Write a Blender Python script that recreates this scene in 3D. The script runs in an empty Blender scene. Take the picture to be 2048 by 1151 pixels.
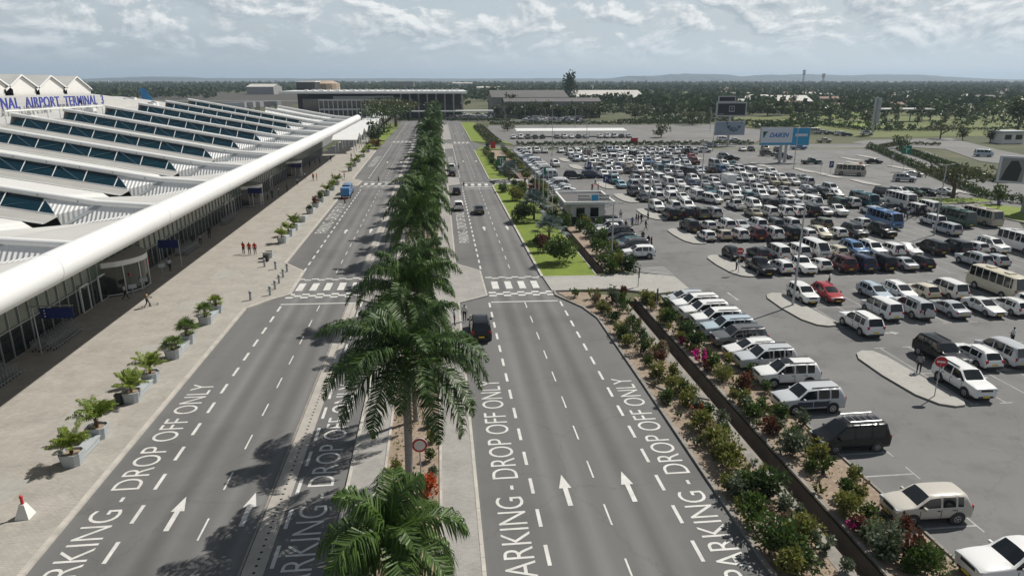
import bpy, bmesh, math, random
from mathutils import Vector, Matrix
sc = bpy.context.scene
R = math.radians
# ---------------------------------------------------------------- camera
FPX, CAMH, VX, VY = 1365.0, 22.5, 875.0, 158.0
TH = math.atan((575.5-VY)/FPX)
YAW = math.atan2((1024-VX)/FPX, math.cos(TH)+math.sin(TH)*(575.5-VY)/FPX)
cd = bpy.data.cameras.new("camera"); cam = bpy.data.objects.new("camera", cd)
sc.collection.objects.link(cam); sc.camera = cam
cd.sensor_width = 36; cd.lens = FPX/2048*36; cd.clip_start = .5; cd.clip_end = 40000
cam.location = (0, 0, CAMH); cam.rotation_euler = (math.pi/2-TH, 0, -YAW)
# ---------------------------------------------------------------- sun, sky, exposure
SUN_EL, SUN_AZ = R(49), R(59)          # azimuth clockwise from +Y (along the road)
sd = bpy.data.lights.new("sun", 'SUN'); sun = bpy.data.objects.new("sun", sd); sc.collection.objects.link(sun)
sd.energy = 5.0; sd.angle = R(.53); sd.color = (1, .955, .88)
sdir = Vector((math.sin(SUN_AZ)*math.cos(SUN_EL), math.cos(SUN_AZ)*math.cos(SUN_EL), math.sin(SUN_EL)))
sun.rotation_euler = sdir.to_track_quat('Z', 'Y').to_euler()
sc.view_settings.view_transform = 'Standard'; sc.view_settings.look = 'None'
sc.view_settings.exposure = 0.0; sc.view_settings.gamma = 1
sc.cycles.use_denoising = True
sc.cycles.max_bounces = 6; sc.cycles.diffuse_bounces = 3; sc.cycles.glossy_bounces = 2
sc.cycles.transmission_bounces = 3; sc.cycles.transparent_max_bounces = 4; sc.cycles.volume_bounces = 1
sc.cycles.sample_clamp_indirect = 6
w = bpy.data.worlds.new("World"); sc.world = w; w.use_nodes = True
def sky():
    nt = w.node_tree; N = nt.nodes; K = nt.links; N.clear()
    out = N.new('ShaderNodeOutputWorld'); bg = N.new('ShaderNodeBackground'); bg.inputs[1].default_value = .1
    st = N.new('ShaderNodeTexSky'); st.sky_type = 'NISHITA'; st.sun_disc = False
    st.sun_elevation = SUN_EL; st.sun_rotation = SUN_AZ; st.altitude = 100; st.air_density = 1; st.dust_density = 1.6
    def m(op, a, b=None, c=None, clamp=False):
        n = N.new('ShaderNodeMath'); n.operation = op; n.use_clamp = clamp
        for i, v in enumerate((a, b, c)):
            if v is None: continue
            if hasattr(v, 'links'): K.new(v, n.inputs[i])
            else: n.inputs[i].default_value = v
        return n.outputs[0]
    tc = N.new('ShaderNodeTexCoord'); sp = N.new('ShaderNodeSeparateXYZ'); K.new(tc.outputs['Generated'], sp.inputs[0])
    z = m('MAXIMUM', sp.outputs[2], 0.0); azm = m('ARCTAN2', sp.outputs[0], sp.outputs[1])
    cx = N.new('ShaderNodeCombineXYZ'); K.new(m('MULTIPLY', azm, 9.5), cx.inputs[0]); K.new(m('MULTIPLY', z, m('SUBTRACT', 21.0, m('MULTIPLY', z, 14.0))), cx.inputs[1])
    def noise(scale, detail, off, rough=.55, dist=0.0):
        mp = N.new('ShaderNodeMapping'); mp.inputs['Location'].default_value = off; K.new(cx.outputs[0], mp.inputs[0])
        n = N.new('ShaderNodeTexNoise'); n.inputs['Scale'].default_value = scale; n.inputs['Detail'].default_value = detail
        n.inputs['Roughness'].default_value = rough; n.inputs['Distortion'].default_value = dist
        K.new(mp.outputs[0], n.inputs['Vector']); return n.outputs['Fac']
    def ramp(f, a, b):
        n = N.new('ShaderNodeMapRange'); n.interpolation_type = 'SMOOTHSTEP'
        n.inputs[1].default_value = a; n.inputs[2].default_value = b; K.new(f, n.inputs[0]); return n.outputs[0]
    n1 = noise(1.25, 10, (3.4, 7.3, 0), .60, .3); n2 = noise(1.25, 10, (3.4+.06, 7.3+.13, 0), .60, .3)
    d1 = ramp(n1, .43, .53)
    lit = m('ADD', m('MULTIPLY', m('SUBTRACT', n1, n2), 6.0), .40, clamp=True)      # sunward side of each cloud
    veil = ramp(noise(.35, 4, (9, 1, 0)), .25, .7)
    def mix(f, a, b):
        n = N.new('ShaderNodeMix'); n.data_type = 'RGBA'; n.clamp_factor = True
        if hasattr(f, 'links'): K.new(f, n.inputs[0])
        else: n.inputs[0].default_value = f
        for i, v in ((6, a), (7, b)):
            if hasattr(v, 'links'): K.new(v, n.inputs[i])
            else: n.inputs[i].default_value = (*v, 1)
        return n.outputs[2]
    cloud = mix(lit, SKYC['dark'], SKYC['bright'])
    base = mix(m('ADD', m('MULTIPLY', veil, .4), .55), st.outputs[0], SKYC['veil'])
    up = ramp(z, .004, .05)
    col = mix(m('MULTIPLY', d1, m('MULTIPLY', up, .92)), base, cloud)
    hz = m('SUBTRACT', 1.0, ramp(z, .0, .085))
    az = ramp(azm, -.55, .7)
    col = mix(m('MULTIPLY', hz, .8), col, mix(az, SKYC['hl'], SKYC['hr']))
    dim = mix(ramp(z, .11, .3), (1, 1, 1), (.29, .31, .35))          # unseen upper sky darkened on purpose, cuts ambient fill so shadows deepen
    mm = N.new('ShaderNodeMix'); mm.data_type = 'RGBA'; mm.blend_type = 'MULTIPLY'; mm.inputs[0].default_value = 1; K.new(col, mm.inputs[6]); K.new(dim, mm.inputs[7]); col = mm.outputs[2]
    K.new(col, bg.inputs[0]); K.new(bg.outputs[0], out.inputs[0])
SKYC = dict(dark=(4.3, 4.95, 5.45), bright=(9.0, 9.2, 9.2), veil=(5.3, 6.0, 6.5), hl=(3.7, 4.6, 5.4), hr=(6.0, 7.0, 7.7))
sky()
# ---------------------------------------------------------------- helpers
HAZE = 1.0e-4
random.seed(11)
def ray(u, v):
    a = (u-1024)/FPX; b = -(v-575.5)/FPX
    f = math.cos(TH)+math.sin(TH)*b; z = -math.sin(TH)+math.cos(TH)*b
    return a*math.cos(YAW)+f*math.sin(YAW), -a*math.sin(YAW)+f*math.cos(YAW), z
def G(u, v, z0=0.0):                    # survey of the photograph: where a sight line meets height z0
    x, y, z = ray(u, v); t = (z0-CAMH)/z
    return (x*t, y*t)
def aty(u, v, Y):
    x, y, z = ray(u, v); t = Y/y
    return (x*t, CAMH+z*t)
def GP(l, z=0): return [G(u, v, z) for u, v in l]
col = sc.collection
class MB:
    def __init__(s): s.v = []; s.f = []; s.m = []
    def add(s, vs, fs, m=0):
        o = len(s.v); s.v += [tuple(p) for p in vs]; s.f += [tuple(i+o for i in f) for f in fs]; s.m += [m]*len(fs); return s
    def poly(s, pts, m=0): return s.add(pts, [tuple(range(len(pts)))], m)
    def flat(s, pts, z, m=0):
        a = sum(pts[i][0]*pts[(i+1) % len(pts)][1]-pts[(i+1) % len(pts)][0]*pts[i][1] for i in range(len(pts)))
        if a < 0: pts = pts[::-1]
        return s.poly([(p[0], p[1], z) for p in pts], m)
    def box(s, c, d, m=0, rz=0.0):
        ca, sa = math.cos(rz), math.sin(rz); vs = []
        for dz in (-.5, .5):
            for dx, dy in ((-.5, -.5), (.5, -.5), (.5, .5), (-.5, .5)):
                x, y = dx*d[0], dy*d[1]; vs.append((c[0]+x*ca-y*sa, c[1]+x*sa+y*ca, c[2]+dz*d[2]))
        return s.add(vs, [(3, 2, 1, 0), (4, 5, 6, 7), (0, 1, 5, 4), (1, 2, 6, 5), (2, 3, 7, 6), (3, 0, 4, 7)], m)
    def prism(s, pts, z0, z1, m=0, ms=None, bottom=False):
        n = len(pts)
        a = sum(pts[i][0]*pts[(i+1) % n][1]-pts[(i+1) % n][0]*pts[i][1] for i in range(n))
        if a < 0: pts = pts[::-1]
        ms = m if ms is None else ms
        s.poly([(p[0], p[1], z1) for p in pts], m)
        if bottom: s.poly([(p[0], p[1], z0) for p in pts[::-1]], m)
        for i in range(n):
            p, q = pts[i], pts[(i+1) % n]
            s.poly([(p[0], p[1], z0), (q[0], q[1], z0), (q[0], q[1], z1), (p[0], p[1], z1)], ms)
        return s
    def cyl(s, p0, p1, r0, r1=None, n=10, m=0, caps=True, mc=None):
        r1 = r0 if r1 is None else r1
        p0, p1 = Vector(p0), Vector(p1); d = (p1-p0).normalized()
        a = d.orthogonal().normalized(); b = d.cross(a); vs = []
        for p, r in ((p0, r0), (p1, r1)):
            for i in range(n):
                t = 2*math.pi*i/n; vs.append(p+a*(r*math.cos(t))+b*(r*math.sin(t)))
        s.add(vs, [(i, (i+1) % n, n+(i+1) % n, n+i) for i in range(n)], m)
        if caps: s.add(vs, [tuple(range(n))[::-1], tuple(range(n, 2*n))], m if mc is None else mc)
        return s
    def path(s, pts, r, n=8, m=0):
        for a, b in zip(pts[:-1], pts[1:]): s.cyl(a, b, r, r, n, m)
        return s
    def ball(s, c, r, m=0, n=8, k=6, sz=1.0):
        vs = []; fs = []
        for j in range(k+1):
            t = math.pi*j/k
            for i in range(n):
                a = 2*math.pi*i/n; vs.append((c[0]+r*math.sin(t)*math.cos(a), c[1]+r*math.sin(t)*math.sin(a), c[2]-r*sz*math.cos(t)))
        for j in range(k):
            for i in range(n): fs.append((j*n+i, j*n+(i+1) % n, (j+1)*n+(i+1) % n, (j+1)*n+i))
        return s.add(vs, fs, m)
    def join(s, o, M=None, mm=None):
        vs = o.v if M is None else [tuple(M @ Vector(p)) for p in o.v]
        k = len(s.v); s.v += vs; s.f += [tuple(i+k for i in f) for f in o.f]; s.m += [mm[i] if mm else i for i in o.m]; return s
    def mesh(s, name, mats, smooth=None):
        me = bpy.data.meshes.new(name); me.from_pydata(s.v, [], s.f)
        for m in mats: me.materials.append(m)
        me.polygons.foreach_set('material_index', s.m)
        if smooth:
            me.polygons.foreach_set('use_smooth', [True]*len(s.f)); me.set_sharp_from_angle(angle=R(smooth))
        me.update(); return me
    def build(s, name, mats, parent=None, smooth=None, loc=(0, 0, 0)):
        if not isinstance(mats, (list, tuple)): mats = [mats]
        return link(name, s.mesh(name, mats, smooth), parent, loc)
def link(name, data, parent=None, loc=(0, 0, 0), rz=0.0):
    o = bpy.data.objects.new(name, data); col.objects.link(o); o.location = loc; o.rotation_euler = (0, 0, rz)
    if parent: o.parent = parent
    return o
def tag(o, label, cat, group=None, kind=None):
    if label: o['label'] = label
    if cat: o['category'] = cat
    if group: o['group'] = group
    if kind: o['kind'] = kind
    return o
def thing(name, label, cat, loc=(0, 0, 0), rz=0.0, group=None):
    return tag(link(name, None, None, loc, rz), label, cat, group)
def struct(o): o['kind'] = 'structure'; return o
def dup(o, parent=None):
    c = o.copy(); col.objects.link(c)
    if parent: c.parent = parent
    for ch in o.children: dup(ch, c)
    return c
ORD = ['', 'first', 'second', 'third', 'fourth', 'fifth', 'sixth', 'seventh', 'eighth', 'ninth', 'tenth', 'eleventh', 'twelfth', 'thirteenth', 'fourteenth', 'fifteenth', 'sixteenth', 'seventeenth', 'eighteenth', 'nineteenth', 'twentieth']
def onum(i):
    if i <= 20: return ORD[i]
    t = {2: 'twenty', 3: 'thirty', 4: 'forty'}[i//10]
    return t[:-1]+'ieth' if i % 10 == 0 else t+'-'+ORD[i % 10]
# ---------------------------------------------------------------- materials
def mat(name, c, rough=.8, c2=None, scale=1.0, stretch=(1, 1, 1), metal=0.0, bump=0.0, bscale=None, spec=.5, coords='pos', contrast=.25, c3=None, scale3=None, emit=None, ior=None, coat=0.0):
    mt = bpy.data.materials.new(name); mt.use_nodes = True; nt = mt.node_tree; N = nt.nodes; K = nt.links
    b = N['Principled BSDF']; b.inputs['Roughness'].default_value = rough; b.inputs['Metallic'].default_value = metal
    b.inputs['Specular IOR Level'].default_value = spec; b.inputs['Base Color'].default_value = (*c, 1)
    b.inputs['Coat Weight'].default_value = coat; b.inputs['Coat Roughness'].default_value = .05
    vec = None
    if c2 or bump or c3:
        if coords == 'pos': g = N.new('ShaderNodeNewGeometry'); vec = g.outputs['Position']
        else: g = N.new('ShaderNodeTexCoord'); vec = g.outputs['Object']
    def noise(sc_, st, det=6):
        mp = N.new('ShaderNodeMapping'); mp.inputs['Scale'].default_value = st; K.new(vec, mp.inputs[0])
        n = N.new('ShaderNodeTexNoise'); n.inputs['Scale'].default_value = sc_; n.inputs['Detail'].default_value = det; n.inputs['Roughness'].default_value = .6
        K.new(mp.outputs[0], n.inputs['Vector']); return n.outputs['Fac']
    def rng(f, a, bb):
        n = N.new('ShaderNodeMapRange'); n.inputs[1].default_value = a; n.inputs[2].default_value = bb; K.new(f, n.inputs[0]); return n.outputs[0]
    def mixc(f, a, bb):
        n = N.new('ShaderNodeMix'); n.data_type = 'RGBA'; K.new(f, n.inputs[0])
        for i, v in ((6, a), (7, bb)):
            if hasattr(v, 'links'): K.new(v, n.inputs[i])
            else: n.inputs[i].default_value = (*v, 1)
        return n.outputs[2]
    cur = c
    if c2: cur = mixc(rng(noise(scale, stretch), .5-contrast, .5+contrast), cur, c2)
    if c3: cur = mixc(rng(noise(scale3 or scale*6, (1, 1, 1)), .5, .72), cur, c3)
    if hasattr(cur, 'links'): K.new(cur, b.inputs['Base Color'])
    if bump:
        bn = N.new('ShaderNodeBump'); bn.inputs['Strength'].default_value = bump; bn.inputs['Distance'].default_value = .05
        K.new(noise(bscale or scale*4, (1, 1, 1)), bn.inputs['Height']); K.new(bn.outputs[0], b.inputs['Normal'])
    mt['bsdf'] = b.name
    return mt
def leafmat(name, a, b_, trans=.35, rough=.45, spec=.4):
    mt = bpy.data.materials.new(name); mt.use_nodes = True; nt = mt.node_tree; N = nt.nodes; K = nt.links
    p = N['Principled BSDF']; p.inputs['Roughness'].default_value = rough; p.inputs['Specular IOR Level'].default_value = spec
    g = N.new('ShaderNodeNewGeometry'); oi = N.new('ShaderNodeObjectInfo')
    mx = N.new('ShaderNodeMix'); mx.data_type = 'RGBA'; mx.inputs[6].default_value = (*a, 1); mx.inputs[7].default_value = (*b_, 1)
    ad = N.new('ShaderNodeMath'); ad.operation = 'MULTIPLY_ADD'; K.new(oi.outputs['Random'], ad.inputs[0]); ad.inputs[1].default_value = .35
    ml = N.new('ShaderNodeMath'); ml.operation = 'MULTIPLY'; ml.inputs[1].default_value = .8; K.new(g.outputs['Random Per Island'], ml.inputs[0]); K.new(ml.outputs[0], ad.inputs[2])
    K.new(ad.outputs[0], mx.inputs[0]); K.new(mx.outputs[2], p.inputs['Base Color'])
    t = N.new('ShaderNodeBsdfTranslucent'); K.new(mx.outputs[2], t.inputs[0])
    ms = N.new('ShaderNodeMixShader'); ms.inputs[0].default_value = trans; K.new(p.outputs[0], ms.inputs[1]); K.new(t.outputs[0], ms.inputs[2])
    K.new(ms.outputs[0], N['Material Output'].inputs[0]); return mt
def objcolmat(name, rough=.25, coat=1.0, spec=.5, mul=1.0):
    mt = bpy.data.materials.new(name); mt.use_nodes = True; N = mt.node_tree.nodes; K = mt.node_tree.links
    b = N['Principled BSDF']; oi = N.new('ShaderNodeObjectInfo')
    K.new(oi.outputs['Color'], b.inputs['Base Color'])
    b.inputs['Roughness'].default_value = rough; b.inputs['Coat Weight'].default_value = coat; b.inputs['Coat Roughness'].default_value = .04; b.inputs['Specular IOR Level'].default_value = spec
    return mt
def ribmat(name, c, period, axis=0, depth=.25, rough=.5, dirt=.12):   # ribbed sheet metal: ribs run across `axis`
    mt = mat(name, c, rough, tuple(x*(1-dirt) for x in c), .35, contrast=.35)
    N = mt.node_tree.nodes; K = mt.node_tree.links; b = N['Principled BSDF']
    g = N.new('ShaderNodeNewGeometry'); sp = N.new('ShaderNodeSeparateXYZ'); K.new(g.outputs['Position'], sp.inputs[0])
    m1 = N.new('ShaderNodeMath'); m1.operation = 'MULTIPLY'; m1.inputs[1].default_value = 2*math.pi/period; K.new(sp.outputs[axis], m1.inputs[0])
    m2 = N.new('ShaderNodeMath'); m2.operation = 'SINE'; K.new(m1.outputs[0], m2.inputs[0])
    bn = N.new('ShaderNodeBump'); bn.inputs['Strength'].default_value = depth; bn.inputs['Distance'].default_value = period*.3
    K.new(m2.outputs[0], bn.inputs['Height']); K.new(bn.outputs[0], b.inputs['Normal']); return mt
def brickmat(name, c1, c2, cm, scale, rough=.85, c3=None):
    mt = mat(name, c1, rough); N = mt.node_tree.nodes; K = mt.node_tree.links; b = N['Principled BSDF']
    g = N.new('ShaderNodeNewGeometry'); br = N.new('ShaderNodeTexBrick'); K.new(g.outputs['Position'], br.inputs[0])
    br.inputs['Color1'].default_value = (*c1, 1); br.inputs['Color2'].default_value = (*c2, 1); br.inputs['Mortar'].default_value = (*cm, 1)
    br.inputs['Scale'].default_value = scale; br.inputs['Mortar Size'].default_value = .012; br.inputs['Bias'].default_value = 0
    n = N.new('ShaderNodeTexNoise'); n.inputs['Scale'].default_value = .45; n.inputs['Detail'].default_value = 9; n.inputs['Roughness'].default_value = .7; K.new(g.outputs['Position'], n.inputs['Vector'])
    mr = N.new('ShaderNodeMapRange'); mr.inputs[1].default_value = .3; mr.inputs[2].default_value = .7; mr.inputs[3].default_value = .8; mr.inputs[4].default_value = 1.1; K.new(n.outputs['Fac'], mr.inputs[0])
    mx = N.new('ShaderNodeMix'); mx.data_type = 'RGBA'; mx.blend_type = 'MULTIPLY'; mx.inputs[0].default_value = 1
    K.new(br.outputs['Color'], mx.inputs[6]); K.new(mr.outputs[0], mx.inputs[7]); K.new(mx.outputs[2], b.inputs['Base Color']); return mt
M = {}
M['terrain'] = mat('terrain', (.052, .066, .026), .95, (.092, .096, .042), .012, contrast=.12, c3=(.13, .115, .066), scale3=.035)
M['asphalt'] = mat('asphalt', (.118, .117, .115), .88, (.158, .156, .153), .22, (1, .06, 1), contrast=.16, c3=(.102, .101, .1), scale3=.09, bump=.12, bscale=30)
def tracks(mt, lanes, amt):
    N = mt.node_tree.nodes; K = mt.node_tree.links; bs = N['Principled BSDF']; src = bs.inputs['Base Color'].links[0].from_socket
    g = N.new('ShaderNodeNewGeometry'); sp = N.new('ShaderNodeSeparateXYZ'); K.new(g.outputs['Position'], sp.inputs[0])
    def m(op, a, b_=None):
        n = N.new('ShaderNodeMath'); n.operation = op
        for i, v in enumerate((a, b_)):
            if v is None: continue
            if hasattr(v, 'links'): K.new(v, n.inputs[i])
            else: n.inputs[i].default_value = v
        return n.outputs[0]
    tot = None
    for c in lanes:                                                   # polished wheel paths, darker oil line between
        for off, sg in ((-.85, 1), (.85, 1), (0, -.7)):
            d = m('SUBTRACT', sp.outputs[0], c+off); e = m('MULTIPLY', m('POWER', 2.718, m('MULTIPLY', m('MULTIPLY', d, d), -7.0)), sg); tot = e if tot is None else m('ADD', tot, e)
    mp = N.new('ShaderNodeMapping'); mp.inputs['Scale'].default_value = (1.2, .02, 1); K.new(g.outputs['Position'], mp.inputs[0])
    n = N.new('ShaderNodeTexNoise'); n.inputs['Scale'].default_value = 1; n.inputs['Detail'].default_value = 6; K.new(mp.outputs[0], n.inputs['Vector'])
    mul = m('ADD', 1.0, m('MULTIPLY', m('MULTIPLY', tot, n.outputs['Fac']), amt))
    v = N.new('ShaderNodeTexNoise'); v.inputs['Scale'].default_value = .55; v.inputs['Detail'].default_value = 8; v.inputs['Roughness'].default_value = .75; K.new(g.outputs['Position'], v.inputs['Vector'])
    r = N.new('ShaderNodeMapRange'); r.inputs[1].default_value = .60; r.inputs[2].default_value = .75; r.inputs[3].default_value = 1.0; r.inputs[4].default_value = .78; K.new(v.outputs['Fac'], r.inputs[0])
    f = m('MULTIPLY', mul, r.outputs[0]); mx = N.new('ShaderNodeMix'); mx.data_type = 'RGBA'; mx.blend_type = 'MULTIPLY'; mx.inputs[0].default_value = 1; K.new(src, mx.inputs[6]); K.new(f, mx.inputs[7]); K.new(mx.outputs[2], bs.inputs['Base Color'])
tracks(M['asphalt'], (-14.9, -11.4, 6.5, 10.3), .38)
M['lot'] = mat('lot_asphalt', (.138, .137, .135), .88, (.182, .18, .176), .06, contrast=.15, c3=(.112, .111, .11), scale3=.25, bump=.12, bscale=30)
def stains(mt, th0, th1, sc_, dark):                                    # oil drips, patches and fine cracks
    N = mt.node_tree.nodes; K = mt.node_tree.links; bs = N['Principled BSDF']; src = bs.inputs['Base Color'].links[0].from_socket
    g = N.new('ShaderNodeNewGeometry'); v = N.new('ShaderNodeTexNoise'); v.inputs['Scale'].default_value = sc_; v.inputs['Detail'].default_value = 9; v.inputs['Roughness'].default_value = .72; K.new(g.outputs['Position'], v.inputs['Vector'])
    r = N.new('ShaderNodeMapRange'); r.inputs[1].default_value = th0; r.inputs[2].default_value = th1; r.inputs[3].default_value = 1; r.inputs[4].default_value = dark; K.new(v.outputs['Fac'], r.inputs[0])
    vo = N.new('ShaderNodeTexVoronoi'); vo.feature = 'DISTANCE_TO_EDGE'; vo.inputs['Scale'].default_value = .11; K.new(v.outputs['Color'], vo.inputs['Vector']) if 0 else None
    ad = N.new('ShaderNodeMix'); ad.data_type = 'VECTOR'; ad.inputs[0].default_value = .035; K.new(g.outputs['Position'], ad.inputs[4]); sc2 = N.new('ShaderNodeVectorMath'); sc2.operation = 'SCALE'; sc2.inputs['Scale'].default_value = 60; K.new(v.outputs['Color'], sc2.inputs[0]); K.new(sc2.outputs[0], ad.inputs[5]); K.new(ad.outputs[1], vo.inputs['Vector'])
    c = N.new('ShaderNodeMapRange'); c.inputs[1].default_value = .0; c.inputs[2].default_value = .006; c.inputs[3].default_value = .84; c.inputs[4].default_value = 1; K.new(vo.outputs['Distance'], c.inputs[0])
    mu = N.new('ShaderNodeMath'); mu.operation = 'MULTIPLY'; K.new(r.outputs[0], mu.inputs[0]); K.new(c.outputs[0], mu.inputs[1])
    mx = N.new('ShaderNodeMix'); mx.data_type = 'RGBA'; mx.blend_type = 'MULTIPLY'; mx.inputs[0].default_value = 1; K.new(src, mx.inputs[6]); K.new(mu.outputs[0], mx.inputs[7]); K.new(mx.outputs[2], bs.inputs['Base Color'])
M['worn'] = mat('worn_asphalt', (.14, .138, .134), .9, (.19, .186, .18), .05, contrast=.15)
M['paver'] = brickmat('concrete_pavers', (.40, .375, .335), (.345, .323, .29), (.24, .225, .2), 1.7)
M['medpaver'] = brickmat('median_pavers', (.36, .345, .32), (.31, .297, .28), (.2, .195, .185), 2.4)
M['slab'] = mat('pale_concrete', (.38, .37, .34), .85, (.32, .31, .285), .5, contrast=.2, c3=(.29, .28, .26), scale3=2.5)
M['kerb'] = mat('kerb_concrete', (.52, .49, .44), .85, (.36, .34, .31), .9, contrast=.18)
M['kerbdark'] = mat('worn_kerb', (.30, .28, .25), .9, (.19, .178, .16), 1.2, contrast=.18)
M['soil'] = mat('sandy_soil', (.30, .235, .175), .95, (.23, .172, .125), .7, contrast=.2, c3=(.38, .31, .25), scale3=3)
M['lawn'] = mat('lawn_grass', (.165, .225, .018), .9, (.11, .165, .016), .35, contrast=.2, c3=(.2, .24, .03), scale3=2.2, bump=.5, bscale=9)
M['dry'] = mat('dry_grass', (.085, .12, .022), .95, (.155, .16, .055), .05, contrast=.16, c3=(.09, .11, .025), scale3=.3)
M['ditch'] = mat('ditch_wall', (.19, .16, .135), .95, (.12, .102, .085), .8, contrast=.2)
M['paint'] = mat('road_paint', (.70, .69, .66), .7, (.5, .49, .47), 1.2, contrast=.2, c3=(.5, .49, .475), scale3=9)
M['fadedpaint'] = mat('faded_paint', (.46, .455, .44), .8, (.24, .24, .235), 1.1, contrast=.22)
M['white'] = mat('white_metal', (.78, .78, .76), .4, (.72, .72, .7), .4)
M['whitepaint'] = mat('white_wall', (.74, .72, .69), .7, (.69, .67, .64), .25)
M['tube'] = mat('white_cladding', (.84, .84, .82), .35, (.76, .76, .74), .25, stretch=(1, .3, 1))
M['roof'] = ribmat('ribbed_roof', (.66, .655, .63), .33, 0, .25)
M['corr'] = ribmat('corrugated_panel', (.76, .76, .75), .36, 0, .42, .45)
M['roofflat'] = mat('roof_membrane', (.52, .515, .49), .7, (.43, .425, .405), .15, contrast=.22)
M['sill'] = mat('grey_sill', (.36, .352, .335), .8, (.28, .272, .255), .5, contrast=.25)
M['skyglass'] = mat('skylight_glass', (.005, .03, .042), .18, (.004, .021, .036), .12, spec=.25)
M['brace'] = mat('brace_steel', (.06, .11, .14), .5)
M['steel'] = mat('grey_steel', (.33, .34, .35), .45, metal=.4)
M['galv'] = mat('galvanised', (.42, .43, .44), .5, metal=.3)
M['dark'] = mat('dark_grey', (.03, .032, .034), .6)
M['black'] = mat('black_rubber', (.012, .012, .013), .75)
M['glasslow'] = mat('tinted_glass', (.014, .02, .018), .08, (.03, .04, .034), .3, spec=.6)
M['glassup'] = mat('green_glass', (.065, .095, .07), .15, (.11, .145, .11), .25, spec=.6)
M['interior'] = mat('dim_interior', (.1, .1, .1), .8)
M['blue'] = mat('sign_blue', (.01, .02, .12), .5)
M['letterblue'] = mat('letter_blue', (.045, .06, .32), .5)
M['green'] = mat('sign_green', (.0, .17, .1), .5)
M['red'] = mat('sign_red', (.5, .02, .025), .5)
M['cyan'] = mat('billboard_cyan', (.02, .28, .52), .5)
M['cpaint'] = objcolmat('car_paint', .28, .5, .22)
M['cglass'] = mat('car_glass', (.013, .016, .018), .06, spec=.7)
M['tyre'] = M['black']
M['rim'] = mat('alloy_rim', (.42, .42, .43), .35, metal=.6)
M['tail'] = mat('tail_lamp', (.35, .012, .012), .25)
M['head'] = mat('head_lamp', (.62, .65, .67), .15, metal=.3)
M['plate'] = mat('yellow_plate', (.75, .52, .03), .5)
M['trim'] = mat('black_trim', (.03, .03, .032), .6)
M['skin'] = mat('skin', (.11, .06, .04), .6)
M['hair'] = mat('hair', (.012, .01, .009), .8)
M['cloth'] = objcolmat('shirt_cloth', .9, 0, .2)
M['trouser'] = mat('dark_trousers', (.022, .023, .03), .9)
M['planter'] = mat('planter_concrete', (.42, .45, .46), .8, (.34, .37, .385), 1.5)
M['palmleaf'] = leafmat('palm_leaf', (.014, .04, .010), (.095, .17, .03), .28, .5, .45)
M['palmlight'] = leafmat('palm_leaf_light', (.06, .14, .02), (.15, .26, .03), .35, .4)
M['trunkgrey'] = mat('royal_trunk', (.30, .29, .275), .85, (.22, .21, .2), 1.2, (1, 1, 5), coords='obj')
M['trunk'] = mat('bark', (.14, .105, .075), .9, (.08, .062, .045), 2.5, coords='obj')
M['areca'] = leafmat('areca_leaf', (.10, .165, .02), (.24, .30, .045), .35, .45)
M['fan'] = leafmat('fan_leaf', (.06, .12, .022), (.16, .22, .05), .3, .45)
M['bismarck'] = leafmat('bismarck_leaf', (.085, .12, .11), (.16, .2, .185), .2, .5)
M['leaf'] = leafmat('shrub_leaf', (.032, .068, .014), (.095, .15, .03))
M['leafy'] = leafmat('yellowgreen_leaf', (.085, .115, .02), (.24, .235, .06))
M['leafg'] = leafmat('greygreen_leaf', (.07, .1, .06), (.15, .18, .11))
M['leafd'] = leafmat('dark_leaf', (.02, .045, .014), (.06, .1, .026))
M['leafr'] = leafmat('red_leaf', (.075, .03, .02), (.15, .055, .03))
M['dryleaf'] = leafmat('dry_leaf', (.14, .11, .06), (.28, .22, .14))
M['flower'] = leafmat('magenta_flower', (.45, .01, .2), (.65, .03, .32))
M['orange'] = leafmat('orange_leaf', (.3, .05, .015), (.5, .1, .02))
M['tree1'] = leafmat('tree_leaf', (.026, .048, .014), (.075, .108, .028), .25)
M['tree2'] = leafmat('acacia_leaf', (.05, .062, .024), (.115, .125, .05), .25)
M['tree3'] = leafmat('pale_tree_leaf', (.06, .09, .025), (.13, .17, .045), .25)
M['far'] = leafmat('far_leaf', (.034, .056, .024), (.075, .1, .042), .15, .8, .1)
M['hill'] = mat('hill_scrub', (.02, .034, .04), .95, (.035, .05, .05), .002)
M['roofgrey'] = mat('old_grey_roof', (.13, .125, .125), .8, (.1, .096, .095), .1)
M['roofpale'] = mat('pale_roof', (.55, .53, .49), .7, (.46, .44, .41), .1)
M['roofred'] = mat('rusty_roof', (.24, .13, .09), .8, (.19, .11, .08), .2)
M['wallgrey'] = mat('grey_wall', (.3, .295, .285), .85, (.25, .245, .235), .2)
M['walltan'] = mat('tan_wall', (.42, .35, .26), .85, (.36, .3, .23), .2)
M['tan'] = mat('tan_dome', (.4, .31, .23), .85)
M['plane'] = mat('white_fuselage', (.75, .76, .77), .3)
M['tailblue'] = mat('tail_blue', (.02, .2, .52), .35, (.02, .32, .62), .12, contrast=.1)
M['cardboard'] = mat('brown_luggage', (.2, .12, .07), .8)
stains(M['lot'], .56, .72, .42, .66); stains(M['asphalt'], .6, .74, .3, .8); stains(M['paver'], .58, .75, .35, .78)
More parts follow.
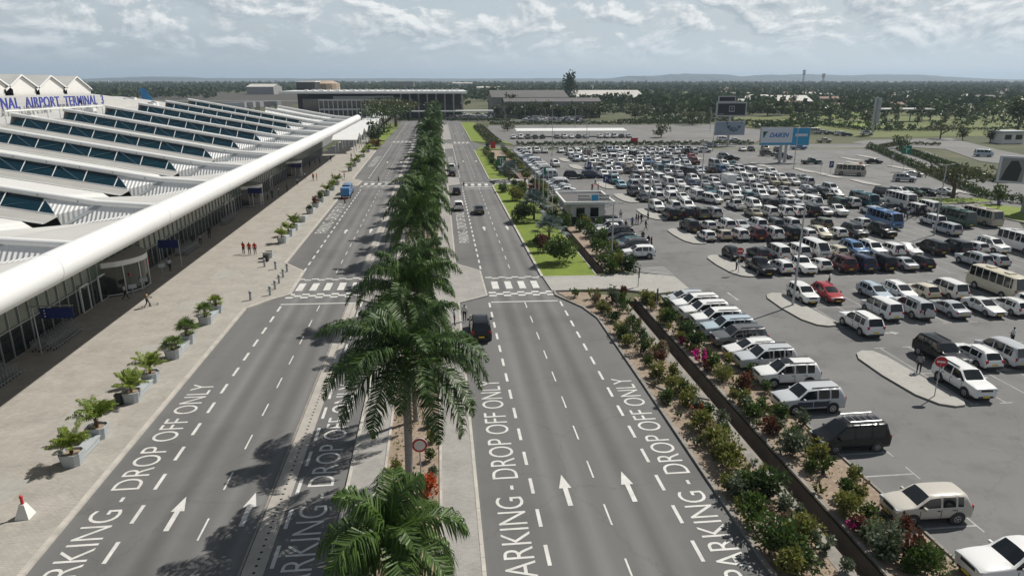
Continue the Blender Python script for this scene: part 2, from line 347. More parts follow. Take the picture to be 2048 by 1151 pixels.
# ================================================================ GROUND
def cutgrid(name, xs, ys, holes, z, m):
    b = MB(); idx = {}
    def vi(i, j):
        if (i, j) not in idx: idx[(i, j)] = len(b.v); b.v.append((xs[i], ys[j], z))
        return idx[(i, j)]
    for i in range(len(xs)-1):
        for j in range(len(ys)-1):
            cxm, cym = (xs[i]+xs[i+1])/2, (ys[j]+ys[j+1])/2
            if any(h[0] < cxm < h[1] and h[2] < cym < h[3] for h in holes): continue
            b.f.append((vi(i, j), vi(i+1, j), vi(i+1, j+1), vi(i, j+1))); b.m.append(0)
    return struct(b.build(name, m))
D1 = (19.15, 20.35, 6, 67.5); D2 = (18.25, 19.6, 78.3, 104); D3 = (17.3, 18.6, 132, 190)
cutgrid('ground', [-16000, -3000, -400, 17.3, 18.25, 18.6, 19.15, 19.6, 20.35, 400, 3000, 16000], [-3000, 6, 67.5, 78.3, 104, 132, 190, 500, 3000, 16000], [D1, D2, D3], -.12, M['terrain'])
for d in (D1, D2, D3):                                    # stone-lined drainage channels below ground level
    b = MB(); x0, x1, y0, y1 = d
    b.poly([(x0, y0, -1.1), (x1, y0, -1.1), (x1, y1, -1.1), (x0, y1, -1.1)])
    b.poly([(x0, y0, -1.1), (x0, y1, -1.1), (x0, y1, -.119), (x0, y0, -.119)]); b.poly([(x1, y0, -1.1), (x1, y0, -.119), (x1, y1, -.119), (x1, y1, -1.1)])
    b.poly([(x0, y1, -1.1), (x1, y1, -1.1), (x1, y1, -.119), (x0, y1, -.119)]); b.poly([(x0, y0, -1.1), (x0, y0, -.119), (x1, y0, -.119), (x1, y0, -1.1)])
    struct(b.build('drainage_channel', M['ditch']))
def sheet(name, polys, z, m):
    b = MB()
    for p in polys: b.flat(p, z)
    return struct(b.build(name, m))
def rect(x0, y0, x1, y1): return [(x0, y0), (x1, y0), (x1, y1), (x0, y1)]
sheet('road', [rect(-20.6, 2, -5.9, 392)], 0, M['asphalt'])
sheet('road', [[(1.5, 2), (15.2, 2), (15.2, 69), (11.7, 75), (11.5, 229), (14, 231), (26, 229), (26, 240), (15, 247), (11.5, 268), (11.5, 392), (1.5, 392)]], 0, M['asphalt'])
sheet('road', [rect(-40, 392, 60, 404)], 0, M['asphalt'])
# car park: kerb to kerb, narrowing to the far right corner
sheet('car_park', [[(24.4, 2), (75, 2), (90, 95), (96, 103.5), (103, 117), (112.5, 141), (129, 182), (145, 221), (110, 224.5), (31, 226), (21.5, 227), (21.5, 190), (21.6, 104), (21.6, 80), (27.4, 75.6), (27.4, 70), (23.5, 69), (24.2, 40)]], .004, M['lot'])
sheet('car_park', [[(26, 246), (60, 243), (112, 240), (150, 300), (140, 352), (25, 356), (21, 300)]], 0, M['worn'])
sheet('road', [GP([(1740, 293), (1775, 282), (1860, 305), (1935, 337), (2060, 372), (2060, 425), (1985, 407), (1890, 362), (1800, 322)])], .002, M['lot'])
sheet('road', [GP([(1700, 285), (1735, 280), (1900, 276), (2000, 300), (2060, 312), (2060, 335), (1960, 322), (1890, 298), (1780, 292)])], -.004, M['worn'])
sheet('road', [[(26, 228.5), (100, 226.5), (146, 224), (160, 238), (112, 238.5), (60, 241), (26, 243)]], -.002, M['worn'])
# terminal forecourt
b = MB()
b.prism([(-37, 5), (-20.45, 5), (-20.45, 68.6), (-18.6, 71.2), (-16.9, 73), (-17.1, 82.2), (-20.1, 86.4), (-20.3, 150), (-18.4, 153), (-18.2, 160), (-20.6, 164), (-21, 232), (-26, 236), (-30, 410), (-37, 410)], -.11, .13)
struct(b.build('pavement', M['paver']))
def kerbline(name, pts, wd, h, m, z0=-.1):
    b = MB()
    for (x0, y0), (x1, y1) in zip(pts[:-1], pts[1:]):
        d = Vector((x1-x0, y1-y0, 0)); L = d.length; k = max(1, int(L/1.0)); d.normalize(); n = Vector((-d.y, d.x, 0))*wd/2
        for i in range(k):                                            # one-metre kerb stones with open joints
            a = Vector((x0, y0, 0))+d*(L*i/k+.006); c = Vector((x0, y0, 0))+d*(L*(i+1)/k-.006); hh = h+random.uniform(-.006, .006)
            b.prism([(a-n)[:2], (c-n)[:2], (c+n)[:2], (a+n)[:2]], z0, hh)
    return struct(b.build(name, m))
kerbline('kerb', [(-20.3, 5), (-20.3, 68.6), (-18.5, 71.2), (-16.75, 73), (-16.95, 82.3), (-20, 86.5), (-20.15, 150), (-18.25, 153), (-18.05, 160), (-20.45, 164), (-20.85, 232)], .3, .15, M['kerb'])
# lighter inset slabs on the forecourt
b = MB()
for u, v, s in ((450, 550, 1.3), (383, 613, 1.2), (160, 838, 1.1), (8, 985, 1.0), (300, 700, .8)):
    x, y = G(u, v); b.flat(rect(x-s, y-s*1.3, x+s, y+s*1.3), .134)
struct(b.build('paving_slab', M['slab']))
# median: paved strip with a planted bed down the middle
b = MB()
for x0, x1 in ((-5.8, -3.9), (-.45, 1.45)): b.prism(rect(x0, 4, x1, 68.2), -.1, .13)
b.prism([(-5.8, 68.2), (-8.7, 70.4), (-8.8, 81), (-5.9, 84), (1.5, 84), (4.4, 80.2), (4.55, 70.4), (1.45, 68.2)], -.1, .132)
for x0, x1 in ((-5.8, -3.9), (-.45, 1.45)): b.prism(rect(x0, 84, x1, 388), -.1, .13)
b.prism([(1.45, 150), (4.3, 152), (4.3, 163), (1.45, 165)], -.1, .131); b.prism([(-5.8, 150), (-8.5, 152), (-8.5, 163), (-5.8, 165)], -.1, .131)
b.prism([(1.45, 232), (4.6, 234), (4.5, 252), (1.45, 255)], -.1, .131); b.prism([(1.45, 268), (4.4, 270), (4.3, 360), (1.45, 364)], -.1, .131)
struct(b.build('median', M['medpaver']))
b = MB(); b.flat(rect(-3.75, 4, -.6, 68), .1); b.flat(rect(-3.75, 84.2, -.6, 388), .1); struct(b.build('planting_bed', M['soil']))
for x in (-3.82, -.52): kerbline('kerb', [(x, 4), (x, 68.2)], .15, .17, M['kerb']); kerbline('kerb', [(x, 84), (x, 388)], .15, .17, M['kerb'])
kerbline('kerb', [(-5.85, 4), (-5.85, 68.2), (-8.75, 70.3), (-8.85, 81.1), (-5.95, 84), (-5.95, 388)], .2, .15, M['kerb'])
kerbline('kerb', [(1.5, 4), (1.5, 68.2), (4.6, 70.3), (4.45, 80.3), (1.55, 84), (1.5, 388)], .2, .15, M['kerb'])
# concrete drain with grating holes along the left carriageway
dm = mat('drain_concrete', (.43, .40, .36), .85, (.33, .305, .275), .8, contrast=.2)
def holes(mt):
    N = mt.node_tree.nodes; K = mt.node_tree.links; bs = N['Principled BSDF']; src = bs.inputs['Base Color'].links[0].from_socket
    g = N.new('ShaderNodeNewGeometry'); sp = N.new('ShaderNodeSeparateXYZ'); K.new(g.outputs['Position'], sp.inputs[0])
    def m(op, a, b_=None):
        n = N.new('ShaderNodeMath'); n.operation = op
        for i, v in enumerate((a, b_)):
            if v is None: continue
            if hasattr(v, 'links'): K.new(v, n.inputs[i])
            else: n.inputs[i].default_value = v
        return n.outputs[0]
    fy = m('SUBTRACT', m('FRACT', m('DIVIDE', sp.outputs[1], .5)), .5); dx = m('MULTIPLY', m('ADD', sp.outputs[0], 9.42), 1.0)
    r = m('ADD', m('POWER', m('MULTIPLY', fy, .5), 2.0), m('POWER', dx, 2.0))
    mk = m('LESS_THAN', r, .006)
    mx = N.new('ShaderNodeMix'); mx.data_type = 'RGBA'; K.new(mk, mx.inputs[0]); K.new(src, mx.inputs[6]); mx.inputs[7].default_value = (.02, .02, .02, 1)
    K.new(mx.outputs[2], bs.inputs['Base Color'])
holes(dm)
b = MB(); b.prism(rect(-10, 4, -8.95, 69.3), -.1, .03); b.prism(rect(-10, 82, -8.95, 386), -.1, .03); struct(b.build('drain_cover', dm))
kerbline('kerb', [(-10.1, 4), (-10.1, 69.3)], .12, .05, M['kerbdark']); kerbline('kerb', [(-10.1, 82), (-10.1, 300)], .12, .05, M['kerbdark'])
# right-hand planting beds, lawn and paths
b = MB(); b.flat([(15.1, 4), (19.15, 4), (19.15, 68.4), (15.5, 70.6), (12.4, 71), (15.1, 63)], .05); b.flat([(20.35, 4), (24.8, 4), (24.2, 40), (23.2, 67), (20.35, 68.4)], .05)
b.flat([(19.6, 78.2), (22.0, 77.8), (21.6, 104), (19.6, 108)], .05); b.flat([(18.6, 130), (21.6, 130), (21.5, 190), (21.5, 227), (15.5, 228), (15.5, 192), (18.6, 190)], .05)
struct(b.build('planting_bed', M['soil']))
b = MB(); b.flat(rect(18.3, 4, 19.1, 67), .07); b.flat(rect(20.4, 4, 20.62, 67), .1); struct(b.build('channel_coping', M['kerbdark']))
kerbline('kerb', [(15.1, 4), (15.1, 47), (15.0, 62), (14.2, 65.5), (12.1, 69.8), (12.15, 71.3), (18.8, 71.4)], .25, .15, M['kerbdark'])
kerbline('kerb', [(24.75, 4), (24.2, 40), (23.3, 66.5)], .15, .14, M['kerbdark'])
kerbline('kerb', [(15.1, 47.3), (16.5, 45.3), (19.1, 43.6)], .15, .16, M['kerbdark'])
LAWN = [[(11.65, 77.2), (18.2, 76.9), (18.2, 104), (17.2, 132), (16.9, 150), (12.4, 152), (11.3, 149)]]
b = MB(); [b.flat(p, .1) for p in LAWN]; b.flat([(11.3, 160), (17.2, 160), (17.2, 190), (15.4, 192), (13.2, 228.5), (11.3, 228.5)], .1)
b.flat(GP([(1945 // 1, 0)]) if 0 else [(12, 231.5), (24, 230), (24, 232), (14, 240)], .06); b.flat([(12, 262), (26, 250), (19, 300), (19, 380), (12, 380)], .06)
b.flat([(-26, 238), (-20.8, 236), (-20.2, 262), (-25, 263)], .14); b.flat([(-27, 270), (-20.4, 268), (-19.9, 360), (-27.5, 365)], .14)
b.flat([(26, 226.2), (112, 224.3), (146, 221.5), (146, 222.6), (112, 226), (26, 228.2)], .06)
b.flat([(88.5, 123.6), (94.4, 124.4), (106.5, 123.5), (104.5, 119.2), (96, 118.3), (89.5, 118.2), (87.6, 120.5)], .1)
b.flat([(96.6, 119.2) if 0 else (95.8, 115.5), (101.3, 117.6), (106, 112.5), (111, 106), (104, 94), (95.2, 97.5), (93.6, 106)], .1)
struct(b.build('lawn', M['lawn']))
kerbline('kerb', [(11.65, 77.1), (11.3, 149), (12.4, 152.2)], .3, .16, M['kerb']); kerbline('kerb', [(11.3, 160), (11.3, 228.6), (13.2, 229)], .25, .15, M['kerb'])
kerbline('kerb', [(11.65, 77.1), (18.2, 76.8)], .15, .13, M['kerb']); kerbline('kerb', [(18.2, 77), (18.2, 104)], .12, .13, M['kerb'])
kerbline('kerb', [(11.9, 264), (11.8, 384)], .25, .15, M['kerb']); kerbline('kerb', [(88.5, 123.6), (87.6, 120.5), (89.5, 118.1), (96, 118.2), (104.5, 119.1)], .2, .2, M['kerb'])
kerbline('kerb', [(101.3, 117.7), (95.8, 115.6), (93.5, 106), (95.2, 97.4), (104, 94)], .2, .2, M['kerb'])
b = MB(); b.prism([(11.9, 71.5), (18.8, 71.5), (23.4, 69.2), (27.3, 70.1), (27.3, 75.6), (22.1, 77.7), (18.2, 76.8), (11.7, 76.95)], -.11, .12)
b.prism([(12.2, 152.4), (17, 150.2), (21.5, 151), (21.5, 158), (17.2, 159.8), (11.3, 159.8)], -.1, .12)
struct(b.build('footpath', M['slab']))
# traffic islands between the rows of bays: rounded at the aisle, pointed at the far end
ISL = [(34.4, 66.4), (34.9, 67.5), (35.7, 68.0), (36.6, 67.8), (37.0, 66.5), (37.2, 62), (37.5, 58.3), (37.0, 57.5), (36.2, 57.4), (35.3, 57.9), (34.6, 59.5), (34.3, 63)]
def island(pts, m='slab'):
    b = MB(); b.prism(pts, -.1, .15, 0, 1); return struct(b.build('traffic_island', [M[m], M['kerbdark']]))
for dy in (-16.7, 0, 17.0, 33.9, 51.3, 68, 85, 101.5, 118, 134.5): island([(x+(.25 if dy > 20 else 0), y+dy) for x, y in ISL])
for cx, cy in ((115, 180), (93, 167.5), (95.7, 146), (119.5, 190.5), (128, 196), (94, 158), (121, 170), (108, 131), (86, 200), (76, 199.5), (87, 180)):
    island([(cx-1.1, cy+4), (cx-.3, cy+5), (cx+.8, cy+4.2), (cx+1.3, cy-4), (cx+.7, cy-5), (cx-.6, cy-4.8), (cx-1.4, cy-2)])
# painted markings
b = MB()
def dash(x, y0, y1, step, ln, wd, z=.012):
    y = y0
    while y < y1: b.flat(rect(x-wd/2, y, x+wd/2, y+ln), z); y += step
dash(-16.85, 23.4, 69, 3.15, 1.65, .21); dash(-12.9, 22.0, 69, 4.52, 1.85, .1); dash(-8.65, 22.4, 69, 3.05, 1.7, .2)
dash(4.7, 24.3, 67.5, 3.02, 1.55, .2); dash(8.45, 25.6, 67.5, 4.5, 1.85, .1); dash(12.2, 23.8, 66.5, 3.03, 1.6, .2)
for y0, y1 in ((81.5, 148), (164, 252), (272, 380)):
    dash(-16.95, y0+1, y1, 3.15, 1.65, .21); dash(-12.95, y0, y1, 4.52, 1.85, .1); dash(4.6, y0, y1-2, 3.02, 1.55, .2); dash(8.2, y0, y1-2, 4.5, 1.85, .1)
def zebra(x0, x1, y0, sk=-.03):
    xm = x0
    def Q(xa, xb, ya, yb): b.flat([(xa, ya+(xa-x0)*sk), (xb, ya+(xb-x0)*sk), (xb, yb+(xb-x0)*sk), (xa, yb+(xa-x0)*sk)], .012)
    Q(x0, x1, y0-.25, y0)
    n = int((x1-x0)/.75)
    for i in range(n):
        xa = x0+i*(x1-x0)/n; xb = xa+(x1-x0)/n
        for j in range(3):
            if (i+j) % 2 == 0: Q(xa, xb, y0+1.9+j*.55, y0+1.9+j*.55+.5)
        for j in range(2):
            if (i+j) % 2 == 1: Q(xa, xb, y0+8.7+j*.4, y0+8.7+j*.4+.36)
    x = x0+.55
    while x < x1-.6: Q(x, x+.75, y0+4.6, y0+7.5); x += 1.52
zebra(-17.0, -9.1, 69.9); zebra(4.9, 12.0, 68.4); zebra(-17.6, -9.2, 149.5); zebra(4.6, 11.1, 146); zebra(-17.8, -9.2, 258); zebra(4.8, 11.4, 252)
def arrow(x, y, L=3.1):
    b.flat([(x-.14, y), (x+.14, y), (x+.14, y+L*.55), (x-.14, y+L*.55)], .012); b.flat([(x-.36, y+L*.55), (x+.36, y+L*.55), (x, y+L)], .012)
for x in (-14.8, -11.0, 6.6, 10.25):
    for y in (32.0, 104, 196, 300): arrow(x, y)
struct(b.build('road_marking', M['paint']))
b = MB()
dash(12, -10, -5, 9, 1, .1)
for y in [28.05+2.48*k for k in range(-1, 15)]:                         # bays along the planting bed
    b.flat(rect(24.3, y-.06, 27.5, y+.06), .011); b.flat(rect(27.5, y-.55, 27.6, y+.75), .011)
ROWS = [(44.0, 49.0), (60.3, 65.7), (76.8, 83.3), (94.1, 100.5), (110.7, 117.3), (127.6, 133.9), (144.2, 150.6), (160.8, 167.3), (177.4, 184), (194.2, 200.6)]
for i, (a, c) in enumerate(ROWS):
    x = 37.8
    while x < (76, 80, 84, 88, 93, 98, 106, 112, 118, 124)[i]:
        b.flat(rect(x-.05, a-2.9, x+.05, c+2.9), .011); b.flat(rect(x-.5, a-3.0, x+.5, a-2.9), .011); b.flat(rect(x-.5, c+2.9, x+.5, c+3.0), .011); x += 2.62
    b.flat(rect(37.8, (a+c)/2-.05, x-2.6, (a+c)/2+.05), .0115)
for y in [80.2+2.6*k for k in range(10)]: b.flat(rect(22.6, y-.05, 27.6, y+.05), .011)
for y in (250, 262, 274, 286, 298, 310, 322, 334, 346): b.flat(rect(62 if y < 300 else 34, y-.1, 118, y+.1), .006)
for k in range(6):
    y = 76.3+k*.62; b.flat([(23.2, y), (27.6, y+.5), (27.6, y+.68), (23.2, y+.18)], .011)
    if k < 3: b.flat([(24.2, 67.3+k*.7), (27.2, 67.5+k*.7), (27.2, 67.68+k*.7), (24.2, 67.48+k*.7)], .011)
b.flat([(31.0, 66.2), (31.22, 66.2), (31.22, 69), (31.0, 69)], .011)
b.flat([(38.8, 55.3), (41.2, 55.2), (41.2, 54.9), (41.9, 55.3), (41.2, 55.75), (41.2, 55.45), (38.8, 55.55)], .011)
struct(b.build('bay_marking', M['fadedpaint']))
def textmesh(s, ext=0.0, off=0.0, shear=0.0, spacing=1.0):
    cu = bpy.data.curves.new('lettering', 'FONT'); cu.body = s; cu.extrude = ext; cu.offset = off; cu.shear = shear; cu.space_character = spacing; cu.resolution_u = 4
    o = bpy.data.objects.new('lettering', cu); col.objects.link(o); dg = bpy.context.evaluated_depsgraph_get()
    me = bpy.data.meshes.new_from_object(o.evaluated_get(dg)); mb = MB()
    mb.add([tuple(v.co) for v in me.vertices], [tuple(p.vertices) for p in me.polygons])
    bpy.data.objects.remove(o); bpy.data.curves.remove(cu); bpy.data.meshes.remove(me)
    xs = [v[0] for v in mb.v]; ys = [v[1] for v in mb.v]; x0, x1, y0, y1 = min(xs), max(xs), min(ys), max(ys)
    mb.v = [((v[0]-x0)/(x1-x0), (v[1]-y0)/(y1-y0), v[2]) for v in mb.v]; return mb
TXT = textmesh('PARKING - DROP OFF ONLY', 0, -.006)
def roadtext(x0, x1, y0, y1):          # x1 = letter tops (further left), reads away from the camera
    b = MB(); b.join(TXT); b.v = [(x0+(x1-x0)*v[1], y0+(y1-y0)*v[0], .013) for v in b.v]; return struct(b.build('road_lettering', M['paint']))
for a in ((-17.75, -19.35, 26.6, 50.4), (-6.7, -8.2, 26.0, 49.3), (4.05, 2.5, 25.8, 48.8), (14.35, 12.8, 25.4, 48.1), (-17.6, -19.4, 104.5, 131), (-17.6, -19.4, 188, 214), (3.9, 2.4, 96, 120), (3.9, 2.4, 186, 210)): roadtext(*a)
# hills far beyond the town
def hillrange(px, Y, depth, seed):
    rnd = random.Random(seed); b = MB(); n = len(px); rows = 6
    prof = []
    for k in range(n-1):
        for t in range(8):
            f = t/8; u = px[k][0]*(1-f)+px[k+1][0]*f; v = px[k][1]*(1-f)+px[k+1][1]*f
            x, z = aty(u, v+rnd.uniform(-.5, .5), Y); prof.append((x, z))
    vs = []
    for j in range(rows+1):
        s = j/rows
        for x, z in prof: vs.append((x+rnd.uniform(-40, 40), Y-depth*(1-s)+rnd.uniform(-60, 60), -1+(z+1)*(s**1.4)*(1 if j == rows else rnd.uniform(.9, 1.05))))
    c = len(prof)
    for x, z in prof: vs.append((x, Y+depth*1.3, -2))
    for j in range(rows+1):
        for i in range(c-1): b.f.append((j*c+i, j*c+i+1, (j+1)*c+i+1, (j+1)*c+i)); b.m.append(0)
    b.v = vs; return struct(b.build('hills', M['hill'], smooth=60))
hillrange([(1150, 162), (1240, 156), (1265, 152), (1310, 152), (1345, 148.5), (1380, 147.5), (1450, 149), (1480, 153), (1530, 150), (1620, 148.5), (1700, 151), (1740, 149.5), (1830, 149), (1870, 152), (1940, 156), (2010, 161), (2120, 158), (2300, 152), (2500, 160)], 7600, 1500, 3)
hillrange([(180, 157.5), (260, 154.5), (330, 153), (420, 156), (600, 157), (760, 156.5), (900, 157.5), (1100, 156.5), (1200, 157), (1400, 158)], 8800, 1200, 4)
# ================================================================ TERMINAL
term = thing('terminal_building', 'long white terminal with sawtooth skylight roof and round white eaves tube', 'terminal')
XB, XF = -62.0, -25.3
def Bz(x): return 11+.186*(-34-x) if x < -33.6 else 10.0+(x+33.6)*.115       # foot of each riser
def Tz(x): return Bz(x)+1.38 if x < -35.4 else (12.46+(x+35.4)*(-.14) if x < -31 else 11.84+(x+31)*(-.085))
b = MB(); yk = [48.65+14.85*k for k in range(12)]
b.cyl((-25.0, 2, 10.9), (-25.0, 221.5, 10.9), 1.03, 1.03, 28)
for k in range(12): b.cyl((-25.0, 8.1+18.2*k, 10.9), (-25.0, 8.13+18.2*k, 10.9), 1.036, 1.036, 28, 1)
b.build('eaves_tube', [M['tube'], M['steel']], term, 40)
def strip(mb, xs, za, zb, ya, yb, m):
    for x0, x1 in zip(xs[:-1], xs[1:]): mb.poly([(x0, ya(x0), za(x0)), (x1, ya(x1), za(x1)), (x1, yb(x1), zb(x1)), (x0, yb(x0), zb(x0))], m)
SL = 1.55                                                     # risers lean back this far
for k, y in enumerate(yk):
    dz = SL*10/y; T = lambda x: Tz(x)-dz; yt = y+SL; plain = k > 9; X0 = -47.0 if plain else XB
    b = MB(); last = k == len(yk)-1; yg = y+14.85-2.6 if not last else y+9; yv = y+14.85 if not last else y+9
    strip(b, [X0, -35.4, -33.6], lambda x: T(x)+.2, lambda x: Bz(x)-.25, lambda x: yt+.4, lambda x: yg, 0)
    strip(b, [-33.6, -31, XF], lambda x: T(x)+.2, lambda x: Bz(x)-.03, lambda x: yt+.4, lambda x: yv, 3)
    b.poly([(-33.6, yg, 9.9), (-33.6, yv, 9.95), (-33.0, yv, 10.0), (-33.1, yg, 10.1)], 4)
    strip(b, [X0, -33.7], lambda x: Bz(x)-.24, lambda x: Bz(x)-.04, lambda x: y-2.45, lambda x: y-.02, 2)         # flat grey gutter strip
    b.path([(X0, y-2.5, Bz(X0)-.2), (-33.8, y-2.5, Bz(-33.8)-.2)], .09, 6, 5)
    if plain: b.poly([(X0, y, Bz(X0)), (-34, y, Bz(-34)), (-35.4, yt, T(-35.4)), (X0, yt, T(X0))], 1)
    b.poly([(-34, y, Bz(-34)), (-33.6, y, 10.0), (-31, yt, T(-31)), (-35.4, yt, T(-35.4))], 1)
    b.poly([(-33.6, y-.03, 10.0), (XF, y-.03, Bz(XF)), (XF, yt-.03, T(XF)), (-31, yt-.03, T(-31))], 1)
    b.poly([(-33.95, y-.06, 9.99), (-33.2, y-.06, 10.07), (-30.5, yt-.06, T(-30.5)), (-31.3, yt-.06, T(-31.3))], 6)
    b.poly([(-35.65, yt-.06, T(-35.4)), (-35.3, yt-.06, T(-35.4)), (-33.85, y-.06, Bz(-34)-.1), (-34.15, y-.06, Bz(-34)-.0)], 5)
    b.poly([(X0, y, Bz(X0)-1.2), (X0, yt, Bz(X0)-1.2), (X0, yt+.4, T(X0)+.2), (X0, yt, T(X0))], 5); b.poly([(X0, yt, Bz(X0)-1.2), (X0, yg, Bz(X0)-1.2), (X0, yg, Bz(X0)-.25), (X0, yt+.4, T(X0)+.2)], 5)
    b.build('roof_bay', [M['roof'], M['corr'], M['sill'], M['roofflat'], M['dark'], M['white'], M['planter']], term)
    b = MB(); b.path([(X0, yt+.12, T(X0)+.12), (-31, yt+.12, T(-31)+.12), (XF+.2, yt+.12, T(XF)+.1)], .3, 12)
    for j in range(9):
        xx = XB+3+j*3.3
        if xx > X0: b.box((xx, yt-.18, T(xx)+.14), (.1, .06, .22), 1)
    b.build('ridge_beam', [M['white'], M['steel']], term, 40)
    if plain: continue
    b = MB(); b.poly([(XB+.1, y-.02, Bz(XB)), (-34.0, y-.02, Bz(-34)), (-35.4, yt-.02, T(-35.4)), (XB+2, yt-.02, T(XB+2))])
    g = b.build('skylight', M['skyglass'], term)
    b = MB(); b2 = MB(); n = 9
    for j in range(n):
        xx = XB+2+j*(XB*-1-35.4-2)/(n-1)
        b.add([(xx-.06, y-.05, Bz(xx)), (xx+.06, y-.05, Bz(xx)), (xx+.06, yt-.05, T(xx)), (xx-.06, yt-.05, T(xx))], [(0, 1, 2, 3)])
        if j < n-1:
            xm = xx+3.08; A, C = (xx+.25, y+.1, Bz(xx)+.1), (xm-.25, yt-.1, T(xm)-.1)
            if j % 2 == 0: A, C = (xx+.25, yt-.1, T(xx)-.1), (xm-.25, y+.1, Bz(xm)+.1)
            b2.poly([(A[0]-.1, A[1]-.04, A[2]), (A[0]+.1, A[1]-.04, A[2]), (C[0]+.1, C[1]-.04, C[2]), (C[0]-.1, C[1]-.04, C[2])])
    strip(b, [XB, -34], lambda x: Bz(x)-.02, lambda x: Bz(x)+.1, lambda x: y-.06, lambda x: y-.0, 0)
    b.build('glazing_bar', M['white'], g); b2.build('brace', M['brace'], g)
b = MB()                                                     # near bay in front of the first riser, rear roof, end walls
b.poly([(XB, 33, Tz(XB)+.2), (-33.6, 33, 12.4), (-33.6, 47.3, 10.2), (XB, 47.3, 15.3)], 0)
b.poly([(-33.6, 33, 12.3), (XF, 33, 11.8), (XF, 48.6, 11.0), (-33.6, 48.6, 10.0)], 1)
b.poly([(-118, 8, 16.4), (XB-.9, 8, 15.4), (XB-.9, 192, 15.4), (-118, 275, 16.4)], 1)
b.poly([(XB-.9, 192, 15.4), (XB-.9, 192, 0), (-118, 275, 0), (-118, 275, 16.4)], 2)
b.poly([(XB-.9, 192, 15.4), (XB-.9, 204, 14.6), (-112, 274, 15.9), (-118, 275, 16.4)], 1)
b.poly([(XF, 220.5, 10.9), (-47, 220.5, 12.6), (-47, 220.5, 0), (-36, 220.5, 0), (-36, 220.5, 9.2)], 2); b.poly([(-47, 184, 12.8), (-47, 220.5, 12.6), (XB-.9, 204, 14.6), (XB-.9, 192, 15.4)], 1)
b.poly([(XF, 182, 11), (XF, 204.3, 11), (XB, 204.3, 15.3), (XB, 204, 15.3), (-34, 184, 10.3)], 1) if 0 else None
b.build('rear_roof', [M['roof'], M['roofflat'], M['whitepaint']], term)
b = MB(); b.poly([(-36, 4, 9.3), (-36, 220, 9.3), (-25.2, 220, 10.1), (-25.2, 4, 10.1)])
b.build('soffit', [M['whitepaint'], M['white']], term)
ug = MB(); lg = MB(); lg2 = MB(); fr = MB()
y = 6.0; XW = -36.0
while y < 219:
    if not (73.9 < y < 81.6): (lg if y < 77 else lg2).poly([(XW, y, .05), (XW, y+1.55, .05), (XW, y+1.55, 2.6), (XW, y, 2.6)])
    ug.poly([(XW, y, 2.6), (XW, y+1.55, 2.6), (XW, y+1.55, 5.4), (XW, y, 5.4)])
    ug.poly([(XW, y, 5.4), (XW, y+1.55, 5.4), (XW, y+1.55, 9.2), (XW, y, 9.2)])
    fr.box((XW+.05, y, 4.6), (.12, .07, 9.2)); y += 1.55
for z in (.1, 2.6, 5.4): fr.box((XW+.05, 112.5, z), (.13, 213, .08))
lg.build('glass_wall', M['glasslow'], term); lg2.build('glass_wall', M['glasslow'], term); ug.build('upper_glazing', M['glassup'], term); fr.build('mullion', M['galv'], term)
for y in (69.4, 73.2, 118, 121.5, 150):
    d = MB(); d.box((XW+.1, y, 1.35), (.08, 1.5, 2.5), 1)
    for s in (-1, 1): d.box((XW+.14, y+s*.78, 1.4), (.16, .12, 2.8))
    d.box((XW+.14, y, 2.75), (.16, 1.6, .14)); d.box((XW+.14, y, .1), (.16, 1.6, .14)); d.build('door', [M['white'], M['glasslow']], term)
for yc, ln in ((77.6, 3.9), (131, 3.4), (170, 3.2)):                        # curved entrance porches
    e = MB(); n = 14; pts = [(XW+.05+2.9*math.sin(math.pi*i/n)**.6, yc-ln+2*ln*i/n) for i in range(n+1)]
    e.prism([(XW, yc-ln)]+pts+[(XW, yc+ln)], 3.35, 3.9, 1, 0, bottom=True)
    pr = e.build('entrance_porch', [M['white'], M['slab']], term)
    e = MB()
    for i in range(n): e.poly([(pts[i][0]-.15, pts[i][1], .1), (pts[i+1][0]-.15, pts[i+1][1], .1), (pts[i+1][0]-.15, pts[i+1][1], 3.35), (pts[i][0]-.15, pts[i][1], 3.35)])
    e.build('curved_glass', M['glasslow'], pr); e = MB()
    for i in (2, 5, 9, 12): e.cyl((pts[i][0]-.1, pts[i][1], .1), (pts[i][0]-.1, pts[i][1], 3.36), .06, .06, 8)
    for i in range(n): e.cyl((pts[i][0]-.1, pts[i][1], .3), (pts[i+1][0]-.1, pts[i+1][1], .3), .05, .05, 6)
    e.build('porch_frame', M['white'], pr); e = MB(); e.box((pts[3][0]-.12, pts[3][1]+.5, 2.2), (.05, 1.5, .22)); e.build('red_band', M['red'], pr); e = MB(); e.box((pts[11][0]-.12, pts[11][1], 2.4), (.05, 1.0, .8)); e.build('red_panel', M['red'], pr)
# rooftop lettering and its gantry
sg = thing('rooftop_sign', 'blue rooftop letters reading INTERNATIONAL AIRPORT TERMINAL 3 on the terminal', 'sign')
tm = textmesh('INTERNATIONAL  AIRPORT  TERMINAL  3', .02, .006, spacing=1.1); XL = -80.0
def onL(u_, v_):
    x, y, z = ray(u_, v_); t = XL/x; return y*t, CAMH+z*t
(ya, za), (yb, zb2) = onL(49, 216.5), onL(208, 208)
y0 = yb-(yb-ya)/.565; y1 = yb; zl = za+(zb2-za)*(y0-ya)/(yb-ya)
iv = sorted((min(tm.v[q][0] for q in f), max(tm.v[q][0] for q in f), i) for i, f in enumerate(tm.f)); words = [[]]; edge = 0
for a_, c_, i in iv:
    if a_-edge > .018 and words[-1]: words.append([])
    words[-1].append(tm.f[i]); edge = max(edge, c_)
for fs in words:
    b = MB()
    for f in fs: b.add([(XL-tm.v[q][2]*4, y0+(y1-y0)*tm.v[q][0], zl+(zb2-zl)*tm.v[q][0]+2.05*tm.v[q][1]) for q in f], [tuple(range(len(f)))])
    b.build('lettering', M['letterblue'], sg)
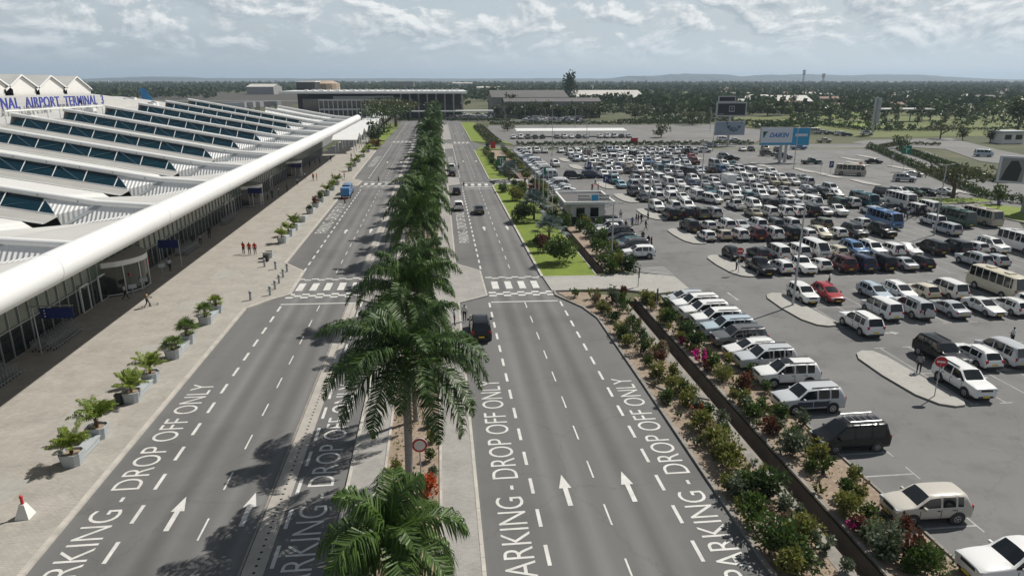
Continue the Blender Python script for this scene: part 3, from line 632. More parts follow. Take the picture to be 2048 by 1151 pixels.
_p = lambda u_, v_, X_: (X_,)+tuple((lambda r: (r[1]*X_/r[0], CAMH+r[2]*X_/r[0]))(ray(u_, v_)))
EC = _p(332, 206, -84.0); ED = _p(178, 187, -119.0)
b = MB(); b.poly([(XL-1.3, 60, 15.2), (XL-1.3, 186, 15.2), (XL-1.3, 186, 17.9), (XL-1.3, 60, 18.6)]); b.poly([(XL-1.32, 40, 18.6), (XL-1.32, 186, 17.8), EC, ED, (-119, 40, 19.2)], 1); b.poly([(XL-1.32, 186, 8), EC[:2]+(8,), EC, (XL-1.32, 186, 17.8)], 0); b.poly([EC[:2]+(8,), ED[:2]+(8,), ED, EC], 0); b.build('backing_wall', [M['roofflat'], M['roofflat']], sg)
def onX(u_, v_, X_):
    x, y, z = ray(u_, v_); t = X_/x; return y*t, CAMH+z*t
gx = -68.0; (ga, gz), (gb, gz2) = onX(9, 223, gx), onX(204, 212, gx)
b = MB(); b.cyl((gx, ga, gz), (gx, gb, gz2), .16, .16, 6)
for k in range(9): f = k/8; b.cyl((gx, ga+(gb-ga)*f, gz+(gz2-gz)*f-1.9), (gx, ga+(gb-ga)*f, gz+(gz2-gz)*f), .13, .13, 6)
b.build('gantry_rail', M['white'], sg)
sat = thing('satellite_building', 'white building with four pointed gables behind the terminal roof', 'building')
XG = -120.0
for i, (u, ve, vp) in enumerate(((-17, 168, 150), (39, 168, 150), (98, 168, 151.5), (150, 169, 153.5))):
    def on(u_, v_):
        x, y, z = ray(u_, v_); t = XG/x; return y*t, CAMH+z*t
    yc = on(u, vp)[0]; zp = on(u, vp)[1]; hw = (8.3, 8.75, 9.1, 8.9)[i]; ze = zp-4.0
    b = MB(); b.poly([(XG, yc-hw, 8), (XG, yc+hw, 8), (XG, yc+hw, ze), (XG, yc, zp), (XG, yc-hw, ze)]); b.poly([(XG, yc-hw, 8), (XG, yc-hw, ze), (XG-45, yc-hw, ze), (XG-45, yc-hw, 8)]); b.poly([(XG, yc+hw, 8), (XG-45, yc+hw, 8), (XG-45, yc+hw, ze), (XG, yc+hw, ze)])
    b.build('gable_wall', M['whitepaint'], sat)
    b = MB()
    for s in (-1, 1):
        b.poly([(XG+.6, yc, zp+.25), (XG-45, yc, zp+.25), (XG-45, yc+s*(hw+.2), ze+.1), (XG+.6, yc+s*(hw+.2), ze+.1)]); b.poly([(XG+.6, yc, zp+.25), (XG+.6, yc+s*(hw+.2), ze+.1), (XG+.6, yc+s*(hw+.2), ze-.4), (XG+.6, yc, zp-.25)], 1)
    b.build('gable_roof', [M['roofflat'], M['white']], sat)
for x, y, z in ((-66, 121, 15.8), (-70, 150, 15.8), (-75, 196, 15.6), (-72, 186, 15.6), (-90, 215, 15.9), (-95, 232, 15.9), (-100, 190, 16.2)):
    b = MB(); b.box((x, y, z+.5), (2.2, 1.6, 1.1)); b.cyl((x, y, z+1.05), (x, y, z+1.3), .5, .5, 12, 1); tag(b.build('roof_unit', [M['white'], M['steel']]), 'white air handling box sitting on the flat terminal roof', 'roof unit', 'air units on the terminal roof')
# folded white walkway canopies further along the forecourt
def canopy(i, y, x0, x1, z, L):
    t = thing('walkway_canopy', ('folded white walkway canopy, %s along the forecourt past the terminal end' % onum(i+1)), 'canopy', (0, 0, 0), 0, 'folded canopies along the forecourt')
    b = MB(); zz = z+.0
    for a, c in ((0, .5), (.5, 1)):
        za, zb_ = (zz, zz+1.9) if a == 0 else (zz+1.9, zz)
        ya, yb = y+L*a, y+L*c
        b.add([(x0, ya, za), (x1, ya, za), (x1, yb, zb_), (x0, yb, zb_), (x0, ya, za-.18), (x1, ya, za-.18), (x1, yb, zb_-.18), (x0, yb, zb_-.18)], [(0, 1, 2, 3), (7, 6, 5, 4), (0, 4, 5, 1), (1, 5, 6, 2), (2, 6, 7, 3), (3, 7, 4, 0)])
    b.build('canopy_roof', M['tube'], t)
    for cx in (x1-1.2, x0+1):
        for cy in (y+.4, y+L*.5):
            c = MB(); c.cyl((cx, cy, .1), (cx, cy, z+.1+(1.7 if cy > y+1 else 0)), .16, .16, 8); c.build('column', M['white'], t)
for i in range(13): canopy(i, 222+14*i, -33.5+i*.35, -25.6+i*.16, 4.3+(.5 if i else 0), 13.6)
# ================================================================ VEHICLES
COL = dict(white=(.78, .78, .77), silver=(.48, .5, .52), lightgrey=(.36, .37, .38), grey=(.13, .135, .14), darkgrey=(.04, .042, .045), black=(.005, .005, .006), navy=(.02, .035, .085), blue=(.10, .2, .38), lightblue=(.30, .47, .58),
           paleblue=(.42, .5, .56), maroon=(.085, .012, .014), red=(.36, .03, .035), cream=(.62, .57, .44), beige=(.48, .43, .36), gold=(.36, .33, .25), champagne=(.56, .53, .47), olive=(.15, .15, .11), green=(.03, .075, .055), teal=(.06, .15, .17), brightblue=(.03, .22, .6))
CNAME = dict(lightgrey='light grey', darkgrey='dark grey', lightblue='light blue', paleblue='pale blue', green='dark green', gold='dull gold', champagne='pale champagne', navy='navy blue', brightblue='bright blue', olive='olive grey', teal='dark teal')
#      L    W    H    belt hood0 hood1 xcowl  xrf   xrr    xrb   deck  wb   r    pillars(x list)
SPEC = dict(
 hatch=(3.85, 1.68, 1.52, .92, .90, 1.0, .98, .22, -1.42, -1.82, .95, 2.48, .30, (-.35, -1.15)),
 wagon=(4.45, 1.70, 1.50, .93, .82, .98, 1.08, .28, -1.76, -2.12, .95, 2.60, .31, (-.34, -1.2)),
 sedan=(4.50, 1.70, 1.44, .91, .80, .96, 1.0, .18, -.95, -1.55, .98, 2.62, .31, (-.4,)),
 suv=(4.75, 1.88, 1.86, 1.12, 1.12, 1.2, 1.12, .5, -2.0, -2.3, 1.14, 2.79, .39, (-.22, -1.15)),
 jeep=(4.2, 1.75, 1.70, 1.05, 1.03, 1.13, 1.0, .36, -1.72, -2.0, 1.06, 2.5, .35, (-.28, -1.12)),
 van=(4.65, 1.72, 1.86, 1.03, .96, 1.12, 1.5, .76, -2.02, -2.26, 1.05, 2.80, .32, (.2, -.95)),
 hiace=(4.9, 1.80, 2.2, 1.25, 1.0, 1.25, 2.1, 1.45, -2.22, -2.40, 1.2, 2.9, .33, (.9, -.2, -1.2)),
 pickup=(5.2, 1.85, 1.82, 1.11, 1.1, 1.19, .95, .36, -.66, -.84, 1.06, 3.1, .39, (-.18,)),
 coaster=(7.0, 2.08, 2.65, 1.42, 1.15, 1.42, 3.28, 3.0, -3.22, -3.44, 1.35, 3.9, .40, (2.2, 1.2, .2, -.8, -1.8, -2.7)))
SPEC['suvs'] = SPEC['suv']; SPEC['jeeps'] = SPEC['jeep']; SPEC['cab'] = (5.6, 1.9, 1.95, 1.15, .95, 1.16, 2.0, 1.5, .75, .7, .85, 3.2, .38, ())
SPEC['boxtruck'] = SPEC['cab']
def CR(me, gm, n):
    """keep window openings and the bumper outline crisp when the shell is smoothed"""
    at = me.attributes.new('crease_edge', 'FLOAT', 'EDGE'); ef = {}
    for f in me.polygons:
        for k in f.edge_keys: ef.setdefault(k, []).append(f.index)
    tot = len(me.polygons); cv = me.attributes.new('crease_vert', 'FLOAT', 'POINT')
    for ed in me.edges:
        fs = ef.get(tuple(sorted(ed.vertices)), []); ms = {gm[q] for q in fs}
        win = len(ms-{0, 30}) >= 1 and len(ms) > 1
        at.data[ed.index].value = .9 if win else (.5 if any(q >= tot-2 for q in fs) else 0)
        if win:
            for vi in ed.vertices: cv.data[vi].value = .9
def carpieces(kind):
    L, W, H, belt, h0, h1, xc, xf, xr, xb, deck, wb, wr_, pil = SPEC[kind]
    hl, w = L/2, W/2; zb = .24 if kind not in ('suv', 'suvs', 'jeep', 'jeeps', 'pickup') else .32
    big = kind in ('coaster', 'hiace')
    rt = w*(.90 if big else .80)                                     # half width at roof edge
    S = []                                                           # x, w, zb, zmid, belt, p6(w,z), p7(w,z), top, flags
    def hood(x, ww, top, zbb): S.append([x, ww, zbb, (zbb+top)*.52, top-.07, (ww*.93, top-.02), (ww*.74, top+.012), top+.03, ''])
    def cab(x, top, fl, bl=belt, rr=None):
        r = rt if rr is None else rr
        S.append([x, w, zb, (zb+bl)*.55, bl, (r+.015, top-.085), (r*.86, top-.012), top+.015, fl])
    if big:
        S.append([hl, w*.9, .38, .8, h0, (w*.86, h0+.05), (w*.7, h0+.07), h0+.08, ''])
        S.append([hl-.06, w*.97, zb+.02, .8, h1-.05, (w*.93, h1-.02), (w*.76, h1), h1+.01, 'W'])
    else:
        S.append([hl, w*.86, .34, .5, h0-.16, (w*.80, h0-.10), (w*.66, h0-.07), h0-.05, '']); S.append([hl-.04, w*.90, .28, .5, h0-.12, (w*.85, h0-.07), (w*.70, h0-.04), h0-.02, ''])
        hood(hl-.2, w*.955, h0, zb+.01); hood(hl-.5, w*.99, h0+.045, zb)
        hood((hl-.5+xc)/2, w, (h0+h1)/2+.04, zb)
        S.append([xc, w, zb, (zb+belt)*.55, belt, (w*.93, h1-.01), (w*.78, h1+.01), h1+.03, 'WS'])
    if big: S[-1][8] = 'W'
    cab(xf, H-.05, 'S')
    xs = [p for p in pil]
    for p in xs: cab(p+.04, H, ''); cab(p-.04, H, 'S')
    if kind == 'pickup' or kind in ('cab', 'boxtruck'):
        cab(xr, H-.03, 'R'); S.append([xb, w, zb, (zb+belt)*.55, belt-.02, (w*.93, deck+.02), (w*.8, deck+.02), deck+.02, ''])
        S.append([xb-.05, w, zb, (zb+belt)*.55, deck-.06, (w*.98, deck-.02), (w*.9, deck), deck, ''])
        S.append([-hl+.06, w*.98, zb, .7, deck-.06, (w*.97, deck-.02), (w*.9, deck), deck, '']); S.append([-hl, w*.95, zb+.1, .7, deck-.1, (w*.93, deck-.06), (w*.86, deck-.04), deck-.04, ''])
    else:
        last = xs[-1]-.05 if xs else xf
        if kind != 'sedan': cab(xr+.22, H-.02, '')
        cab(xr, H-.04 if kind != 'sedan' else H-.05, 'R' if kind != 'sedan' else 'R')
        dz = deck
        S.append([xb, w*(.985 if kind != 'sedan' else 1), zb, (zb+belt)*.55, belt-(.0 if kind != 'sedan' else .0), (w*.9, dz), (w*.76, dz+.015), dz+.03, ''])
        if kind == 'sedan':
            hood(-hl+.35, w*.98, deck-.0, zb); hood(-hl+.08, w*.94, deck-.06, zb+.03); S.append([-hl, w*.86, .38, .5, deck-.25, (w*.8, deck-.16), (w*.66, deck-.13), deck-.12, ''])
        else:
            S.append([-hl+.06, w*.97, zb+.02, (zb+belt)*.55, belt-.1, (w*.88, dz-.07), (w*.74, dz-.05), dz-.04, '']); S.append([-hl, w*.9, .36, .52, belt-.25, (w*.82, dz-.22), (w*.7, dz-.2), dz-.2, ''])
    PN = ['body', 'windscreen', 'rear_window']+['side_window%d' % q for q in range(16)]; P = {k: MB() for k in PN}; gf = []; gm = []; run = 0; prev = False
    rings = []
    for s in S:
        x, ww, z0, zm, bl, p6, p7, top, fl = s
        bl = min(bl, p6[1]-.004)
        h = [(0, z0), (ww*.82, z0), (ww*.97, z0+.07), (ww, zm), (ww*.985, bl-.07), (ww*.95, bl), p6, p7, (0, top)]
        rings.append([(x, -a, z) for a, z in h]+[(x, a, z) for a, z in h[-2:0:-1]])
    n = len(rings[0])
    for i in range(len(S)-1):
        fl = S[i][8]
        if 'S' in fl and not prev: run += 1
        prev = 'S' in fl
        for j in range(n):
            a, c = rings[i], rings[i+1]; q = [a[j], a[(j+1) % n], c[(j+1) % n], c[j]]
            tgt = 0
            if j in (7, 8):
                if 'W' in fl: tgt = 1
                if 'R' in fl: tgt = 2
            if j == 5 and 'S' in fl: tgt = 3+2*(run-1)
            if j == 10 and 'S' in fl: tgt = 4+2*(run-1)
            gf.append((i*n+j, i*n+(j+1) % n, (i+1)*n+(j+1) % n, (i+1)*n+j)); gm.append(30 if tgt == 0 and j in (0, 1, 14, 15) else tgt)
    gf += [tuple(range(n))[::-1], tuple(range((len(S)-1)*n, len(S)*n))]; gm += [0, 0]
    me = bpy.data.meshes.new('shell'); me.from_pydata([p for r in rings for p in r], [], gf); o = bpy.data.objects.new('shell', me); col.objects.link(o)
    for q in range(31): me.materials.append(M['trim'])
    me.polygons.foreach_set('material_index', gm); CR(me, gm, n); md = o.modifiers.new('s', 'SUBSURF'); md.levels = 1
    ev = o.evaluated_get(bpy.context.evaluated_depsgraph_get()).to_mesh()
    for q in range(len(PN)):
        fs = [f for f in ev.polygons if f.material_index == q or (q == 0 and f.material_index == 30)]; mp = {}
        for f in fs:
            for vi in f.vertices:
                if vi not in mp: mp[vi] = len(P[PN[q]].v); P[PN[q]].v.append(tuple(ev.vertices[vi].co))
            P[PN[q]].f.append(tuple(mp[vi] for vi in f.vertices)); P[PN[q]].m.append(1 if f.material_index == 30 else 0)
    bpy.data.objects.remove(o)
    for sx in (-1, 1):                                               # wheel arches
        for sy in (-1, 1): P['body'].cyl((sx*wb/2, sy*(w-.25), wr_+.02), (sx*wb/2, sy*(w+.006), wr_+.02), wr_+.075, wr_+.075, 16, 1)
    if kind not in ('coaster', 'boxtruck', 'cab'):
        ds = [xc-.12]+[q for q in pil if q > xr+.1][:2]
        for q in ds:
            for sy in (-1, 1): P['body'].box((q, sy*(w-.004), (belt+zb)*.5+.06), (.022, .02, belt-zb-.3), 1)
        for q in ds[1:]:
            for sy in (-1, 1): P['body'].box((q+.16, sy*(w+.0), belt-.14), (.16, .03, .035), 1)
        P['body'].box((-hl+.02, 0, .40), (.1, W*.8, .16), 1)
    if kind == 'pickup': P['body'].flat(rect(-hl+.12, -w*.84, xb-.12, w*.84), deck+.006, 1)
    if kind == 'suv' or kind == 'suvs' or kind == 'wagon':
        for sy in (-1, 1): P['body'].box(((xf+xr)/2-.1, sy*rt*.8, H+.02), (xf-xr-.5, .045, .06), 1 if kind != 'wagon' else 0)
    P['body'].box((hl-.03, 0, h0-.18), (.1, W*.48, .16), 1); P['body'].box((hl-.02, 0, .42), (.06, W*.62, .14), 1)
    if kind == 'coaster':
        for k in range(2): P['body'].box((1.2-2.6*k, 0, H+.06), (.8, .8, .12), 0)
    wheel = MB(); wd = .22 if wr_ < .36 else .26
    wheel.cyl((0, -wd/2, 0), (0, wd/2, 0), wr_, wr_, 18, 0); wheel.cyl((0, wd/2-.01, 0), (0, wd/2+.012, 0), wr_*.62, wr_*.56, 14, 1)
    for k in range(5):
        a = k*2*math.pi/5; wheel.box((math.cos(a)*wr_*.33, wd/2+.012, math.sin(a)*wr_*.33), (.09, .012, .09), 0)
    head = MB(); head.box((hl-.13, w*.71, h0-.13), (.3, W*.18, .17), 0, -.22)
    tail = MB(); tzz = belt-.12 if kind != 'sedan' else deck-.2
    tail.box((-hl+.07, w*.80, tzz), (.12, .2, .34 if kind not in ('sedan', 'coaster') else .17))
    plate = MB(); plate.box((hl+.045, 0, .46), (.02, .5, .12)); plate2 = MB(); plate2.box((-hl-.005, 0, .62), (.03, .5, .14))
    mir = MB(); mir.box((xc-.28 if not big else hl-.1, w+.11, belt+.07), (.12, .22, .14))
    sp = None
    if kind in ('suvs', 'jeeps'): sp = MB(); sp.cyl((-hl-.2, .12, belt-.1), (-hl+.02, .12, belt-.1), .36, .36, 18, 0, True, 1)
    rk = None
    return P, wheel, head, tail, plate, plate2, mir, sp, (wb/2, w-.11, wr_, wr_)
def boxbody():
    b = MB(); b.box((-1.0, 0, 1.75), (3.6, 2.0, 2.1), 0); b.box((-1.0, 0, .55), (3.6, 1.6, .25), 1); return b
MC = [M['cpaint'], M['trim']]
PROTO = {}
def flip(mb):
    o = MB(); o.v = [(x, -y, z) for x, y, z in mb.v]; o.f = [f[::-1] for f in mb.f]; o.m = list(mb.m); return o
def protodata(kind):
    if kind in PROTO: return PROTO[kind]
    P, wheel, head, tail, plate, plate2, mir, sp, wi = carpieces(kind); D = []
    D.append(('body', P['body'].mesh('body', MC, 50), (0, 0, 0), 0))
    for k in list(P)[1:]:
        nm = 'side_window' if k.startswith('side') else k
        if P[k].f: D.append((nm, P[k].mesh(nm, [M['cglass']], 30), (0, 0, 0), 0))
    wm = wheel.mesh('wheel', [M['tyre'], M['rim']], 40)
    for sx in (-1, 1):
        D.append(('wheel', wm, (sx*wi[0], wi[1], wi[2]), 0)); D.append(('wheel', wm, (sx*wi[0], -wi[1], wi[2]), math.pi))
    for nm, mb, mm in (('headlight', head, M['head']), ('tail_light', tail, M['tail']), ('wing_mirror', mir, M['cpaint'])):
        D.append((nm, mb.mesh(nm, [mm]), (0, 0, 0), 0)); D.append((nm, flip(mb).mesh(nm, [mm]), (0, 0, 0), 0))
    D.append(('number_plate', plate.mesh('number_plate', [M['plate']]), (0, 0, 0), 0)); D.append(('number_plate', plate2.mesh('number_plate', [M['plate']]), (0, 0, 0), 0))
    if sp: D.append(('spare_wheel', sp.mesh('spare_wheel', [M['tyre'], M['cpaint']], 40), (0, 0, 0), 0))
    if kind == 'boxtruck': D.append(('cargo_box', boxbody().mesh('cargo_box', MC), (0, 0, 0), 0))
    allm = MB()                                                       # one small mesh for cars a few pixels long
    for k in P: allm.join(P[k], None, [0, 1] if k == 'body' else [2, 2])
    for sx in (-1, 1):
        for sy in (-1, 1): allm.join(wheel, Matrix.Translation((sx*wi[0], sy*wi[1], wi[2])) @ Matrix.Rotation(0 if sy > 0 else math.pi, 4, 'Z'), [1, 3])
    for mb, i in ((head, 3), (flip(head), 3), (tail, 4), (flip(tail), 4), (plate, 5), (plate2, 5), (mir, 0), (flip(mir), 0)): allm.join(mb, None, [i])
    if sp: allm.join(sp, None, [1, 0])
    if kind == 'boxtruck': allm.join(boxbody(), None, [0, 1])
    one = allm.mesh('car', MC+[M['cglass'], M['rim'], M['tail'], M['plate']], 50)
    PROTO[kind] = (D, one); return PROTO[kind]
KN = dict(hatch='hatchback', wagon='estate car', sedan='saloon', suv='SUV', suvs='spare-wheel SUV', jeep='small SUV', jeeps='small spare-wheel SUV', van='minivan', hiace='minibus', pickup='pickup', coaster='bus', boxtruck='box truck', cab='truck')
ON = dict(hatch='parked_car', wagon='parked_car', sedan='parked_car', suv='parked_car', suvs='parked_car', jeep='parked_car', jeeps='parked_car', van='minivan', hiace='minibus', pickup='pickup_truck', coaster='bus', boxtruck='box_truck', cab='truck')
CAT = dict(van='van', hiace='van', pickup='pickup', coaster='bus', boxtruck='truck', cab='truck')
def car(kind, c, x, y, head, label, group=None, full=True, z=.01, name=None, two=None):
    D, one = protodata(kind); cc = COL[c]; j = random.uniform(.92, 1.05); rgb = (cc[0]*j, cc[1]*j, cc[2]*j, 1); cat = CAT.get(kind, 'car')
    if not full:
        o = link(name or ON[kind], one, None, (x, y, z), head); o.color = rgb; return tag(o, label, cat, group)
    t = thing(name or ON[kind], label, cat, (x, y, z), head, group)
    for nm, me, lc, rz in D:
        o = link(nm, me, t, lc, rz); o.color = rgb
        if nm == 'cargo_box': o.color = (.75, .75, .74, 1)
        if two and nm == 'body': o.color = rgb
    return t
H_ = {'f': math.pi/2, 'n': -math.pi/2, 'l': math.pi, 'r': 0.0}
DIRN = {'f': 'tail towards the camera', 'n': 'nose towards the camera', 'l': '', 'r': ''}
CN = lambda c: CNAME.get(c, c)
def row(where, items, y, x0=None, full=True, group='cars in the double parking rows', step=2.65):
    """items: (x or None, kind, colour, dir)"""
    items = sorted(items, key=lambda t: t[0])
    for i, (x, k, c, d) in enumerate(items):
        car(k, c, x, y+random.uniform(-.18, .18)*(1 if k != 'coaster' else 1), H_[d]+random.uniform(-.025, .025), '%s %s, %s from the kerb island, %s' % (CN(c), KN[k], onum(i+1), where), group, full)
WH = ['near line of nearest double row', 'far line of nearest double row', 'near line of second double row', 'far line of second double row', 'near line of third double row', 'far line of third double row', 'near line of fourth double row', 'far line of fourth double row',
      'near line of fifth double row', 'far line of fifth double row', 'near line of sixth double row', 'far line of sixth double row', 'near line of seventh double row', 'far line of seventh double row', 'near line of eighth double row', 'far line of eighth double row', 'near line of ninth double row', 'far line of ninth double row', 'near line of tenth double row', 'far line of tenth double row']
row(WH[0], [(38.9, 'suv', 'white', 'n')], 43.6)
row(WH[1], [(40.9, 'suv', 'black', 'n'), (43.7, 'wagon', 'white', 'f'), (46.3, 'van', 'silver', 'f')], 48.5)
row(WH[2], [(43.2, 'van', 'white', 'f'), (46.4, 'suvs', 'silver', 'f'), (50.2, 'sedan', 'silver', 'f'), (54.0, 'sedan', 'white', 'n'), (56.8, 'wagon', 'white', 'f'), (59.6, 'hatch', 'white', 'n')], 60.1)
row(WH[3], [(37.9, 'jeep', 'white', 'n'), (40.8, 'wagon', 'red', 'n'), (46, 'wagon', 'paleblue', 'n'), (48.9, 'wagon', 'white', 'n'), (51.5, 'hatch', 'cream', 'f'), (54.4, 'van', 'white', 'f'), (60.2, 'coaster', 'cream', 'f')], 65.6)
row(WH[4], [(38.4, 'pickup', 'black', 'n'), (41, 'wagon', 'white', 'f'), (43.6, 'pickup', 'white', 'n'), (46.1, 'hatch', 'white', 'f'), (48.8, 'suv', 'maroon', 'f'), (51.3, 'suv', 'navy', 'f'), (54, 'suv', 'black', 'f'), (56.8, 'sedan', 'silver', 'f'), (59.2, 'wagon', 'black', 'f'), (66.4, 'suvs', 'silver', 'f'), (69.2, 'hatch', 'silver', 'f')], 76.8)
row(WH[5], [(37.8, 'hatch', 'black', 'n'), (41.3, 'wagon', 'darkgrey', 'f'), (43.9, 'van', 'white', 'f'), (46.6, 'van', 'white', 'f'), (49.2, 'hiace', 'white', 'n'), (51.9, 'wagon', 'cream', 'f'), (54.6, 'suv', 'blue', 'n'), (57, 'suv', 'white', 'n'), (59.7, 'jeeps', 'white', 'f'), (62.2, 'sedan', 'white', 'n'), (65.8, 'van', 'black', 'f'), (69.2, 'van', 'darkgrey', 'f'), (72, 'hatch', 'white', 'f'), (74.6, 'suv', 'white', 'n'), (78.6, 'coaster', 'white', 'f')], 83.3)
row(WH[6], [(38.4, 'hatch', 'white', 'f'), (40.9, 'hatch', 'beige', 'f'), (43.3, 'jeeps', 'white', 'f'), (45.7, 'suv', 'maroon', 'f'), (48.3, 'suvs', 'white', 'f'), (50.9, 'suvs', 'black', 'f'), (53.5, 'wagon', 'white', 'f'), (55.9, 'wagon', 'cream', 'n'), (58.4, 'hatch', 'white', 'f'), (61.2, 'suv', 'darkgrey', 'n'), (65.7, 'suv', 'black', 'n'), (76.2, 'van', 'silver', 'f')], 94.2)
row(WH[7], [(38.2, 'suv', 'darkgrey', 'f'), (41.3, 'hatch', 'white', 'f'), (44, 'suv', 'white', 'f'), (46.5, 'sedan', 'silver', 'n'), (49, 'suv', 'white', 'f'), (51.6, 'suv', 'grey', 'f'), (54.2, 'suv', 'white', 'f'), (59.7, 'jeep', 'olive', 'f'), (66.4, 'hatch', 'white', 'f'), (70.1, 'coaster', 'blue', 'n'), (78.6, 'van', 'white', 'f'), (82.4, 'coaster', 'green', 'f'), (87.2, 'coaster', 'beige', 'f')], 100.6)
row(WH[8], [(38.4, 'suv', 'black', 'f'), (41.1, 'suv', 'black', 'f'), (43.6, 'suv', 'olive', 'f'), (45.9, 'suvs', 'silver', 'f'), (53, 'sedan', 'gold', 'f'), (55.7, 'van', 'white', 'f'), (58.4, 'suvs', 'white', 'f'), (60.8, 'jeeps', 'white', 'f'), (63.2, 'suv', 'black', 'f'), (65.6, 'sedan', 'white', 'f'), (68.1, 'pickup', 'white', 'n'), (74.4, 'wagon', 'white', 'f'), (77.6, 'pickup', 'black', 'f'), (82.6, 'van', 'white', 'f'), (85.2, 'hiace', 'white', 'f')], 110.6)
row(WH[9], [(38.2, 'suv', 'white', 'n'), (41.2, 'suv', 'white', 'f'), (43.8, 'suv', 'white', 'n'), (53, 'pickup', 'white', 'f'), (56.3, 'van', 'white', 'n'), (59.4, 'suv', 'black', 'f'), (62.1, 'suv', 'silver', 'f'), (64.6, 'hatch', 'silver', 'n'), (67.5, 'hiace', 'white', 'n'), (72.4, 'van', 'green', 'f'), (74.9, 'suv', 'white', 'f'), (77.4, 'coaster', 'teal', 'n'), (80.1, 'sedan', 'black', 'f'), (84.5, 'coaster', 'white', 'f')], 117.5)
rnd = random.Random(5)
def fill(xa, xb, skip=(), extra={}):
    out = []; x = xa; i = 0
    while x < xb:
        if i in extra: k, c, d = extra[i]; out.append((x, k, c, d))
        elif i not in skip and rnd.random() < .96:
            k = rnd.choice(['suv', 'suv', 'suvs', 'wagon', 'wagon', 'hatch', 'hatch', 'van', 'van', 'hiace', 'sedan', 'sedan', 'jeep', 'jeep', 'pickup'])
            c = rnd.choice(['white']*17+['silver']*8+['lightgrey']*2+['black']*3+['darkgrey']*2+['grey', 'navy', 'teal', 'paleblue', 'maroon', 'beige', 'gold', 'blue'])
            out.append((x+rnd.uniform(-.1, .1), k, c, rnd.choice('fnn')))
        x += 2.62; i += 1
    return out
row(WH[10], fill(38.8, 79, (10,), {0: ('sedan', 'darkgrey', 'n'), 1: ('suv', 'white', 'f'), 2: ('van', 'white', 'f'), 3: ('sedan', 'white', 'n'), 4: ('hiace', 'white', 'f'), 9: ('suv', 'white', 'n'), 11: ('sedan', 'white', 'n'), 12: ('wagon', 'white', 'n'), 13: ('van', 'darkgrey', 'n'), 14: ('suv', 'darkgrey', 'n'), 15: ('wagon', 'white', 'n')}), 127.8)
row(WH[11], fill(38.8, 82, (13,), {0: ('suv', 'darkgrey', 'n'), 1: ('suv', 'white', 'n'), 7: ('wagon', 'silver', 'n'), 8: ('van', 'white', 'n'), 9: ('sedan', 'silver', 'n'), 10: ('suv', 'white', 'n')}), 134.2)
row(WH[12], fill(38.8, 82, (), {0: ('hatch', 'lightblue', 'n'), 1: ('van', 'silver', 'f'), 9: ('boxtruck', 'white', 'f')}), 144.4, full=False)
row(WH[13], fill(38.8, 84, (), {0: ('suv', 'teal', 'n'), 14: ('van', 'white', 'n')}), 150.8, full=False)
row(WH[14], fill(38.8, 82, (4,)), 161, full=False); row(WH[15], fill(38.8, 79, (9,)), 167.4, full=False)
row(WH[16], fill(38.8, 80, (11, 12), {8: ('van', 'teal', 'n')}), 177.6, full=False); row(WH[17], fill(41, 70, (13,)), 184, full=False)
row(WH[18], fill(38.8, 74, (10, 11), {13: ('jeep', 'red', 'n')}), 194.4, full=False); row(WH[19], fill(38.8, 70, (12,)), 200.6, full=False)
row('line facing the far hedge', fill(28, 83, (3,)), 218.5, full=False); row('line just before the far hedge row', fill(40, 80, (5,)), 211, full=False)
# first column: noses over the planting bed
A = [(26.5, 24.3, 'pickup', 'white', 'with dark windscreen cut by the frame edge'), (25.3, 29.1, 'jeep', 'champagne', 'between two empty bays'), (25.45, 36.4, 'van', 'black', 'with a silver roof rack, beside an empty bay'), (25.5, 41.7, 'suv', 'silver', 'with navy doors and a grey bumper'), (26.1, 46.0, 'suv', 'white', 'with black sunroof beside the magenta flowers'),
     (25.85, 49.0, 'suv', 'silver', 'between white SUV and white estate'), (25.7, 51.4, 'wagon', 'white', 'next to the dark grey SUV'), (25.7, 53.8, 'suv', 'grey', 'the only dark one near the flower bed'), (25.7, 56.2, 'suv', 'paleblue', 'just beyond the dark grey SUV'), (25.6, 58.6, 'suv', 'white', 'fourth from the hatched bay'), (25.3, 60.9, 'suv', 'white', 'third from the hatched bay'), (25.2, 63.1, 'suv', 'white', 'second from the hatched bay'), (24.9, 65.4, 'wagon', 'silver', 'right beside the hatched bay')]
for x, y, k, c, l in A:
    t = car(k, c, x, y, math.pi+random.uniform(-.03, .03), '%s %s nosed to the planting bed, %s' % (CN(c), KN[k], l), 'cars nosed up to the flower bed')
    if c == 'black':
        b = MB()
        for s in (-.55, .55): b.cyl((-1.6, s, 2.05), (.5, s, 2.05), .035, .035, 6)
        for q in range(6): b.cyl((-1.6+q*.42, -.6, 2.05), (-1.6+q*.42, .6, 2.05), .03, .03, 6)
        for s in (-.55, .55):
            for q in (-1.4, .3): b.cyl((q, s, 1.85), (q, s, 2.05), .03, .03, 6)
        b.build('roof_rack', M['rim'], t)
    if y == 41.7:
        for ch in t.children:
            if ch.name.startswith('body'): ch['label'] = 'silver body with navy lower doors'
        for s in (-1, 1):
            for q in (-.5, .7): b = MB(); b.box((q, s*.945, .78), (1.14, .012, .4)); o = b.build('door_panel', M['cpaint'], t); o.color = (.02, .028, .06, 1)
    if k == 'suv' and c == 'white' and y == 46.0:
        b = MB(); b.box((.1, 0, 1.885), (.7, .9, .02)); b.build('sunroof', M['cglass'], t)
A2 = [(85.0, 'jeep', 'white', 'nearest the hatched bay'), (88.3, 'suv', 'grey', 'second from the hatched bay'), (90.9, 'wagon', 'teal', 'third from the hatched bay'), (93.4, 'wagon', 'darkgrey', 'fourth from the hatched bay'), (96, 'suv', 'black', 'beside the white pickup'), (98.8, 'pickup', 'white', 'between two dark cars'), (101.3, 'suv', 'silver', 'second from the kiosk'), (104, 'suv', 'black', 'next to the kiosk')]
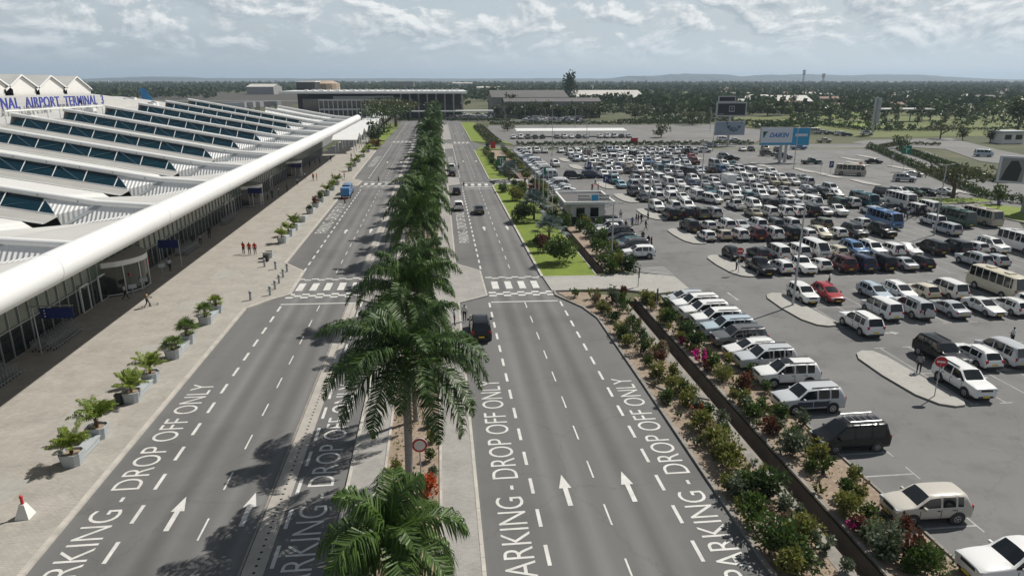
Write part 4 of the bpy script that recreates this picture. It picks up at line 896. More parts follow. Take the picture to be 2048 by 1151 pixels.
for y, k, c, l in A2: car(k, c, 25.6, y, math.pi+random.uniform(-.04, .04), '%s %s nosed to the kiosk hedge, %s' % (CN(c), KN[k], l), 'cars nosed up to the kiosk hedge')
i = 0
for y in [138.5+2.55*k for k in range(32)]:
    if 152 < y < 159: continue
    i += 1; k = rnd.choice(['suv', 'wagon', 'hatch', 'van', 'suv', 'sedan']); c = rnd.choice(['white', 'white', 'silver', 'paleblue', 'lightgrey', 'darkgrey', 'silver', 'white'])
    car(k, c, 25.4, y, math.pi+random.uniform(-.04, .04), '%s %s nosed to the hedge, %s along from behind the kiosk' % (CN(c), KN[k], onum(i)), 'cars nosed up to the hedge beyond the kiosk', full=y < 152)
# single vehicles
def headpx(a, c): (x0, y0), (x1, y1) = G(*a), G(*c); return math.atan2(y1-y0, x1-x0)
MISC = [('suv', 'white', G(1719, 660), headpx((1713, 669), (1680, 649)), 'white SUV turning out of the second row beside the island', True), ('van', 'white', G(1423, 406), R(-65), 'white minivan driving down the aisle before the sixth row', True), ('suv', 'white', G(1110, 333), R(-85), 'white SUV driving in the aisle past the small islands', True),
        ('suv', 'darkgrey', G(1147, 357), R(-15), 'dark grey SUV standing in the aisle behind the kiosk', True), ('van', 'navy', G(1181, 356), R(-5), 'dark blue van standing in the aisle by the blue sign', True),
        ('coaster', 'beige', G(1700, 350), R(-35), 'beige bus parked alone in the empty bays', True), ('sedan', 'black', G(1747, 327), R(-10), 'black saloon alone beside an upper island', True), ('pickup', 'green', G(1622, 328), R(-5), 'dark green pickup crossing the empty bays', True),
        ('suv', 'silver', G(1808, 363), R(-30), 'silver SUV by the white saloon near the tree island', True), ('sedan', 'white', G(1825, 353), R(-30), 'white saloon behind the silver SUV near the tree island', True), ('van', 'darkgrey', (88.5, 127.8), R(-70), 'dark grey minivan left of the tree lawn', True), ('suv', 'white', (91.7, 127.8), R(-70), 'white SUV between two dark cars under the tree', True), ('sedan', 'black', (98, 128.6), R(-70), 'black saloon shaded by the tree', True), ('sedan', 'white', (102, 128.5), R(-70), 'white saloon right of the tree trunk', True), ('jeep', 'green', (94.8, 128.2), R(-70), 'dark green small SUV under the tree', True),
        ('suv', 'white', G(1408, 305), R(0), 'white SUV leaving by the far exit island', False), ('wagon', 'lightgrey', G(1420, 295), R(180), 'grey estate on the road behind the far exit', False), ('suv', 'silver', G(1450, 318), R(-30), 'silver SUV beside a black one left of the billboard', False), ('sedan', 'black', G(1464, 320), R(-30), 'black saloon beside a silver SUV left of the billboard', False),
        ('sedan', 'white', G(1485, 302), R(-100), 'white saloon left of the cyan billboard', False), ('hatch', 'darkgrey', G(1502, 302), R(-100), 'dark hatchback beside a white saloon left of the billboard', False), ('suv', 'beige', G(1530, 302), R(-100), 'beige SUV just left of the billboard post', False), ('suv', 'olive', G(1535, 312), R(-20), 'olive SUV in the shadow of the billboard', False), ('suv', 'grey', G(1567, 318), R(-20), 'grey SUV under the billboard post', False), ('wagon', 'black', G(1555, 303), R(-100), 'black estate behind the billboard post', False), ('pickup', 'blue', G(1597, 299), R(0), 'blue pickup on the road behind the billboard', False),
        ('hiace', 'paleblue', G(1966, 313), R(-25), 'pale blue minibus on the far road at the right', True), ('suv', 'white', G(1733, 270), R(-20), 'white SUV on the road below the tall post', False)]
for k, c, (x, y), h, l, fl in MISC: car(k, c, x, y, h, l, None, fl, name={'suv': 'moving_car'}.get(k) if 'driving' in l or 'turning' in l else None)
for u, v, k, c, l in ((1490, 225, 'hiace', 'white', 'white minibus on the grass road behind the billboards'), (1445, 282, 'van', 'white', 'white van behind the lower billboard panel'), (1470, 283, 'sedan', 'silver', 'silver saloon behind the lower billboard panel'), (1622, 268, 'coaster', 'cream', 'cream bus on the road right of the cyan billboard'), (1645, 268, 'suv', 'silver', 'silver SUV behind the cream bus'), (1660, 269, 'sedan', 'darkgrey', 'dark saloon in the far road queue'), (1680, 271, 'suv', 'white', 'white SUV in the far road queue'), (1694, 272, 'wagon', 'navy', 'navy estate at the end of the far road queue'), (1648, 285, 'pickup', 'beige', 'beige pickup in front of the far road hedge')):
    x, y = G(u, v); car(k, c, x, y, R(-3), l, None, False)
for u, v, k, c, h, l in ((963, 668, 'suv', 'black', 'f', 'black SUV with tailgate to the camera stopped at the median'), (958, 426, 'sedan', 'darkgrey', 'f', 'dark saloon driving away in the right carriageway'), (917, 419, 'jeep', 'white', 'f', 'white small SUV stopped along the median'), (913, 388, 'hatch', 'black', 'f', 'black hatchback stopped at the median before the crossing'), (904, 352, 'wagon', 'black', 'f', 'black estate stopped beyond the second crossing'), (903, 341, 'suv', 'white', 'f', 'white SUV in front of the black estate at the median')):
    x, y = G(u, v); x = min(x, 3.2) if x < 5 else x; car(k, c, x, y, H_[h], l, None, True, name='stopped_car')
# small blue truck by the forecourt kerb
t = car('hiace', 'blue', -18.9, 142.0, H_['f'], 'blue minibus stopped at the forecourt kerb with a blue trailer behind', None, True, name='blue_minibus')
b = MB(); b.box((0, 0, 1.35), (2.3, 1.7, 1.5), 0); b.box((0, 0, .55), (2.5, 1.6, .14), 1); b.cyl((1.2, 0, .5), (2.0, 0, .5), .05, .05, 6, 1)
t2 = thing('cargo_trailer', 'bright blue box trailer behind the blue minibus', 'trailer', (-18.7, 136.9, .01), math.pi/2)
o = b.build('cargo_box', MC, t2); o.color = (.05, .22, .5, 1)
for s in (-1, 1): b = MB(); b.cyl((0, s*.78, .32), (0, s*.95, .32), .32, .32, 14); b.build('wheel', M['tyre'], t2)
# the mass of cars far behind, in front of the old terminal
b = MB(); one = [protodata(k)[1] for k in ('suv', 'wagon', 'van')]
fm = [mat('far_white_car', (.7, .7, .69), .3), M['trim'], M['cglass'], M['rim'], M['tail'], M['plate'], mat('far_grey_car', (.3, .31, .33), .3), mat('far_dark_car', (.03, .03, .035), .3)]
for q in range(230):
    if q < 150: u, v = rnd.uniform(1050, 1165), rnd.uniform(228, 246)
    else: u, v = rnd.uniform(895, 985), rnd.uniform(231, 238)
    x, y = G(u, v); me = rnd.choice(one); c0 = rnd.choice([0, 0, 0, 6, 7])
    mb = MB(); mb.add([tuple(p.co) for p in me.vertices], [tuple(p.vertices) for p in me.polygons]); mb.m = [p.material_index for p in me.polygons]
    b.join(mb, Matrix.Translation((x, y, 0)) @ Matrix.Rotation(rnd.choice((0, 1.57, 1.5, 3.1)), 4, 'Z'), [c0, 1, 2, 3, 4, 5])
tag(b.build('distant_cars', fm), 'mass of parked cars glinting before the old terminal', 'cars', None, 'stuff')
# ================================================================ PLANTS
def frond(mb, base, az, el, L, droop, n, ll, wid, rnd, m=0, lift=.3, ms=1):
    """one feather frond: a curved midrib with two ranks of hanging leaflets"""
    d = Vector((math.cos(az)*math.cos(el), math.sin(az)*math.cos(el), math.sin(el))); p = Vector(base); side = Vector((-math.sin(az), math.cos(az), 0)); pts = []
    for i in range(13):
        s = i/12; e = el-droop*(s**1.5); d = Vector((math.cos(az)*math.cos(e), math.sin(az)*math.cos(e), math.sin(e))); pts.append((p.copy(), d.copy())); p = p+d*(L/12)
    for i in range(12):
        a, c = pts[i][0], pts[i+1][0]; r = .035*(1-i/13)*(L/4)
        mb.add([a-side*r, a+side*r, c+side*r, c-side*r], [(0, 1, 2, 3)], ms)
    for k in range(n):
        s = .12+.88*(k+rnd.random()*.6)/n; q = min(11, int(s*12)); f = s*12-q; P0 = pts[q][0].lerp(pts[min(12, q+1)][0], f); D = pts[q][1]; up = side.cross(D)
        l = ll*(math.sin(math.pi*min(1, s*.86+.14))**.6)*rnd.uniform(.85, 1.1)
        for sg in (-1, 1):
            dr = (D*rnd.uniform(.45, .75)+side*sg*rnd.uniform(.75, 1.0)+up*rnd.uniform(-.35, lift+.1)).normalized()
            w_ = wid*rnd.uniform(.8, 1.15); t = (D+up*rnd.uniform(-.5, .5)).normalized()*w_
            m1 = P0+dr*l*.5; d2 = (dr+Vector((0, 0, -1))*rnd.uniform(1.0, 2.2)).normalized(); e = m1+d2*l*.5
            mb.add([P0-t*.35, P0+t*.35, m1+t*.5, m1-t*.5, e], [(0, 1, 2, 3), (3, 2, 4)], m)
def royal(seed, H, nf=17, L=4.0):
    rnd = random.Random(seed); tr = MB(); lean = rnd.uniform(-.25, .25)
    prof = [(0, .30), (.4, .25), (H*.3, .23), (H*.6, .25), (H*.82, .2), (H*.86, .17)]
    for (a, ra), (c, rc) in zip(prof[:-1], prof[1:]): tr.cyl((lean*a/H, 0, a), (lean*c/H, 0, c), ra, rc, 12)
    sh = MB(); sh.cyl((lean*.86, 0, H*.86), (lean*.98, 0, H*.985), .18, .10, 10)
    cr = MB(); top = (lean, 0, H*.98)
    for i in range(nf):
        f = i/(nf-1); az = i*2.39996+rnd.uniform(-.25, .25); el = R(80-102*f**.8+rnd.uniform(-8, 8))
        frond(cr, top, az, el, L*rnd.uniform(.88, 1.08)*(.8 if f < .12 else 1), R(62+52*(1-abs(f-.35))+rnd.uniform(-14, 14)), 100, 1.4, .082, rnd, 0)
    for i in range(3): frond(cr, (lean, 0, H*.95), i*2.1+rnd.uniform(0, 1), R(rnd.uniform(-40, -15)), L*.75, R(70), 40, .8, .06, rnd, 2)       # dead fronds hanging
    if seed % 2: cr.cyl(top, (lean+.4, .1, H+2.6), .035, .01, 6, 1)
    return tr.mesh('trunk', [M['trunkgrey']], 50), sh.mesh('crownshaft', [M['palmlight']], 50), cr
PALM = []
for i in range(5):
    tr, sh, cr = royal(i+1, 9.3, 27+i % 3, 5.9); PALM.append((tr, sh, cr.mesh('crown', [M['palmleaf'], M['palmlight'], M['dryleaf']])))
tr, sh, cr = royal(21, 5.2, 18, 3.9); YOUNG = (tr, sh, cr.mesh('crown', [M['palmleaf'], M['palmlight'], M['dryleaf']]))
LT = cr.mesh('crown', [M['palmlight'], M['palmlight'], M['dryleaf']])
ys = [23.2, 34.0, 42.6, 57.3, 65.5, 79, 87.5, 96]+[104.5+9.2*k for k in range(31)]
rnd = random.Random(8)
PROT = {1: 3.93, 2: .5}
for i, y in enumerate(ys):
    big = i > 0; tr, sh, cr = PALM[(i*2) % 5] if big else YOUNG
    lab = 'lowest young royal palm, nearest the camera in the median' if i == 0 else ('royal palm with yellow green young fronds, sixth along the median' if i == 5 else 'tall royal palm in the median, %s from the camera' % onum(i+1))
    t = thing('royal_palm', lab, 'palm tree', (-2.15+rnd.uniform(-.25, .25), y, .1), rnd.uniform(0, 6.28), 'royal palms along the median')
    link('trunk', tr, t); link('crownshaft', sh, t); o = link('crown', LT if i == 5 else cr, t)
    if i == 5: o.location = (0, 0, 3.6)
    s = (.92, .92, .72)[i] if i < 3 else rnd.uniform(.58, .8); t.scale = (s, s, rnd.uniform(.8, 1.06) if i > 2 else (1, .93, 1)[i]); t.rotation_euler = (rnd.uniform(-.05, .05), rnd.uniform(-.05, .05), rnd.uniform(0, 6.28) if i not in PROT else PROT[i])
    if i == 33: t.scale = (s, s, 1.1)
def blade(mb, c, rnd, s, m=0, outward=None):
    a = rnd.uniform(0, 6.283); e = math.asin(rnd.uniform(-.9, .9)); d = Vector((math.cos(a)*math.cos(e), math.sin(a)*math.cos(e), math.sin(e)))
    if outward is not None: d = (d*.9+outward*.8+Vector((0, 0, .25))).normalized()
    t = d.orthogonal().normalized(); t.rotate(Matrix.Rotation(rnd.uniform(0, 6.28), 3, d)); s *= rnd.uniform(.7, 1.3); c = Vector(c)
    mb.add([c, c+d*s*.5+t*s*.26, c+d*s, c+d*s*.5-t*s*.26], [(0, 1, 2, 3)], m)
def leafmass(mb, n, rx, ry, rz, cz, s, rnd, lumps=7, m=0):
    L = []
    for i in range(lumps):
        a = rnd.uniform(0, 6.28); q = rnd.uniform(.2, .75); e = rnd.uniform(-.6, .9); L.append((Vector((math.cos(a)*q*rx*.85, math.sin(a)*q*ry*.85, cz+e*rz*.6)), rnd.uniform(.32, .6)))
    for i in range(n):
        c, r = rnd.choice(L); v = Vector((rnd.gauss(0, 1), rnd.gauss(0, 1), rnd.gauss(0, 1))).normalized(); q = r*rnd.random()**.35
        p = c+Vector((v.x*rx*q, v.y*ry*q, v.z*rz*q))
        if p.z < .02: p.z = rnd.uniform(.02, .15)
        blade(mb, p, rnd, s, m, v)
def bushmesh(seed, n=260, r=.75, h=.55, s=.2):
    rnd = random.Random(seed); b = MB(); leafmass(b, n, r, r, h, h*.85, s, rnd, 8); st = MB()
    for i in range(5): a = rnd.uniform(0, 6.28); st.cyl((0, 0, 0), (math.cos(a)*r*.5, math.sin(a)*r*.5, h*1.1), .02, .01, 4)
    return b, st.mesh('stem', [M['trunk']])
BUSH = [bushmesh(30+i, 760, .85, .68, .19) for i in range(4)]
SPIKY = [bushmesh(40+i, 420, .6, .8, .22) for i in range(3)]
def cypressmesh(seed):
    rnd = random.Random(seed); b = MB()
    for i in range(520):
        z = rnd.random(); r = .52*math.sin(math.pi*min(1, z*.75+.2))*rnd.random()**.3; a = rnd.uniform(0, 6.28); blade(b, (math.cos(a)*r, math.sin(a)*r, .1+z*1.5), rnd, .15, 0, Vector((math.cos(a)*.4, math.sin(a)*.4, .8)))
    st = MB(); st.cyl((0, 0, 0), (0, 0, .5), .05, .04, 6); return b, st.mesh('stem', [M['trunk']])
CYP = [cypressmesh(1), cypressmesh(2)]
def sparsemesh(seed, n=190, h=.85):
    rnd = random.Random(seed); b = MB(); st = MB()
    for i in range(7):
        a = rnd.uniform(0, 6.28); q = rnd.uniform(.15, .5); tip = Vector((math.cos(a)*q, math.sin(a)*q, h*rnd.uniform(.5, 1))); st.cyl((0, 0, 0), tip, .014, .007, 4)
        for j in range(n//7): f = rnd.uniform(.3, 1); blade(b, tip*f, rnd, .17, 0, Vector((math.cos(a), math.sin(a), .3)))
    return b, st.mesh('stem', [M['trunk']])
SPARSE = [sparsemesh(60+i) for i in range(3)]
_mc = {}
def plant(kind, x, y, s, leaf, label, cat='shrub', group=None, name='garden_shrub', z=.05):
    b, st = kind; key = (id(b), leaf)
    if key not in _mc: _mc[key] = b.mesh('foliage', [M[leaf]])
    t = thing(name, label, cat, (x, y, z), random.uniform(0, 6.28), group); t.scale = (s, s, s*random.uniform(.85, 1.15)); link('foliage', _mc[key], t); link('stem', st, t); return t
LN = dict(leaf='green', leafy='yellow green', leafg='grey green', leafd='dark green', leafr='dark red', dryleaf='dry brown', flower='magenta flowering', orange='orange red')
SH = [  # u, v, kind, size, leaf, where
 (1225, 606, SPIKY[0], 1.0, 'leafg', 'by the footpath'), (1258, 600, SPIKY[1], .8, 'leafr', 'by the footpath'), (1292, 606, BUSH[0], .95, 'leafy', 'at the head of the car row'), (1250, 612, SPARSE[0], 1.1, 'leaf', 'by the channel head'), (1335, 648, BUSH[1], 1.0, 'leaf', 'near the pale blue SUV'), (1365, 674, BUSH[2], 1.1, 'leafd', 'near the dark grey SUV'), (1385, 697, BUSH[3], 1.0, 'leafd', 'just behind magenta flowers'),
 (1340, 690, SPARSE[1], .9, 'flower', 'at the channel edge'), (1390, 730, SPARSE[2], 1.1, 'flower', 'in front of the dark bush'), (1400, 745, SPARSE[0], .9, 'leafr', 'below magenta flowers'), (1430, 742, SPIKY[2], .8, 'leaf', 'near the white estate'), (1447, 762, BUSH[0], .8, 'leafy', 'near the white estate'), (1490, 785, SPIKY[0], .9, 'leafr', 'near the white SUV with sunroof'), (1470, 790, SPARSE[1], 1.0, 'leaf', 'at the channel edge by white SUV'),
 (1502, 834, BUSH[1], .85, 'leaf', 'rounded, beside the two-tone SUV'), (1536, 868, SPIKY[1], .9, 'leafr', 'beside the two-tone SUV'), (1555, 850, SPIKY[2], .8, 'leaf', 'beside the two-tone SUV'), (1578, 910, BUSH[2], 1.0, 'leafg', 'beside the black minivan'), (1632, 930, SPIKY[0], .9, 'leafy', 'below the black minivan'), (1645, 948, SPARSE[2], 1.1, 'leaf', 'by the empty bay'), (1690, 1030, BUSH[3], .9, 'leafy', 'beside the beige SUV'), (1690, 995, SPIKY[1], .7, 'leaf', 'by the second empty bay'),
 (1715, 1066, SPIKY[2], .65, 'leafr', 'under the beige SUV nose'), (1690, 1063, SPARSE[0], .8, 'flower', 'on the channel coping'), (1755, 1050, SPARSE[1], .5, 'leafy', 'touching the beige SUV wheel'), (1762, 1112, BUSH[0], 1.05, 'leafg', 'left of the white pickup'), (1822, 1122, SPIKY[0], .9, 'leafr', 'at the white pickup bumper'), (1850, 1145, BUSH[1], 1.0, 'leaf', 'at the bottom edge by the pickup'), (1795, 1080, SPIKY[1], .8, 'leafr', 'between grey green bush and bay line'),
 (1185, 598, SPARSE[2], 1.1, 'leafy', 'beside the right kerb corner'), (1150, 594, SPARSE[0], 1.2, 'leaf', 'at the kerb corner by the path'), (1205, 625, BUSH[2], .7, 'leafy', 'along the bent kerb'), (1228, 645, BUSH[3], .75, 'leafd', 'along the bent kerb'), (1240, 625, CYP[0], .8, 'leafd', 'by the channel'), (1265, 672, CYP[1], 1.0, 'leafd', 'beside the channel'), (1281, 707, CYP[0], 1.05, 'leafd', 'nearest the pale sand patch'), (1240, 670, BUSH[0], .7, 'leafy', 'close to the kerb'), (1255, 690, BUSH[1], .8, 'leafy', 'close to the kerb'), (1305, 710, SPARSE[1], 1.2, 'leafy', 'leaning over the channel'), (1320, 730, SPIKY[2], .7, 'leafr', 'at the channel edge'),
 (1318, 758, BUSH[2], .9, 'leafy', 'above the kerb joint'), (1345, 785, BUSH[3], .9, 'leafy', 'beside the kerb joint'), (1375, 810, BUSH[0], .85, 'leafy', 'beside the ONLY lettering'), (1365, 790, SPIKY[0], .7, 'leaf', 'beside the ONLY lettering'), (1393, 830, SPARSE[0], .9, 'orange', 'small, on the left bank'), (1400, 865, BUSH[1], .95, 'leafy', 'beside the OFF lettering'), (1425, 892, BUSH[2], .95, 'leafy', 'beside the OFF lettering'), (1445, 915, BUSH[0], .95, 'leafy', 'beside the DROP lettering'), (1463, 945, BUSH[3], 1.0, 'leafy', 'beside the DROP lettering'), (1490, 980, BUSH[1], .9, 'leaf', 'beside the DROP lettering'), (1527, 998, BUSH[2], 1.15, 'leafd', 'leaning to the channel'),
 (1505, 1055, BUSH[3], 1.0, 'leaf', 'beside the PARKING lettering'), (1552, 1050, SPARSE[2], 1.0, 'dryleaf', 'on bare sand'), (1560, 1110, BUSH[0], 1.1, 'leaf', 'beside the PARKING lettering'), (1605, 1085, BUSH[1], 1.0, 'leafy', 'near the channel'), (1600, 1135, BUSH[2], 1.0, 'leaf', 'at the bottom edge'), (1640, 1105, SPARSE[0], 1.4, 'leafg', 'overhanging the channel'), (1575, 1148, SPIKY[1], 1.0, 'leafy', 'at the bottom edge by the kerb')]
for u, v, k, s, lf, wh in SH:
    x, y = G(u, v)
    if 19.0 < x < 20.5: x = 18.8 if x < 19.7 else 20.8
    nm = 'clipped_cypress' if k in CYP else ('flowering_shrub' if lf == 'flower' else 'garden_shrub')
    sz = 'big ' if s >= 1.1 else ('small ' if s < .85 else '')
    kn = 'dense upright cypress' if k in CYP else ('leggy plant' if k in SPARSE else ('spiky shrub' if k in SPIKY else 'bush'))
    plant(k, x, y, s*1.25, lf, '%s%s %s in the sandy bed, %s' % (sz, LN[lf], kn, wh), 'cypress' if k in CYP else 'shrub', 'shrubs in the sandy beds', nm)
rnd = random.Random(77)
for side, x0, x1, n, nm in ((0, 15.5, 18.6, 84, 'kerb side'), (1, 20.7, 24.0, 92, 'car side')):      # small filler plants
    for q in range(n):
        y = 25+43*q/n+rnd.uniform(-.4, .4); plant(rnd.choice(SPARSE+SPARSE+SPIKY), rnd.uniform(x0, x1), y, rnd.uniform(.5, 1.0), rnd.choice(('leaf', 'leafy', 'leafy', 'dryleaf', 'leafg')), 'small thin plant dotted over the sandy bed on the %s of the channel' % nm, 'plant', 'small plants on the %s of the channel' % nm, 'bedding_plant')
b = MB()
for q in range(3800):                                     # twigs, dry litter and creeping cover
    x = rnd.choice((rnd.uniform(15.3, 18.2), rnd.uniform(20.7, 24.1))); y = rnd.uniform(10, 68); blade(b, (x, y, .06), rnd, rnd.uniform(.06, .2), rnd.choice((0, 0, 1, 2)))
for q in range(2600): blade(b, (rnd.choice((rnd.uniform(-3.6, -2.9), rnd.uniform(-2.9, -.7))), rnd.uniform(8, 68), .11), rnd, rnd.uniform(.08, .22), rnd.choice((0, 1, 2)))
tag(b.build('ground_cover', [M['dryleaf'], M['leafy'], M['leaf']]), 'dry twigs and creeping cover on the sandy beds', 'ground cover', None, 'stuff')
for i, (y, x) in enumerate([(33.7, -1.2), (35.5, -1.0), (37.3, -1.2), (39.5, -1.1), (41.5, -1.3), (32, -3.2), (36.5, -3.2), (45, -1.2), (48.5, -1.1), (52, -1.3)]):
    lf = 'orange' if i == 0 else ('leafy', 'leafg', 'leaf')[i % 3]
    plant(SPIKY[i % 3], x, y, 1.0 if i == 0 else .6, lf, 'orange red croton bush beside the palm trunk in the median' if i == 0 else '%s low shrub in the median bed, %s from the orange bush' % (LN[lf], onum(i)), 'shrub', 'shrubs in the median bed', z=.1)
# lawn planting: fan palms, cycads, bushes
def fanpalm(seed, n, R0, stemh, leafr, segs=13):
    rnd = random.Random(seed); b = MB(); st = MB()
    for i in range(n):
        az = i*2.4+rnd.uniform(-.3, .3); el = R(80-85*(i/n)); d = Vector((math.cos(az)*math.cos(el), math.sin(az)*math.cos(el), math.sin(el))); c = Vector((0, 0, stemh))+d*R0*rnd.uniform(.8, 1.1); st.cyl((0, 0, stemh*.9), c, .025, .018, 4)
        s = Vector((-math.sin(az), math.cos(az), 0)); up = s.cross(d)
        for k in range(segs):
            a = R(-115+230*k/(segs-1)); dr = (d*math.cos(a)+s*math.sin(a)).normalized(); l = leafr*rnd.uniform(.85, 1.05); t = dr.cross(up).normalized()*.075*leafr; m1 = c+dr*l*.55; e = c+dr*l+Vector((0, 0, -.25*l))
            b.add([c-t*.3, c+t*.3, m1+t, m1-t, e], [(0, 1, 2, 3), (3, 2, 4)], 0)
    st.cyl((0, 0, 0), (0, 0, stemh), .14, .11, 8); return b, st.mesh('stem', [M['trunk']])
BIS = fanpalm(3, 20, 1.3, 1.2, 1.0); FANP = fanpalm(4, 16, .55, .45, .55, 11)
def arecamesh(seed, L=1.45, n=20, h=.55):
    rnd = random.Random(seed); b = MB(); st = MB()
    for i in range(n):
        a = rnd.uniform(0, 6.28); q = rnd.uniform(.02, .14); base = (math.cos(a)*q, math.sin(a)*q, h*rnd.uniform(.6, 1.2)); st.cyl((base[0]*.6, base[1]*.6, 0), base, .02, .015, 5); frond(b, base, a+rnd.uniform(-.5, .5), R(rnd.uniform(38, 80)), L*rnd.uniform(.7, 1.05), R(rnd.uniform(50, 95)), 24, .4, .06, rnd, 0, .25, 1)
    return b, st.mesh('stem', [M['cardboard']])
AREC = [arecamesh(70+i) for i in range(3)]; BIGAR = arecamesh(80, 2.0, 22, .7); BIGB = [bushmesh(90, 2600, 2.5, 1.7, .34), bushmesh(91, 2600, 2.5, 1.9, .36)]
for u, v, k, s, lf, l, nm, cat in ((1018, 362, BIS, 1.55, 'bismarck', 'silver blue fan palm by the second crossing path', 'fan_palm', 'palm'), (1030, 402, BIGB[0], .85, 'leafy', 'bright green round bush on the lawn by the crossing', 'garden_shrub', 'shrub'), (1008, 385, BUSH[0], 1.6, 'leafd', 'dark clipped bush at the lawn end by the path', 'garden_shrub', 'shrub'),
    (1048, 445, BIGB[1], .8, 'leafd', 'large dark bush under the flagpoles', 'garden_shrub', 'shrub'), (1068, 440, BIS, 1.45, 'bismarck', 'silver blue fan palm under the flagpoles', 'fan_palm', 'palm'), (1098, 485, BIS, 1.4, 'bismarck', 'silver blue fan palm at the near end of the lawn', 'fan_palm', 'palm'), (1080, 488, BIGB[0], .55, 'leafd', 'dark bush beside the near silver fan palm', 'garden_shrub', 'shrub'), (1088, 505, SPIKY[1], 1.7, 'leafr', 'dark red shrub between fan palm and round cycad', 'garden_shrub', 'shrub'), (1118, 528, BIGB[1], .92, 'leaf', 'big round green bush at the near end of the lawn', 'garden_shrub', 'shrub'), (1072, 392, BUSH[1], 2.0, 'leafr', 'reddish bush behind the flagpoles', 'garden_shrub', 'shrub'), (1090, 425, BIGB[0], .6, 'leafg', 'grey green bush beside the kiosk wall', 'garden_shrub', 'shrub'), (1108, 412, BIGB[1], .5, 'leaf', 'green bush touching the kiosk corner', 'garden_shrub', 'shrub'), (1080, 372, BIGB[0], .6, 'leafg', 'pale bush behind the kiosk banner', 'garden_shrub', 'shrub'), (1106, 445, BUSH[3], 1.6, 'leafd', 'dark bush in front of the kiosk plinth', 'garden_shrub', 'shrub'), (1128, 455, BUSH[0], 1.5, 'leaf', 'green bush at the channel head before the kiosk', 'garden_shrub', 'shrub')):
    x, y = G(u, v); plant(k, x, y, s, lf, l, cat, None, nm, .1)
pts = [(1200, 462), (1175, 455), (1160, 463), (1205, 490), (1180, 475), (1225, 505), (1190, 492), (1200, 510), (1225, 530), (1240, 540), (1260, 545), (1205, 535), (1215, 548), (1165, 450)]
for i, (u, v) in enumerate(pts):
    x, y = G(u, v); x = max(x, 20.2); lf = ('leaf', 'leafy', 'leafd', 'leaf')[i % 4]; plant(BUSH[i % 4] if i % 3 else SPIKY[i % 3], x, y, rnd.uniform(1.4, 1.9), lf, '%s bush along the kiosk channel, %s from the kiosk' % (LN[lf], onum(i+1)), 'shrub', 'bushes along the kiosk channel')
for i in range(34):                                       # hedge bushes either side of the long bed towards the exit
    y = 132+i*2.8+rnd.uniform(-.6, .6)
    if 151 < y < 159: continue
    for j, x in enumerate((20.7, 14.8+max(0, (190-y)*.04))):
        lf = rnd.choice(('leaf', 'leafd', 'leafy', 'leafd')); plant(rnd.choice(BUSH), x+rnd.uniform(-.5, .5), y, rnd.uniform(1.1, 1.6), lf, 'rounded hedge bush on the %s side of the long bed beyond the kiosk' % ('car' if j == 0 else 'road'), 'shrub', 'hedge bushes on the %s side of the long bed' % ('car' if j == 0 else 'road'), 'hedge_bush')
# concrete planters with benches along the forecourt
def planter(u, v, kind, leaf, s, idx, lab):
    x, y = G(u, v); x = -22.75; t = thing('planter_box', 'grey octagonal concrete planter, %s from the camera along the forecourt' % onum(idx), 'planter', (x, y+.9, .13), 0, 'planters along the forecourt')
    o = [(-.62, -.38), (-.38, -.62), (.38, -.62), (.62, -.38), (.62, .38), (.38, .62), (-.38, .62), (-.62, .38)]; b = MB(); n = 8
    for (k0, z0), (k1, z1) in zip([(.84, 0), (1, .8)][:1], [(1, .82)]):
        for i in range(n): p, q = o[i], o[(i+1) % n]; b.poly([(p[0]*k0, p[1]*k0, z0), (q[0]*k0, q[1]*k0, z0), (q[0]*k1, q[1]*k1, z1), (p[0]*k1, p[1]*k1, z1)])
    for i in range(n): p, q = o[i], o[(i+1) % n]; b.poly([(p[0], p[1], .82), (q[0], q[1], .82), (q[0]*.85, q[1]*.85, .82), (p[0]*.85, p[1]*.85, .82)]); b.poly([(p[0]*.85, p[1]*.85, .82), (q[0]*.85, q[1]*.85, .82), (q[0]*.82, q[1]*.82, .6), (p[0]*.82, p[1]*.82, .6)])
    b.build('box', M['planter'], t); b = MB(); b.poly([(p[0]*.83, p[1]*.83, .68) for p in o]); b.build('soil', M['soil'], t)
    if kind: plant(kind, x, y+.9, s, leaf, lab % onum(idx), 'plant', 'plants in the forecourt planters', 'potted_palm', .8)
    return x, y+.9
PL = [(147, 945, AREC[0], 'areca', 1.0), (192, 890, AREC[1], 'areca', 1.2), (265, 815, AREC[2], 'areca', 1.1), (300, 775, AREC[0], 'areca', 1.15), (352, 725, FANP, 'fan', 1.15), (375, 695, FANP, 'fan', 1.3), (413, 655, FANP, 'fan', 1.1), (437, 632, FANP, 'areca', 1.0)]
PL2 = [(540, 520, None, '', 1), (565, 490, AREC[1], 'areca', .95), (577, 476, AREC[2], 'areca', .95), (588, 464, AREC[0], 'areca', 1.1), (604, 447, None, '', 1), (618, 430, BUSH[1], 'leafd', .8), (626, 418, SPIKY[0], 'leafr', 1.1), (637, 407, BUSH[2], 'leaf', 1.1), (648, 394, AREC[1], 'areca', 1.1), (658, 383, AREC[2], 'areca', 1.0), (668, 372, AREC[0], 'areca', 1.1), (690, 344, AREC[1], 'areca', 1.1), (697, 335, AREC[2], 'areca', 1.1), (704, 326, AREC[0], 'areca', 1.2), (713, 316, AREC[1], 'areca', 1.1), (722, 306, AREC[2], 'areca', 1.1), (732, 295, AREC[0], 'areca', 1.3), (740, 285, AREC[1], 'areca', 1.2)]
pos = []
for i, (u, v, k, lf, s) in enumerate(PL+PL2):
    nm = 'feathery yellow green palm' if k in AREC else ('spiky fan palm' if k is FANP else 'dark leafy bush'); pos.append(planter(u, v, k, lf, s, i+1, nm+' growing in the %s planter from the camera'))
